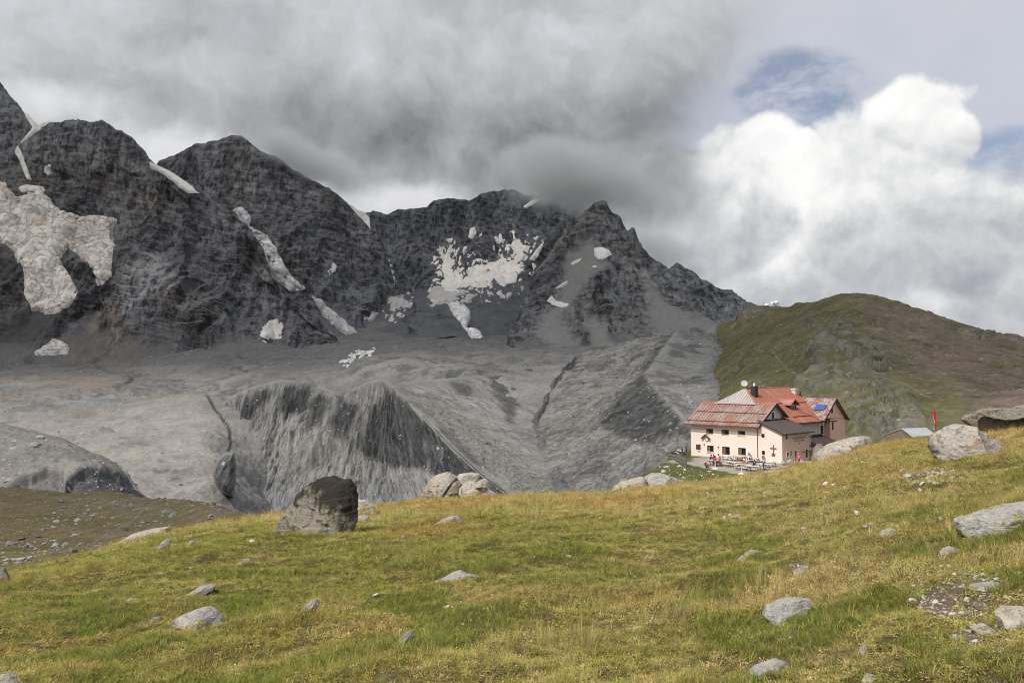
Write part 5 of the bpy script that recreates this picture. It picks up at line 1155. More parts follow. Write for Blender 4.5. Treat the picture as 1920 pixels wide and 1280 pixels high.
# chimneys, dish, solar panel, ladders
def on_main(px, py): q = on_plane(px, py, (0, -MS, 1), MZ-2*MS); return q
q = on_main(1414.5, 742); ch = MB().box((q[0]-0.45, q[1]-0.4, q[2]-0.6), (q[0]+0.45, q[1]+0.4, q[2]+1.55)).build('chimney', DARK, hut)
MB().tube([(q[0], q[1], q[2]+1.55), (q[0], q[1], q[2]+2.0)], 0.16, 8).build('chimney_pot', WHITE, ch)
q = on_main(1489.5, 738); ch = MB().box((q[0]-0.35, q[1]-0.35, q[2]-0.5), (q[0]+0.35, q[1]+0.35, q[2]+0.75)).build('chimney', mat_plain('pale chimney', (0.62, 0.55, 0.46), 0.9), hut); MB().box((q[0]-0.45, q[1]-0.45, q[2]+0.75), (q[0]+0.45, q[1]+0.45, q[2]+0.9)).build('chimney_cap', WHITE, ch)
MB().tube([(q[0]+0.9, q[1]-0.6, q[2]-0.3), (q[0]+0.9, q[1]-0.6, q[2]+0.35)], 0.16, 8).build('vent_pipe', DARK, hut)
dish = empty('satellite_dish'); dish.parent = hut; dish.location = (VR0-0.3, 10.0, MR-0.05)
MB().tube([(0, 0, 0), (0, 0, 0.75)], 0.04).build('mast', METAL, dish)
m = MB(); R_ = 0.52; nn = 18; dv = Vector((-0.75, -0.6, 0.28)).normalized(); da = dv.orthogonal().normalized(); db_ = dv.cross(da); vv = [Vector((0, 0, 0.85))-dv*0.10]; 
for k, (r, dd) in enumerate(((0.28, -0.07), (0.45, -0.02), (R_, 0.02))): vv += [Vector((0, 0, 0.85))+dv*dd+(da*math.cos(2*math.pi*i/nn)+db_*math.sin(2*math.pi*i/nn))*r for i in range(nn)]
ff = [(0, 1+i, 1+(i+1) % nn) for i in range(nn)]+[(1+k*nn+i, 1+(k+1)*nn+i, 1+(k+1)*nn+(i+1) % nn, 1+k*nn+(i+1) % nn) for k in range(2) for i in range(nn)]
m.add(vv, ff); m.build('reflector', mat_plain('dish grey', (0.50, 0.50, 0.50), 0.5), dish, smooth=True)
tag(dish); dish['label'] = 'grey satellite dish on the roof peak'
sp = on_plane(1538, 763, (1, 0, 0), 18.9); sol = empty('solar_panel'); sol.parent = hut; sol.location = tuple(sp)
MB().prism([(-0.55, -0.85, -0.42), (-0.55, 0.85, -0.42), (0.45, 0.85, 0.42), (0.45, -0.85, 0.42)], (0.05, 0, -0.05)).build('panel', mat_plain('solar blue', (0.045, 0.085, 0.30), 0.25, 0.2, spec=0.6), sol)
for yy in (-0.6, 0.6):
    MB().tube([(0.4, yy, 0.35), (0.5, yy, -0.75)], 0.035).build('bracket', DARK, sol); MB().tube([(-0.5, yy, -0.45), (-0.3, yy, -1.1)], 0.035).build('bracket', DARK, sol)
def ladder(a, b, w, n):
    a, b, w = Vector(a), Vector(b), Vector(w); m = MB()
    for s_ in (-1, 1): m.tube([a+w*s_, b+w*s_], 0.035, 5)
    for i in range(n): p = a.lerp(b, (i+0.5)/n); m.tube([p-w, p+w], 0.022, 4)
    return m.build('ladder', METAL, hut)
ladder(rm(13.9, 4.6, .12), rm(16.9, 1.95, .12), (0.2, 0.12, 0), 12); ladder((17.0, 1.75, 5.6), (17.0, 1.75, 2.8), (0.22, 0, 0), 9)
# lettering
def lettering(body, x, z, size):
    cu = bpy.data.curves.new('lettering', 'FONT'); cu.body = body; cu.size = size; cu.align_x = 'CENTER'; cu.align_y = 'CENTER'; cu.extrude = 0.004; cu.resolution_u = 3
    tmp = bpy.data.objects.new('lettering_curve', cu); me = bpy.data.meshes.new_from_object(tmp); bpy.data.objects.remove(tmp)
    o = bpy.data.objects.new('lettering', me); o['kind'] = 'stuff'; o.location = (x, -0.012, z); o.rotation_euler = (math.pi/2, 0, 0); me.materials.clear(); me.materials.append(LETTER); return link(o, hut)
LETTER = mat_plain('brown lettering', (0.20, 0.10, 0.07), 0.8)
lettering('SCHAUBACHHÜTTE', 5.15, 3.42, 0.46); lettering('RIF. CITTÀ DI MILANO', 5.15, 3.03, 0.33); lettering('2581', 5.15, 2.62, 0.27)

# ------------------------------------------------------------------ terrace furniture and people
def ground_at(px, py):
    d = at(px, py, 1.0); D = HZ/d[2]
    for _ in range(4): D = float(plateau_z(np.array([d[0]*D]), np.array([D]))[0])/d[2]
    return Vector((d[0]*D, D, d[2]*D))
WOODG = mat_plain('bleached table wood', (0.60, 0.57, 0.52), 0.8, 0.25, 3.0); WOODD = mat_plain('dark bench wood', (0.13, 0.10, 0.08), 0.8, 0.3, 3.0); WOODF = mat_plain('grey fence wood', (0.20, 0.175, 0.145), 0.9, 0.4, 2.5)
def copy_tree(o, parent=None):
    c = o.copy(); COL.objects.link(c); c.parent = parent
    for k in ('label', 'category', 'group'):
        if k in o: c[k] = o[k]
    for ch_ in [q for q in bpy.data.objects if q.parent == o]: copy_tree(ch_, c)
    return c
def picnic_table():
    t = empty('picnic_table')
    for i in range(4): MB().box((-1.05, -0.36+0.185*i, 0.72), (1.05, -0.36+0.185*i+0.17, 0.76)).build('table_plank', WOODG, t)
    for y in (-0.72, 0.72): MB().box((-1.05, y-0.13, 0.42), (1.05, y+0.13, 0.46)).build('bench', WOODG, t)
    for x in (-0.75, 0.75):
        for sy in (-1, 1): MB().tube([(x, 0.22*sy, 0.715), (x, 0.62*sy, 0.0)], 0.045, 5).build('leg', WOODD, t)
        MB().box((x-0.03, -0.82, 0.36), (x+0.03, 0.82, 0.415)).build('cross_bar', WOODD, t)
    return t
tab0 = picnic_table()
TABLES = [(1337,872,0,'picnic table with red and orange clad guests at left'),(1357,873,4,'long pale picnic table in front of the middle window'),(1360,863,-5,'picnic table close to the wall under the left window'),(1386,864,0,'picnic table close to the wall under the middle window'),
          (1412,867,3,'picnic table where the person in green bends over'),(1378,876,-8,'picnic table where the guest in pink red sits'),(1395,881,6,'picnic table beside the guest in orange'),(1413,884,0,'nearest picnic table beside the guest in dark vest'),(1442,874,5,'picnic table at the wall with the cross'),(1430,880,-6,'picnic table behind the standing person in grey shirt'),
          (1277,853,-42,'picnic table behind the fence at the left corner of the hut')]
for i, (px, py, rot, lab) in enumerate(TABLES):
    t = tab0 if i == 0 else copy_tree(tab0)
    t.location = ground_at(px, py); t.rotation_euler = (0, 0, HROT+math.pi/2+math.radians(rot)); tag(t, lab, 'table', 'picnic tables on the hut terrace')
def parasol_stand(px, py, lab):
    t = empty('parasol_stand', ground_at(px, py))
    MB().tube([(0, 0, 0.01), (0, 0, 0.12)], 0.42, 14, 0.36).build('base', WHITE, t); MB().tube([(0, 0, 0.12), (0, 0, 1.1)], 0.05, 8).build('pole', WHITE, t); tag(t, lab, 'parasol stand', 'parasol stands without parasols')
parasol_stand(1341, 878.5, 'white parasol stand beside the guests in red'); parasol_stand(1390, 888.5, 'white parasol stand at the front edge of the terrace')

M_PEOPLE, g_, b_ = new_mat('clothing and skin'); g_.put(b_.inputs['Base Color'], g_.n('ShaderNodeVertexColor', layer_name='col').outputs[0]); b_.inputs['Roughness'].default_value = 0.85
SKIN = (0.50, 0.31, 0.22)
def person(px, py, pose, facing, shirt, trousers, hair, label, h=1.0, sleeves=True, hat=None, dz=0.0):
    """one continuous figure grown from a posed skeleton"""
    J = {}; sit = pose == 'sit'; bend = pose == 'bend'
    pz = 0.52 if sit else 0.93
    lean = 0.16 if sit else (0.50 if bend else 0.02)
    def up(d): return (lean*d/0.55, (d if not bend else d*0.45))
    def tor(d, x=0.0): a, z = up(d); return (x, a, pz+z)
    J['pelvis'] = (0, 0, pz); J['belly'] = tor(0.17); J['chest'] = tor(0.36); J['neck'] = tor(0.53); hz = tor(0.68); J['head'] = (0, hz[1]+0.03, hz[2]); J['crown'] = (0, hz[1]+0.04, hz[2]+0.10)
    for s_, n in ((-1, 'l'), (1, 'r')):
        J['sho'+n] = tor(0.46, 0.18*s_)
        c = J['sho'+n]
        if sit: J['elb'+n] = (0.23*s_, c[1]+0.12, c[2]-0.24); J['han'+n] = (0.15*s_, c[1]+0.34, c[2]-0.20)
        elif bend: J['elb'+n] = (0.20*s_, c[1]+0.06, c[2]-0.28); J['han'+n] = (0.14*s_, c[1]+0.18, c[2]-0.50)
        else: J['elb'+n] = (0.24*s_, c[1]-0.02, c[2]-0.29); J['han'+n] = (0.22*s_, c[1]+0.12, c[2]-0.52)
        J['fin'+n] = tuple(Vector(J['han'+n])+(Vector(J['han'+n])-Vector(J['elb'+n])).normalized()*0.10)
        J['hip'+n] = (0.095*s_, 0, pz-0.05)
        if sit: J['kne'+n] = (0.12*s_, 0.44, 0.50); J['ank'+n] = (0.12*s_, 0.40, 0.09)
        else: J['kne'+n] = (0.11*s_, 0.04, 0.49); J['ank'+n] = (0.11*s_, -0.02+0.06*s_, 0.09)
        a = J['ank'+n]; J['toe'+n] = (a[0]*1.1, a[1]+0.15, 0.04)
    R = dict(pelvis=.15, belly=.145, chest=.16, neck=.06, head=.10, crown=.075, sho=.075, elb=.05, han=.038, fin=.028, hip=.10, kne=.066, ank=.045, toe=.04)
    E_ = [('pelvis','belly'),('belly','chest'),('chest','neck'),('neck','head'),('head','crown')]
    for n in 'lr': E_ += [('chest','sho'+n),('sho'+n,'elb'+n),('elb'+n,'han'+n),('han'+n,'fin'+n),('pelvis','hip'+n),('hip'+n,'kne'+n),('kne'+n,'ank'+n),('ank'+n,'toe'+n)]
    names = list(J); me = bpy.data.meshes.new('skeleton'); me.from_pydata([J[k] for k in names], [(names.index(a), names.index(b)) for a, b in E_], [])
    ob = bpy.data.objects.new('skeleton', me); COL.objects.link(ob)
    bpy.context.view_layer.objects.active = ob
    ob.modifiers.new('skin', 'SKIN'); ob.modifiers.new('sub', 'SUBSURF').levels = 1
    sv = me.skin_vertices[0].data
    for i, k in enumerate(names):
        r = R.get(k, R.get(k[:3])); sv[i].radius = (r, r*0.8 if k in ('belly', 'chest') else r); sv[i].use_root = (k == 'pelvis')
    dg = bpy.context.evaluated_depsgraph_get(); body = bpy.data.meshes.new_from_object(ob.evaluated_get(dg)); bpy.data.objects.remove(ob)
    V = np.empty(len(body.vertices)*3, np.float32); body.vertices.foreach_get('co', V); V = V.reshape(-1, 3)
    JP = np.array([J[k] for k in names]); nearest = np.argmin(((V[:, None]-JP[None])**2).sum(-1), 1)
    zone = {}
    for k in names:
        b3 = k[:3]
        zone[k] = SKIN if k in ('neck', 'head', 'crown') or b3 in ('han', 'fin') or (b3 == 'elb' and not sleeves) else ((0.05, 0.045, 0.04) if b3 in ('toe', 'ank') else (trousers if b3 in ('hip', 'kne') or k == 'pelvis' else shirt))
    c4 = np.ones((len(V), 4), np.float32); c4[:, :3] = np.array([zone[k] for k in names])[nearest]
    ca = body.color_attributes.new('col', 'FLOAT_COLOR', 'POINT'); ca.data.foreach_set('color', c4.ravel()); body.materials.clear(); body.materials.append(M_PEOPLE); body.polygons.foreach_set('use_smooth', [True]*len(body.polygons))
    o = bpy.data.objects.new('person', body); COL.objects.link(o)
    g0 = ground_at(px, py); o.location = (g0.x, g0.y, g0.z+dz); o.rotation_euler = (0, 0, facing); o.scale = (h, h, h); tag(o, label, 'person', 'guests on the hut terrace')
    hd = Vector(J['head']); bm = bmesh.new(); bmesh.ops.create_uvsphere(bm, u_segments=12, v_segments=8, radius=0.125, matrix=Matrix.Translation(hd+Vector((0, -0.02, 0.035))))
    bmesh.ops.delete(bm, geom=[v for v in bm.verts if v.co.z < hd.z-0.02 and v.co.y > hd.y-0.05], context='VERTS')
    hm = bpy.data.meshes.new('hair'); bm.to_mesh(hm); bm.free(); hm.materials.append(mat_plain('hair or hat', hat or hair, 0.9)); link(bpy.data.objects.new('hat' if hat else 'hair', hm), o)
    return o
RED = (0.55, 0.03, 0.03); ORG = (0.70, 0.14, 0.04); GRN = (0.03, 0.20, 0.10); GRY = (0.42, 0.43, 0.46); WHT = (0.72, 0.72, 0.72); BLK = (0.03, 0.03, 0.035); JEA = (0.035, 0.055, 0.10); PNK = (0.75, 0.04, 0.28); HB = (0.04, 0.028, 0.02); HL = (0.30, 0.20, 0.10)
fU = HROT; fD = HROT+math.pi   # facing along the tables' width
person(1331,869,'sit',fD+.2,BLK,JEA,HB,'seated guest in black with dark hair at the left table'); person(1335.5,869.5,'sit',fD,RED,BLK,HB,'seated guest in red jacket behind the left table'); person(1338.5,874,'sit',fD-.1,(0.62,0.04,0.06),BLK,HB,'seated guest in bright red beside the white parasol stand',h=1.05)
person(1343,872,'sit',fU,GRY,JEA,HB,'seated guest in grey between the red and orange guests'); person(1347.5,873.5,'sit',fD,ORG,JEA,HL,'seated guest in orange at the left table',h=1.05); person(1350,868,'sit',fU+.3,WHT,BLK,HB,'seated guest in white shirt with dark hair')
person(1380.5,873.5,'sit',fD,(0.60,0.12,0.12),BLK,HL,'seated guest in pinkish red at the middle tables'); person(1392,879,'sit',fD+.2,(0.68,0.11,0.05),BLK,HL,'seated guest in orange red with a white cap',hat=WHT,h=1.05); person(1401,874,'sit',fU,WHT,JEA,HL,'seated guest in white behind the orange red one'); person(1412.5,881.5,'sit',fD,BLK,JEA,HB,'seated guest in a dark vest at the nearest table',h=1.05)
person(1407.5,866,'bend',HROT+math.pi/2-2.2,GRN,(0.22,0.21,0.18),HL,'standing person in green shirt bending over a table',sleeves=False); person(1432,882,'stand',fU+.4,GRY,JEA,HL,'standing person in light grey shirt and dark jeans',sleeves=False); person(1427.5,872.5,'sit',fD,WHT,BLK,HB,'seated guest behind the standing person in grey shirt'); person(1434.5,870.5,'sit',fU,(0.25,0.22,0.20),BLK,HL,'seated guest in brown near the wall with the cross')
person(1498.5,872,'stand',2.6,PNK,BLK,HL,'person in bright pink jacket by the lettered wall',dz=-0.15)
person(1274,852,'sit',fU+.8,(0.45,0.55,0.05),BLK,HB,'seated guest in yellow green vest behind the fence'); person(1281,853,'sit',fU+.6,BLK,JEA,HB,'seated guest in dark clothes behind the fence'); person(1288,853.5,'sit',fU+.8,(0.09,0.09,0.11),JEA,HB,'seated guest in dark grey close to the hut corner')
def backpack(px, py, c1, c2, lab):
    g0 = ground_at(px, py); t = empty('backpack', g0, HROT)
    bm = bmesh.new(); bmesh.ops.create_icosphere(bm, subdivisions=2, radius=1.0)
    for v in bm.verts: v.co = Vector((v.co.x*0.20, v.co.y*0.16, 0.27+v.co.z*0.27))*1.0
    me = bpy.data.meshes.new('bag'); bm.to_mesh(me); bm.free(); me.materials.append(mat_plain('bag', c1, 0.8)); link(bpy.data.objects.new('bag', me), t)
    MB().box((-0.14, -0.22, 0.06), (0.14, -0.12, 0.26)).build('pocket', mat_plain('bag pocket', c2, 0.8), t)
    for sx in (-1, 1): MB().tube([(0.1*sx, 0.12, 0.5), (0.12*sx, 0.2, 0.32), (0.1*sx, 0.12, 0.1)], 0.02, 5).build('strap', DARK, t)
    tag(t, lab, 'backpack', 'backpacks on the terrace')
backpack(1323, 873, (0.42, 0.02, 0.03), BLK, 'dark red backpack left of the guests'); backpack(1325, 877, (0.02, 0.12, 0.07), (0.05, 0.2, 0.12), 'green backpack on the gravel at the left table'); backpack(1330, 877, (0.50, 0.03, 0.05), WHT, 'red and white backpack next to the green one')
# fence at the plateau edge
def fence(name, pts, lab):
    P = [ground_at(*q) for q in pts]; t = empty(name, P[0]); o0 = P[0]; rr = random.Random(4)
    for a, b in zip(P[:-1], P[1:]):
        L = (b-a).length; d = (b-a).normalized(); n = int(L/0.20); pr = Vector((-d.y, d.x, 0))*0.02
        for i in range(n):
            c = a-o0+d*(i+0.5)*L/n; w = d*0.072; h = 0.95+0.12*rr.random(); tl = Vector((rr.uniform(-.03, .03), rr.uniform(-.03, .03), h))
            MB().prism([c-w+pr, c+w+pr, c+w+pr+tl, c-w+pr+tl], tuple(-pr*2)).build('slat', WOODF, t)
        for z in (0.3, 0.75): MB().tube([a-o0+Vector((0, 0, z))-pr*3, b-o0+Vector((0, 0, z))-pr*3], 0.035, 5).build('rail', WOODF, t)
        for q in (a, b): MB().tube([q-o0-pr*5+Vector((0, 0, -.3)), q-o0-pr*5+Vector((0, 0, 1.1))], 0.06, 6).build('post', WOODF, t)
    tag(t, lab, 'fence')
fence('wooden_fence', [(1253.5, 861.5), (1270, 866), (1288, 874)], 'grey slatted fence facing the camera below the hut corner'); fence('wooden_fence', [(1253, 860.5), (1260, 855), (1268, 851)], 'grey slatted fence running along the plateau edge')
# flag poles, signpost, stone shed
def far_pt(px, py, D): return Vector(at(px, py, D))
def pole(px, ytop, D, base, lab, r=0.06):
    top = far_pt(px, ytop, D); t = empty('flag_pole', (top.x, top.y, base)); MB().tube([(0, 0, 0), (0, 0, top.z-base)], r, 7, r*0.7).build('shaft', WOODF, t); bm = MB().tube([(0, 0, top.z-base), (0, 0, top.z-base+0.1)], r*1.2, 7, r*0.5).build('finial', WOODF, t); tag(t, lab, 'pole', 'bare poles and flag pole'); return t, top.z-base
GB = -12.2
p1, h1 = pole(1750.5, 762, 120, GB, 'tall pole carrying the red and white flag'); pole(1771, 763, 122, GB, 'bare wooden pole right of the flag'); pole(1791, 764, 124, GB, 'rightmost bare wooden pole behind the pale boulder')
def flag():
    t = empty('flag', (p1.location.x, p1.location.y, GB)); n, k = 14, 10; cols = {'red': (0.55, 0.02, 0.03), 'white': (0.80, 0.79, 0.77)}
    def cloth(u, v): # limp folds hanging down the pole
        a = v*2.2; r = 0.08+0.13*v+0.05*math.sin(u*7); return (r*math.sin(a*3+u*2)*0.9+0.10*v, -0.05-0.10*v-0.04*math.cos(a*4), h1-0.35-u*3.0-v*0.15)
    for nm, v0, v1, cc in (('stripe', 0.0, 0.34, 'red'), ('stripe', 0.34, 0.66, 'white'), ('stripe', 0.66, 1.0, 'red')):
        m = MB(); vs_ = [cloth(i/n, v0+(v1-v0)*j/k) for i in range(n+1) for j in range(k+1)]
        m.add(vs_, [(i*(k+1)+j, i*(k+1)+j+1, (i+1)*(k+1)+j+1, (i+1)*(k+1)+j) for i in range(n) for j in range(k)]); m.build(nm, mat_plain('flag '+cc, cols[cc], 0.8), t, smooth=True)
    tag(t, 'limp red and white flag hanging on the tall pole', 'flag')
flag()
sg = empty('signpost', tuple(far_pt(1752.5, 812, 110)-Vector((0, 0, 1.8)))); zt = 1.8+far_pt(1752.5, 794, 110).z-far_pt(1752.5, 812, 110).z
MB().tube([(0, 0, 0), (0, 0, zt+0.1)], 0.06, 7).build('post', WOODF, sg)
for k, (dx, dz, l) in enumerate(((-0.1, 0.0, -0.45), (0.1, 0.05, 0.75), (0.1, -0.22, 0.5))): MB().prism([(dx, -0.09, zt-0.08+dz), (dx+l, -0.09, zt-0.08+dz), (dx+l*1.2, -0.09, zt+dz), (dx+l, -0.09, zt+0.08+dz), (dx, -0.09, zt+0.08+dz)], (0, 0.03, 0)).build('sign_arm', BROWN if k else WOODF, sg)
tag(sg, 'wooden signpost with small arms below the flag', 'signpost')
def shed():
    D = 128; rL = far_pt(1690, 803, D); rR = far_pt(1737, 801, D+3); eR = far_pt(1755, 815, D-1); eL = far_pt(1712, 819, D-3); base = -12.5
    t = empty('stone_shed', (rL.x, rL.y, base)); o0 = Vector(t.location); q = [v-o0 for v in (rL, rR, eR, eL)]
    bk = [q[0]+(q[0]-q[3])*Vector((1, 0, 0)).x*0+Vector((-1.6, 3.2, -1.3)), q[1]+Vector((-1.2, 3.4, -1.3))]
    M_S = mat_plain('grey corrugated sheet', (0.36, 0.37, 0.38), 0.55, 0.12, 1.0)
    r = MB().prism([q[3], q[2], q[1], q[0]], (0, 0.02, -0.08)).build('roof', M_S, t); MB().prism([q[0], q[1], bk[1], bk[0]], (0, -0.02, -0.08)).build('roof', M_S, t)
    m = MB()
    for i in range(1, 12):
        a = q[0].lerp(q[1], i/12); b = q[3].lerp(q[2], i/12); m.tube([a+Vector((0, -.02, .03)), b+Vector((0, -.02, .03))], 0.035, 4)
    o = m.build('ridges', M_S, r); o['kind'] = 'stuff'
    w = MB(); lo = q[3].lerp(q[0], 0.04); pts = [q[3]*0.97+Vector((0.1, 0.1, -0.1)), q[0]+Vector((0.1, 0.0, -0.12)), bk[0]+Vector((0.15, -0.1, -0.1))]
    w.add([pts[0], pts[1], pts[2], (pts[2].x, pts[2].y, 0), (pts[0].x, pts[0].y, 0)], [(0, 1, 2, 3, 4)]); w.add([pts[0], q[2]*0.98+Vector((0, 0.1, -0.1)), Vector((q[2].x*0.98, q[2].y+0.1, 0)), (pts[0].x, pts[0].y, 0)], [(0, 1, 2, 3)]); w.build('wall', mat_plain('brown field stone', (0.20, 0.15, 0.11), 0.95, 0.5, 2.5), t)
    tag(t, 'small stone shed with grey metal roof below the crest', 'shed')
shed()

# ------------------------------------------------------------------ boulders and stones lying on the meadow
def mat_stone(name, c, dark=0.5, yellow=0.0, warm=0.0, stain=0.0, ds=5.0):
    """weathered gneiss: layered grain, black and yellow lichen, rusty spots"""
    m, g, b = new_mat(name); p = g.n('ShaderNodeTexCoord').outputs['Object']
    w = g.v('ADD', p, g.v('SCALE', g.v('SUBTRACT', g.noise(p, 2.0, 4, 0.6, col=True), (0.5, 0.5, 0.5)), 0.35))
    lay = g.noise(g.v('MULTIPLY', w, (1.6, 1.6, 7.0)), 1.7, 6, 0.68); n = g.noise(p, 4.0, 6, 0.7); fine = g.noise(p, 24.0, 4, 0.7)
    f = g.m('MULTIPLY_ADD', g.m('SUBTRACT', lay, 0.5), 1.0, g.m('MULTIPLY_ADD', g.m('SUBTRACT', n, 0.5), 0.8, g.m('MULTIPLY_ADD', g.m('SUBTRACT', fine, 0.5), 0.9, 1.0)))
    col = g.v('SCALE', tuple(c), g.m('MAXIMUM', f, 0.25))
    if warm: col = g.mix(g.m('MULTIPLY', g.ss(g.noise(p, 1.8, 5, 0.65), 0.50, 0.66), warm), col, (0.30, 0.20, 0.12))
    col = g.mix(g.m('MULTIPLY', g.ss(g.m('MULTIPLY_ADD', g.noise(p, ds, 6, 0.72), 1.0, g.m('MULTIPLY', lay, 0.35)), 0.70, 0.80), dark), col, (0.045, 0.04, 0.035))
    if stain:
        sp = g.n('ShaderNodeSeparateXYZ'); g.put(sp.inputs[0], g.n('ShaderNodeTexCoord').outputs['Generated'])
        k = g.ss(g.m('ADD', g.m('MULTIPLY_ADD', g.m('SUBTRACT', g.noise(g.v('MULTIPLY', p, (1.0, 1.0, 0.4)), 5.0, 6, 0.7), 0.5), 2.2, sp.outputs[2]), g.m('MULTIPLY', sp.outputs[0], 0.35)), 0.55, 1.0)
        col = g.mix(g.m('MULTIPLY', k, stain), col, (0.035, 0.031, 0.027))
    if yellow: col = g.mix(g.m('MULTIPLY', g.ss(g.m('MULTIPLY_ADD', g.noise(p, 15.0, 4, 0.7), 0.35, g.noise(p, 3.6, 5, 0.65)), 0.83-0.07*yellow, 0.87-0.07*yellow), 0.75), col, (0.36, 0.345, 0.10))
    g.put(b.inputs['Base Color'], col); b.inputs['Roughness'].default_value = 0.95; b.inputs['Specular IOR Level'].default_value = 0.15
    bump(g, b, g.m('MULTIPLY_ADD', lay, 0.8, g.m('MULTIPLY_ADD', fine, 0.25, n)), 0.9, 0.07)
    return m
ST_GREY = mat_stone('grey stone', (0.36, 0.34, 0.312), 0.65, 0.05); ST_PALE = mat_stone('pale stone', (0.42, 0.385, 0.325), 0.65, 0.25, 0.6); ST_LICH = mat_stone('lichen stone', (0.37, 0.355, 0.335), 0.5, 1.0)
ST_DARK = mat_stone('dark boulder', (0.27, 0.25, 0.205), 0.8, 0.0, 0.3, stain=0.97, ds=8.0); ST_OUT = mat_stone('layered outcrop', (0.25, 0.23, 0.195), 0.7, 0.25, 0.4); ST_VEIN = mat_stone('pale boulder', (0.43, 0.40, 0.36), 0.6, 0.12, 0.65)
ROCK_FEET = []
def rock(poly, mat, label, D=None, thick=0.85, seed=1, cuts=16, rough=1.0, nphi=90, nth=40, name='boulder', cat='rock', layers=0.0, e=0.42):
    """a stone whose outline is known from the front: rounded in depth, cut by random fracture planes, roughened"""
    poly = np.asarray(poly, float); cx = (poly[:, 0].min()+poly[:, 0].max())/2; yb = poly[:, 1].max()
    sink = 0.06 if D is None else -0.10
    if D is None: D = hit(cx, yb-1.5).y
    D0 = D; sc = D/F; W = (poly[:, 0].max()-poly[:, 0].min())*sc; H = (poly[:, 1].max()-poly[:, 1].min())*sc
    T = thick*min(W, H*2.2)*0.5; D = D+T*0.9
    sc = D/F; c0 = at(poly[:, 0].mean(), poly[:, 1].mean(), D)
    q = np.stack([(poly[:, 0]-poly[:, 0].mean())*sc, -(poly[:, 1]-poly[:, 1].mean())*sc], -1)
    ph = np.linspace(0, 2*math.pi, nphi, endpoint=False); rho = np.zeros(nphi)
    A = q; Bq = np.roll(q, -1, 0)
    for i, t in enumerate(ph):
        d = np.array([math.cos(t), math.sin(t)]); best = 0
        for a, b in zip(A, Bq):
            ev = b-a; den = d[0]*ev[1]-d[1]*ev[0]
            if abs(den) < 1e-9: continue
            tt = (a[0]*ev[1]-a[1]*ev[0])/den; uu = (a[0]*d[1]-a[1]*d[0])/den
            if tt > 0 and -1e-6 <= uu <= 1+1e-6: best = max(best, tt)
        rho[i] = best or 0.5*H
    rho = (rho*6+np.roll(rho, 1)+np.roll(rho, -1))/8
    th = np.linspace(-math.pi/2, math.pi/2, nth); TH, PH = np.meshgrid(th, ph, indexing='ij')
    ce = np.cos(TH)**e; P = np.stack([rho[None]*np.cos(PH)*ce, T*np.sign(np.sin(TH))*np.abs(np.sin(TH))**0.62, rho[None]*np.sin(PH)*ce], -1).reshape(-1, 3)
    rg = np.random.default_rng(seed)
    for k in range(cuts):
        n = rg.normal(size=3); n[1] = -abs(n[1])-0.45; n[2] = abs(n[2])*0.9 if rg.random() < 0.75 else n[2]; n[0] *= 1.1; n /= np.linalg.norm(n)
        h = P@n; lim = h.max()*rg.uniform(0.50, 0.88); ex = np.maximum(h-lim, 0)*sstep(-P[:, 1]/T, -0.15, 0.30); P = P-n[None]*ex[:, None]
    s0 = min(W, H, 1.5)
    nrm = P/(np.linalg.norm(P, axis=1, keepdims=True)+1e-6); off = seed*7.7
    ax = rg.normal(size=3)*np.array([0.35, 0.2, 0.1])+np.array([0.25, 0, 1.0]); ax /= np.linalg.norm(ax)             # bedding direction
    v = (P@ax)/s0*7.0+1.3*fbm(P, s0*0.8, 3, off=off); f = v-np.floor(v); led = np.where(f < 0.7, f/0.7, (1-f)/0.3)-0.5
    crack = sstep(ridged(P, s0*0.8, 2, 0.5, off=off+3), 0.80, 0.97)
    d = rough*s0*(0.028*fbm(P, s0*0.5, 3, off=off)+0.026*fbm(P, s0*0.12, 3, 0.65, off=off)+(0.016+0.03*layers)*led*sstep(fbm(P, s0*0.7, 2, off=off+9), -0.3, 0.2)-0.055*crack)
    P = P+nrm*d[:, None]
    quads = []
    for i in range(nth-1):
        a = i*nphi+np.arange(nphi); b = i*nphi+(np.arange(nphi)+1) % nphi; quads.append(np.stack([a, b, b+nphi, a+nphi], -1))
    V = P; o = mesh_np(name, V, np.concatenate(quads), mat, smooth=False); o.location = tuple(c0-np.array([0, 0, sink*H])); ROCK_FEET.append((float(c0[0]), float(D0), float(W)))
    try: o.data.set_sharp_from_angle(angle=math.radians(38))
    except Exception: pass
    tag(o, label, cat); return o
rock([(515,988),(522,968),(545,935),(566,908),(585,896),(608,891),(622,888),(636,896),(648,892),(658,902),(664,920),(668,945),(664,975),(654,998),(620,1003),(580,1006),(545,1010),(522,1004)], ST_DARK, 'large dark boulder with black stained top on the meadow crest', seed=3, thick=0.8, cuts=15, nphi=150, nth=60, rough=1.5)
rock([(660,945),(668,934),(684,936),(700,946),(704,958),(694,968),(672,968),(663,960)], ST_PALE, 'small tilted boulder leaning beside the large dark boulder', seed=5, rough=1.5)
rock([(655,979),(668,968),(684,964),(693,969),(684,978),(664,983)], ST_GREY, 'flat pale stone in front of the small tilted boulder', seed=6)
CP = 'stones of the rock pile'
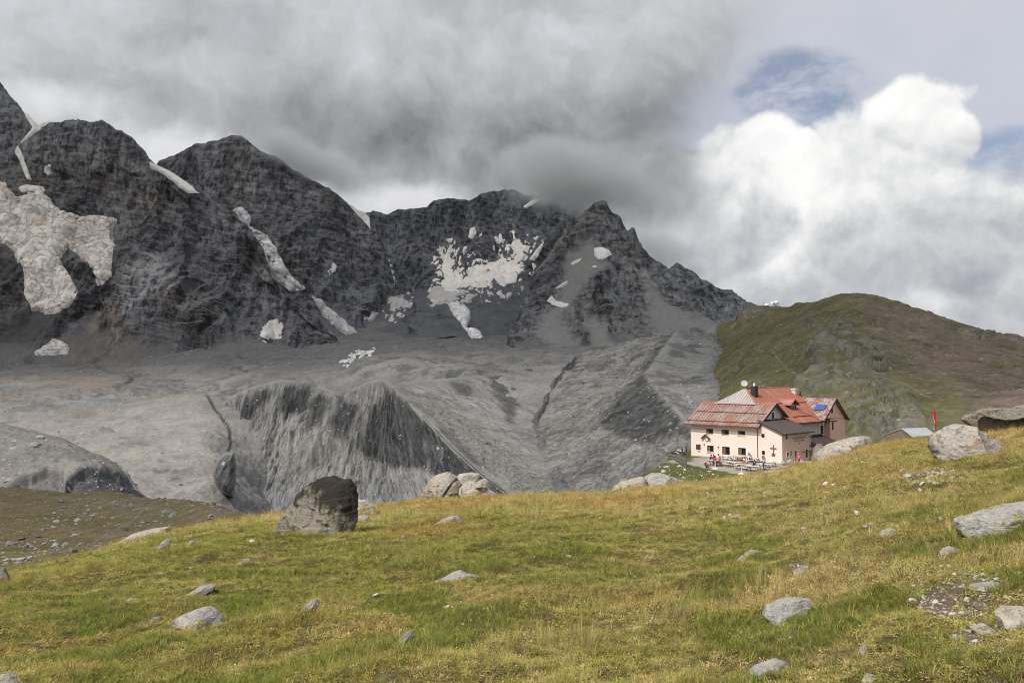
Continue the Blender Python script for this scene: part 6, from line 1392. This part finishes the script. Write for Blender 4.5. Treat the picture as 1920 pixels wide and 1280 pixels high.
for i, (pl, m, lb, dd, th_) in enumerate([
    ([(786,936),(806,905),(818,896),(838,891),(847,896),(834,912),(822,930),(812,940)], ST_PALE, 'big leaning slab at the left of the rock pile', 0.3, 1.2),
    ([(813,934),(828,904),(845,892),(856,898),(842,914),(826,936)], ST_GREY, 'dark edged slab upright behind the leaning one in the rock pile', 0.15, 0.9),
    ([(826,924),(840,908),(858,904),(868,911),(860,924),(842,928)], ST_OUT, 'brown wedge stone in the middle of the rock pile', 0.1, 1.1),
    ([(851,901),(860,892),(885,889),(899,892),(898,902),(884,909),(866,908)], ST_VEIN, 'rusty flat slab on top of the rock pile', 0.1, 1.6),
    ([(885,914),(900,902),(912,899),(915,908),(907,918),(894,920)], ST_PALE, 'small pale block at the top right of the rock pile', 0.0, 1.0),
    ([(854,928),(872,910),(888,907),(902,922),(918,942),(914,952),(896,950),(876,944)], ST_PALE, 'broad slanting slab at the front of the rock pile', -0.3, 1.0),
    ([(816,942),(836,924),(852,926),(868,936),(888,954),(850,956),(822,952)], ST_GREY, 'smooth light base block of the rock pile', -0.2, 0.9),
    ([(898,928),(916,920),(930,930),(942,948),(928,954),(910,950)], ST_LICH, 'lichen spotted block at the right foot of the rock pile', -0.1, 0.9),
    ([(928,938),(940,933),(945,941),(939,950),(930,949)], ST_GREY, 'smallest stone at the right end of the rock pile', -0.1, 0.9)]):
    r = rock(pl, m, lb, D=33.6+dd, thick=th_, seed=20+i, cuts=15, rough=1.2); r['group'] = CP
rock([(811,984),(830,972),(846,967),(857,966),(868,975),(864,982),(836,987)], ST_LICH, 'low yellow lichen stone in front of the rock pile', seed=31)
rock([(1146,932),(1152,918),(1166,908),(1184,903),(1206,898),(1213,902),(1210,930),(1180,935)], ST_PALE, 'pale layered left half of the split slab on the crest', D=36.0, seed=33, thick=0.9, layers=1.6)
rock([(1206,928),(1210,902),(1226,893),(1246,893),(1262,899),(1278,904),(1285,908),(1274,912),(1264,917),(1244,911),(1226,919),(1214,930)], ST_GREY, 'grey overhanging right half of the split slab on the crest', D=36.0, seed=34, thick=1.3, cuts=11)
rock([(1250,920),(1272,909),(1292,909),(1295,914),(1282,920),(1262,926)], ST_GREY, 'thin stone at the right end of the split slab', D=36.2, seed=35)
rock([(1520,876),(1528,846),(1534,836),(1542,836),(1547,846),(1540,862),(1532,878)], ST_OUT, 'upright leaning stone in front of the hut porch', D=38.0, seed=37, thick=0.9)
rock([(1534,874),(1540,854),(1560,841),(1590,831),(1620,824),(1637,824),(1642,834),(1612,850),(1580,866),(1555,876)], ST_PALE, 'long pale slab rising to the right in front of the hut', D=36.5, seed=38, thick=0.9, cuts=12)
rock([(1420,898),(1436,887),(1456,884),(1464,889),(1450,900),(1434,903)], ST_PALE, 'low half buried pale stone below the terrace', D=36.5, seed=39)
rock([(1753,826),(1760,812),(1780,802),(1800,793),(1818,793),(1836,800),(1858,812),(1876,826),(1888,838),(1872,852),(1830,858),(1790,862),(1766,866),(1757,842)], ST_VEIN, 'pale pointed boulder with a white quartz vein at the right', seed=51, thick=0.8, cuts=14, nphi=130, nth=50, rough=1.2, layers=1.0)
rock([(1812,789),(1830,782),(1870,780),(1940,778),(2010,776),(2010,825),(1930,822),(1870,818),(1830,806)], ST_OUT, 'lower dark slab of the layered outcrop at the right edge', D=33.0, seed=42, thick=1.0, layers=3.0, nphi=110)
rock([(1832,777),(1848,769),(1880,767),(1905,768),(1960,764),(2010,764),(2010,784),(1900,783),(1852,782)], ST_OUT, 'overhanging upper slab of the layered outcrop', D=32.6, seed=43, thick=1.6, layers=2.5, nphi=110)
rock([(1902,768),(1915,762),(1960,757),(2000,757),(2000,770),(1915,772)], ST_OUT, 'thin top slab of the layered outcrop', D=32.8, seed=44, thick=1.6)
rock([(1802,974),(1830,970),(1850,962),(1880,953),(1910,945),(1960,938),(1995,950),(1985,992),(1920,990),(1860,1000),(1815,1006),(1806,990)], ST_LICH, 'long grey slab with yellow lichen at the right edge', seed=45, thick=0.8, nphi=120, nth=44)
rock([(1434,1154),(1442,1136),(1466,1126),(1492,1121),(1524,1122),(1522,1138),(1508,1158),(1492,1178),(1480,1182),(1462,1170),(1444,1164)], ST_LICH, 'grey rock with yellow lichen streaks in the right foreground', seed=46, thick=0.9, nphi=120, nth=44)
rock([(805,1092),(824,1087),(846,1074),(862,1069),(876,1076),(900,1080),(908,1084),(892,1094),(850,1097),(820,1097)], ST_GREY, 'flat grey slab in the middle of the meadow', seed=47, rough=0.6)
rock([(316,1176),(324,1160),(345,1150),(368,1142),(384,1139),(397,1146),(411,1160),(418,1176),(395,1187),(360,1188),(330,1187)], ST_LICH, 'broad lichen spotted stone in the left foreground', seed=48, nphi=120, nth=44)
rock([(335,1120),(352,1112),(370,1100),(388,1096),(401,1099),(396,1108),(372,1118),(352,1122)], ST_GREY, 'slanting grey stone behind the broad lichen spotted stone', seed=49)
rock([(556,1154),(566,1138),(580,1126),(593,1121),(596,1132),(586,1154),(566,1158)], ST_GREY, 'grey wedge stone half buried left of the meadow centre', seed=50)
rock([(741,1212),(748,1196),(760,1184),(774,1181),(778,1190),(770,1206),(752,1216)], ST_OUT, 'single brown tilted stone in the near meadow', seed=41, thick=1.0)
rock([(291,1038),(298,1020),(308,1009),(317,1011),(316,1026),(304,1038)], ST_GREY, 'upright grey stone on the left crest', seed=52); rock([(349,1023),(356,1012),(364,1013),(367,1021),(357,1026)], ST_GREY, 'little grey stone right of the upright crest stone', seed=53)
rock([(1648,1005),(1660,994),(1676,990),(1697,998),(1692,1009),(1665,1012)], ST_GREY, 'low grey stone left of the long lichen slab', seed=54); rock([(1762,1042),(1772,1028),(1786,1023),(1803,1030),(1802,1046),(1780,1050)], ST_PALE, 'white rounded stone below the long lichen slab', seed=55)
rock([(1396,1040),(1410,1030),(1429,1033),(1426,1042),(1404,1046)], mat_stone('yellow crusted stone', (0.37, 0.355, 0.335), 0.3, 2.2), 'small stone crusted with yellow lichen', seed=56); rock([(1382,1050),(1394,1040),(1409,1051),(1396,1056)], ST_PALE, 'small pale stone beside the yellow crusted one', seed=57)
rock([(1876,1152),(1892,1137),(1930,1138),(1965,1150),(1960,1192),(1910,1186),(1884,1180)], ST_PALE, 'large flat pale stone at the right edge of the rubble patch', seed=58); rock([(1822,1176),(1850,1169),(1869,1180),(1864,1200),(1840,1192)], ST_PALE, 'pale angular stone left of the large flat one', seed=59); rock([(1810,1110),(1826,1096),(1860,1091),(1902,1093),(1898,1105),(1850,1111),(1830,1113)], ST_GREY, 'long low stone behind the rubble patch', seed=60)
rock([(1610,1232),(1614,1214),(1626,1207),(1636,1214),(1630,1232)], ST_GREY, 'small upright grey stone near the bottom right', seed=61); rock([(1404,1268),(1420,1252),(1440,1246),(1462,1237),(1476,1243),(1458,1262),(1430,1273)], ST_GREY, 'broken grey stone near the bottom edge', seed=62); rock([(1618,1276),(1628,1262),(1643,1265),(1644,1284),(1626,1286)], ST_PALE, 'small pale stone at the bottom edge', seed=63)
rock([(228,1132),(240,1122),(253,1121),(254,1130),(238,1134)], ST_GREY, 'tiny flat stone left of the broad lichen spotted stone', seed=64); rock([(276,1169),(284,1157),(300,1156),(304,1166),(290,1171)], ST_OUT, 'tiny brown stone beside the broad lichen spotted stone', seed=65); rock([(444,1056),(456,1047),(468,1048),(468,1056),(450,1060)], ST_GREY, 'tiny grey stone below the large dark boulder', seed=66)
rock([(165,1056),(205,1030),(240,1010),(270,1003),(306,999),(304,1012),(260,1026),(225,1042),(190,1058)], ST_PALE, 'long pale bedrock rib along the left crest', D=22.5, seed=67, thick=1.1, nphi=110)
rock([(-20,1300),(-12,1268),(10,1263),(32,1278),(40,1300)], ST_GREY, 'grey stone in the bottom left corner', seed=68); rock([(-18,1098),(-14,1066),(4,1064),(13,1080),(14,1098)], ST_OUT, 'dark stone on the crest at the left edge', seed=69)
rock([(1488,1078),(1500,1063),(1513,1067),(1511,1082),(1496,1086)], ST_PALE, 'crumbled white stone above the lichen streaked rock', seed=70); rock([(1350,977),(1370,969),(1388,963),(1391,969),(1370,977)], ST_GREY, 'thin grey stone in the upper right meadow', seed=71)
for i, (x, y, w, h) in enumerate([(1470,868,12,8),(1482,866,14,9),(1494,869,13,8),(1505,867,12,9),(1514,868,10,7)]):
    r = rock([(x-w/2, y+h*.5), (x-w*.4, y-h*.2), (x, y-h*.5), (x+w*.4, y-h*.15), (x+w/2, y+h*.5), (x, y+h*.7)], ST_PALE, ('leftmost', 'second from left', 'middle', 'fourth from left', 'rightmost')[i]+' pale rubble lump along the foot of the lettered wall', D=39.0+0.3*i, seed=80+i, nphi=40, nth=16, name='stone'); r['group'] = 'rubble stones at the lettered wall'

# ------------------------------------------------------------------ scattered small stones and grass (instanced, uncountable)
def instancer(name, pts, rot, scl, colv, sources, mats, idx, label, cat):
    """points with attributes; a node tree puts one of the source meshes on every point"""
    me = bpy.data.meshes.new(name); n = len(pts); me.vertices.add(n); me.vertices.foreach_set('co', np.ascontiguousarray(pts, np.float32).ravel())
    for nm, typ, key, arr in (('rot', 'FLOAT_VECTOR', 'vector', rot), ('scl', 'FLOAT_VECTOR', 'vector', scl), ('tint', 'FLOAT_VECTOR', 'vector', colv)):
        a = me.attributes.new(nm, typ, 'POINT'); a.data.foreach_set(key, np.ascontiguousarray(arr, np.float32).ravel())
    a = me.attributes.new('pick', 'INT', 'POINT'); a.data.foreach_set('value', np.ascontiguousarray(idx, np.int32))
    o = link(bpy.data.objects.new(name, me)); tag(o, label, cat, kind='stuff')
    ng = bpy.data.node_groups.new(name, 'GeometryNodeTree'); ng.interface.new_socket('Geometry', in_out='INPUT', socket_type='NodeSocketGeometry'); ng.interface.new_socket('Geometry', in_out='OUTPUT', socket_type='NodeSocketGeometry')
    N, L = ng.nodes, ng.links; gi = N.new('NodeGroupInput'); go = N.new('NodeGroupOutput'); m2p = N.new('GeometryNodeMeshToPoints'); L.new(gi.outputs[0], m2p.inputs[0])
    def attr(nm, dt): q = N.new('GeometryNodeInputNamedAttribute'); q.data_type = dt; q.inputs[0].default_value = nm; return q.outputs[0]
    g2i = N.new('GeometryNodeGeometryToInstance')
    for sme in sources:
        so = bpy.data.objects.new('source', sme); oi = N.new('GeometryNodeObjectInfo'); oi.inputs['Object'].default_value = so; oi.inputs['As Instance'].default_value = False
        L.new(oi.outputs['Geometry'], g2i.inputs[0])
    ip = N.new('GeometryNodeInstanceOnPoints'); L.new(m2p.outputs[0], ip.inputs['Points']); L.new(g2i.outputs[0], ip.inputs['Instance']); ip.inputs['Pick Instance'].default_value = True
    L.new(attr('pick', 'INT'), ip.inputs['Instance Index']); L.new(attr('scl', 'FLOAT_VECTOR'), ip.inputs['Scale'])
    e2r = N.new('FunctionNodeEulerToRotation'); L.new(attr('rot', 'FLOAT_VECTOR'), e2r.inputs[0]); L.new(e2r.outputs[0], ip.inputs['Rotation'])
    L.new(ip.outputs[0], go.inputs[0]); md = o.modifiers.new('scatter', 'NODES'); md.node_group = ng
    return o
def mat_tinted(name, rough=0.9, trans=0.0, grad=False):
    m = bpy.data.materials.new(name); m.use_nodes = True; g = NT(m.node_tree); out = g.n('ShaderNodeOutputMaterial')
    a = g.n('ShaderNodeAttribute', attribute_name='tint', attribute_type='INSTANCER').outputs['Vector']
    p = g.n('ShaderNodeNewGeometry').outputs['Position']; c = g.v('SCALE', a, g.m('MULTIPLY_ADD', g.noise(p, 30.0 if trans else 5.0, 4, 0.65), 0.9, 0.55))
    d = g.n('ShaderNodeBsdfDiffuse'); g.put(d.inputs[0], c); last = d.outputs[0]
    if trans:
        t = g.n('ShaderNodeBsdfTranslucent'); g.put(t.inputs[0], c); mx = g.n('ShaderNodeMixShader'); mx.inputs[0].default_value = trans; g.t.links.new(d.outputs[0], mx.inputs[1]); g.t.links.new(t.outputs[0], mx.inputs[2]); last = mx.outputs[0]
    g.t.links.new(last, out.inputs[0]); return m
M_GRASS = mat_tinted('grass blades', trans=0.35); M_CHIP = mat_tinted('stone chips')
def tuft_mesh(seed, nb, h, spread, wide, curl):
    rr = random.Random(seed); vs_, fs = [], []
    for b in range(nb):
        a = rr.uniform(0, 6.283); r0 = spread*math.sqrt(rr.random()); bx_, by_ = r0*math.cos(a), r0*math.sin(a); da = a+rr.uniform(-0.9, 0.9); L = h*rr.uniform(0.5, 1.15); c = curl*rr.uniform(0.4, 1.4); w = wide*rr.uniform(0.6, 1.3)
        ex, ey = -math.sin(da), math.cos(da); k = len(vs_); n = 3
        for i in range(n+1):
            t = i/n; o_ = c*L*t*t; z = L*t*(1-0.28*c*t); ww = w*(1-t)**0.7*0.5
            x, y = bx_+math.cos(da)*o_, by_+math.sin(da)*o_
            if i < n: vs_ += [(x-ex*ww, y-ey*ww, z-0.01), (x+ex*ww, y+ey*ww, z-0.01)]
            else: vs_.append((x, y, z-0.01))
        fs += [(k, k+1, k+3, k+2), (k+2, k+3, k+5, k+4), (k+4, k+5, k+6)]
    me = bpy.data.meshes.new('tuft'); me.from_pydata(vs_, [], fs); me.materials.append(M_GRASS); return me
def leaf_mesh(seed, nb):
    rr = random.Random(seed); vs_, fs = [], []
    for b in range(nb):
        a = rr.uniform(0, 6.283); r0 = 0.05*math.sqrt(rr.random()); x, y, z = r0*math.cos(a), r0*math.sin(a), rr.uniform(0.0, 0.03); L = rr.uniform(0.010, 0.022); t = rr.uniform(-0.2, 0.9); d = rr.uniform(0, 6.283); u = Vector((math.cos(d)*math.cos(t), math.sin(d)*math.cos(t), math.sin(t)))*L; v = Vector((-math.sin(d), math.cos(d), 0))*L*0.45; c = Vector((x, y, z)); k = len(vs_)
        vs_ += [tuple(c), tuple(c+u*0.5+v), tuple(c+u), tuple(c+u*0.5-v)]; fs.append((k, k+1, k+2, k+3))
    me = bpy.data.meshes.new('leaves'); me.from_pydata(vs_, [], fs); me.materials.append(M_GRASS); return me
def chip_mesh(seed):
    rg = np.random.default_rng(seed); bm = bmesh.new(); bmesh.ops.create_icosphere(bm, subdivisions=1, radius=1.0)
    pl = [Vector(rg.normal(size=3)).normalized() for _ in range(7)]
    for v in bm.verts:
        for n in pl:
            h = v.co.dot(n)
            if h > 0.62: v.co -= n*(h-0.62)
        v.co = Vector((v.co.x*1.0, v.co.y*0.8, v.co.z*0.5))*(1+0.12*rg.normal())
    me = bpy.data.meshes.new('chip'); bm.to_mesh(me); bm.free(); me.materials.append(M_CHIP); return me
def grass():
    rg = np.random.default_rng(77)
    D = np.concatenate([rg.uniform(2.6, 6.2, 60000), rg.uniform(6.0, 47, 420000)])
    dens = np.where(D < 6, 780.0, 780.0*(6/np.maximum(D, 1))**1.35); area_pdf = np.where(np.arange(len(D)) < 60000, 60000/3.6, 420000/41.0)
    half = 0.86; keep = rg.random(len(D)) < dens*2*half*D/area_pdf; D = D[keep]
    t = rg.uniform(-half, half, len(D)); P = np.stack([t*D, D, 0*D], -1); P[:, 2] = meadow_h(P[:, 0], P[:, 1])
    feet = []
    for fx, fy, fw in ROCK_FEET:                            # longer grass left standing round the stones
        m_ = int(min(fw*130, 260)); xx = fx*(1-0.0)+rg.uniform(-0.58, 0.58, m_)*fw; feet.append(np.stack([xx, fy+rg.normal(0.0, 0.035*fw+0.02, m_), 0*xx], -1))
    feet = np.concatenate(feet); feet[:, 2] = meadow_h(feet[:, 0], feet[:, 1]); nf = len(feet); P = np.concatenate([P, feet]); D = np.concatenate([D, feet[:, 1]])
    dry, bare = turf_tone(P); n = len(P); bare[n-nf:] *= 0.4; isfoot = np.arange(n) >= n-nf
    ok = rg.random(n) > bare*0.86; P, dry, D, isfoot = P[ok], dry[ok], D[ok], isfoot[ok]; n = len(P)
    far = np.clip(D/12, 0.75, 2.4)
    lush = sstep(fbm(P*np.array([1, 1, 0]), 3.0, 3, off=13.0), -0.15, 0.35)
    isleaf = rg.random(n) < np.clip(1.5*sstep(fbm(P*np.array([1, 1, 0]), 1.3, 3, off=51.0), 0.02, 0.30)*sstep(14-D, 0, 6)+0.06, 0, 0.92)
    tus = sstep(fbm(P*np.array([1, 1, 0]), 0.9, 2, off=41.0), 0.12, 0.42)             # tussocks
    hgt = (0.45+0.65*lush+1.15*tus)*rg.uniform(0.45, 1.55, n)*np.where(dry > 0.55, 1.2, 0.9)*np.where(isfoot, 1.35, 1.0)
    idx = np.where(isleaf, 5+rg.integers(0, 2, n), rg.integers(0, 5, n))
    rot = np.stack([rg.normal(0, 0.18, n), rg.normal(0, 0.18, n), rg.uniform(0, 6.28, n)], -1)
    sx = far*rg.uniform(0.8, 1.25, n); scl = np.stack([sx, sx, np.where(isleaf, sx, hgt*(0.72+0.28*far))], -1)
    k = np.clip(dry*1.20-0.12+rg.normal(0, 0.20, n), 0, 1)
    g1 = np.array([0.285, 0.285, 0.075]); g2 = np.array([0.405, 0.350, 0.115]); g3 = np.array([0.560, 0.440, 0.215]); rustc = np.array([0.50, 0.30, 0.11])
    c = np.where((k < 0.5)[:, None], g1+(g2-g1)*(k/0.5)[:, None], g2+(g3-g2)*((k-0.5)/0.5)[:, None])
    c = mixc(c, rustc, sstep(fbm(P*np.array([1, 1, 0]), 5.0, 3, off=21.0)+0.35*sstep(D, 14, 30), 0.10, 0.55)*0.65)
    c = mixc(c, np.array([0.165, 0.180, 0.075]), sstep(fbm(P*np.array([1, 1, 0]), 2.2, 4, 0.6, off=33.0), 0.26, 0.48)*0.55)
    dkp = sstep(fbm(P*np.array([1, 1, 0]), 0.55, 3, off=61.0), 0.18, 0.42)                # low dark cushions and heather
    c = mixc(c, np.array([0.125, 0.105, 0.055]), dkp*0.60)
    c = c*1.10
    c = np.where(isleaf[:, None], np.array([0.265, 0.290, 0.070])*rg.uniform(0.65, 1.3, n)[:, None], c)*rg.uniform(0.60, 1.35, n)[:, None]
    src = [tuft_mesh(1, 16, 0.085, 0.040, 0.0050, 0.55), tuft_mesh(2, 13, 0.11, 0.045, 0.0046, 0.75), tuft_mesh(3, 18, 0.065, 0.05, 0.0050, 0.9), tuft_mesh(4, 12, 0.13, 0.03, 0.0042, 0.5), tuft_mesh(5, 15, 0.075, 0.055, 0.0048, 1.15), leaf_mesh(6, 22), leaf_mesh(7, 26)]
    instancer('meadow_grass', P, rot, scl, c, src, None, idx, 'short green and straw coloured grass covering the meadow', 'grass')
    return n
NG = grass()
def chips(name, P, size, tint, label, seed=3):
    rg = np.random.default_rng(seed); n = len(P); rot = np.stack([rg.normal(0, .35, n), rg.normal(0, .35, n), rg.uniform(0, 6.28, n)], -1); scl = size[:, None]*rg.uniform(0.7, 1.3, (n, 3))
    instancer(name, P, rot, scl, tint, [chip_mesh(k) for k in range(6)], None, rg.integers(0, 6, n), label, 'stones')
def meadow_gravel():
    rg = np.random.default_rng(9); pts, sz = [], []
    for cx, cy, rx, ry, n in ((1800,1112,100,50,560),(1850,1200,70,34,140),(1745,893,62,18,200),(1495,1070,18,16,40),(1440,1255,50,18,60),(900,1130,60,25,30),(1560,915,40,10,30),(1000,1180,500,90,90),(600,1050,500,60,70),(1500,950,350,50,120)):
        for _ in range(n):
            a = rg.uniform(0, 6.28); r = math.sqrt(rg.random()); h_ = hit(cx+rx*r*math.cos(a), cy+ry*r*math.sin(a)); pts.append(tuple(h_)); sz.append(h_.y*rg.uniform(1.2, 4.2)/F*(1.0 if rg.random() < 0.82 else 2.2))
    P = np.array(pts); c = np.array([0.46, 0.43, 0.38])*rg.uniform(0.45, 1.2, (len(P), 1)); P[:, 2] += 0.25*np.array(sz)
    chips('meadow_gravel', P, np.array(sz), c, 'loose pale stone chips lying in bare spots of the meadow', 4)
meadow_gravel()
def surface_scatter(key, n, seed, mask=None):
    """random points on a far sheet, weighted by area, facing up"""
    G = SHEETS[key]; rg = np.random.default_rng(seed); nr, nc = G.shape[:2]; i = rg.integers(10, nr-2, n); j = rg.integers(0, nc-1, n); a, b = rg.random((2, n, 1))
    P = (G[i, j]*(1-a)+G[i, j+1]*a)*(1-b)+(G[i+1, j]*(1-a)+G[i+1, j+1]*a)*b
    if mask is not None: px, py = to_px(P); P = P[mask(px, py, P)]
    return P
P = surface_scatter('L', 9000, 1, lambda px, py, P: (px > -120) & (px < 560) & (fbm(P, 14, 3, off=3) > -0.12)); rg = np.random.default_rng(2)
chips('rubble_stones', P, np.minimum(0.20*rg.pareto(2.6, len(P))+0.16, 1.3), np.array([0.27, 0.255, 0.23])*rg.uniform(0.5, 1.35, (len(P), 1)), 'grey stones strewn over the left knoll', 5)
P = np.concatenate([surface_scatter(k, n, 5) for k, n in (('V', 4200), ('R1', 1500), ('R1b', 1500), ('R2', 1500), ('R2b', 900), ('IM', 900))]); px, py = to_px(P); P = P[(px > -150) & (px < 1500) & (py < 990)]
chips('moraine_boulders', P, np.minimum(0.55*rg.pareto(2.4, len(P))+0.6, 5.5), np.array([0.36, 0.355, 0.345])*rg.uniform(0.4, 1.35, (len(P), 1)), 'boulders strewn over the grey moraine and debris', 6)
P = surface_scatter('E', 5200, 8, lambda px, py, P: (px > 1330) & (px < 2050) & (fbm(P, 60, 3, off=4) > 0.02)); chips('hill_boulders', P, np.minimum(0.4*rg.pareto(2.4, len(P))+0.5, 4.0), np.array([0.24, 0.23, 0.205])*rg.uniform(0.45, 1.35, (len(P), 1)), 'boulders and scree strewn over the green hill', 7)
xs = rg.uniform(14, 40, 900); ys = rg.uniform(84, 122, 900); P = np.stack([xs, ys, plateau_z(xs, ys)+0.02], -1); px, py = to_px(P); P = P[(poly_sd(px, py, [(1190,905),(1252,866),(1290,876),(1370,890),(1430,905),(1290,925)]) > 0)]
chips('lawn_stones', P, np.minimum(0.09*rg.pareto(2.2, len(P))+0.06, 0.55), np.array([0.52, 0.50, 0.45])*rg.uniform(0.6, 1.2, (len(P), 1)), 'pale stones dotting the green slope below the terrace', 8)
n_ = 5000; xs = rg.uniform(8, 42, n_); ys = rg.uniform(82, 122, n_); P = np.stack([xs, ys, plateau_z(xs, ys)], -1); px, py = to_px(P); P = P[(poly_sd(px, py, [(1180,915),(1252,864),(1290,874),(1370,889),(1430,900),(1520,905),(1290,940)]) > 0)]

def summit_cloud(name, px, py, D, rx, ry, rz, dens, label, seed=0.0, tilt=0.0):
    """a bank of cloud the ridge runs into: an ellipsoid of mist with a ragged edge"""
    c = at(px, py, D); m = bpy.data.materials.new('summit cloud'); m.use_nodes = True; g = NT(m.node_tree); out = g.n('ShaderNodeOutputMaterial')
    p = g.n('ShaderNodeTexCoord').outputs['Object']; r = g.v('LENGTH', p, out=1)
    n = g.noise(g.v('ADD', g.v('MULTIPLY', p, (rx/150.0, ry/150.0, rz/150.0)), (seed, seed*2, 0.0)), 1.0, 3, 0.55)
    k = g.ss(g.m('ADD', g.m('SUBTRACT', 0.86, r), g.m('MULTIPLY', g.m('SUBTRACT', n, 0.5), 1.3)), 0.0, 0.55)
    v = g.n('ShaderNodeVolumePrincipled'); v.inputs['Color'].default_value = (0.97, 0.975, 0.985, 1); v.inputs['Anisotropy'].default_value = 0.0; g.put(v.inputs['Density'], g.m('MULTIPLY', k, dens))
    g.t.links.new(v.outputs[0], out.inputs['Volume'])
    bm = bmesh.new(); bmesh.ops.create_icosphere(bm, subdivisions=3, radius=1.0); me = bpy.data.meshes.new(name); bm.to_mesh(me); bm.free(); me.materials.append(m)
    o = link(bpy.data.objects.new(name, me)); o.location = tuple(c); o.scale = (rx, ry, rz); o.rotation_euler = (0, tilt, 0); o['kind'] = 'stuff'; o['label'] = label
    m.cycles.volume_step_rate = 1.0; m.cycles.volume_sampling = 'DISTANCE' if hasattr(m.cycles, 'volume_sampling') else None
    return o
summit_cloud('cloud', 1088, 338, 3060, 480, 420, 158, 0.011, 'dark cloud bank covering the summits right of the cirque', 1.0, 0.15)
summit_cloud('cloud', 572, 300, 3280, 330, 190, 125, 0.014, 'cloud sliding over the right ridge of the dark pointed peak', 5.0, 0.45)
summit_cloud('cloud', 1246, 474, 2790, 190, 140, 90, 0.011, 'wisp of cloud behind the right ridge of the jagged peak', 9.0, 0.5)
#@@END
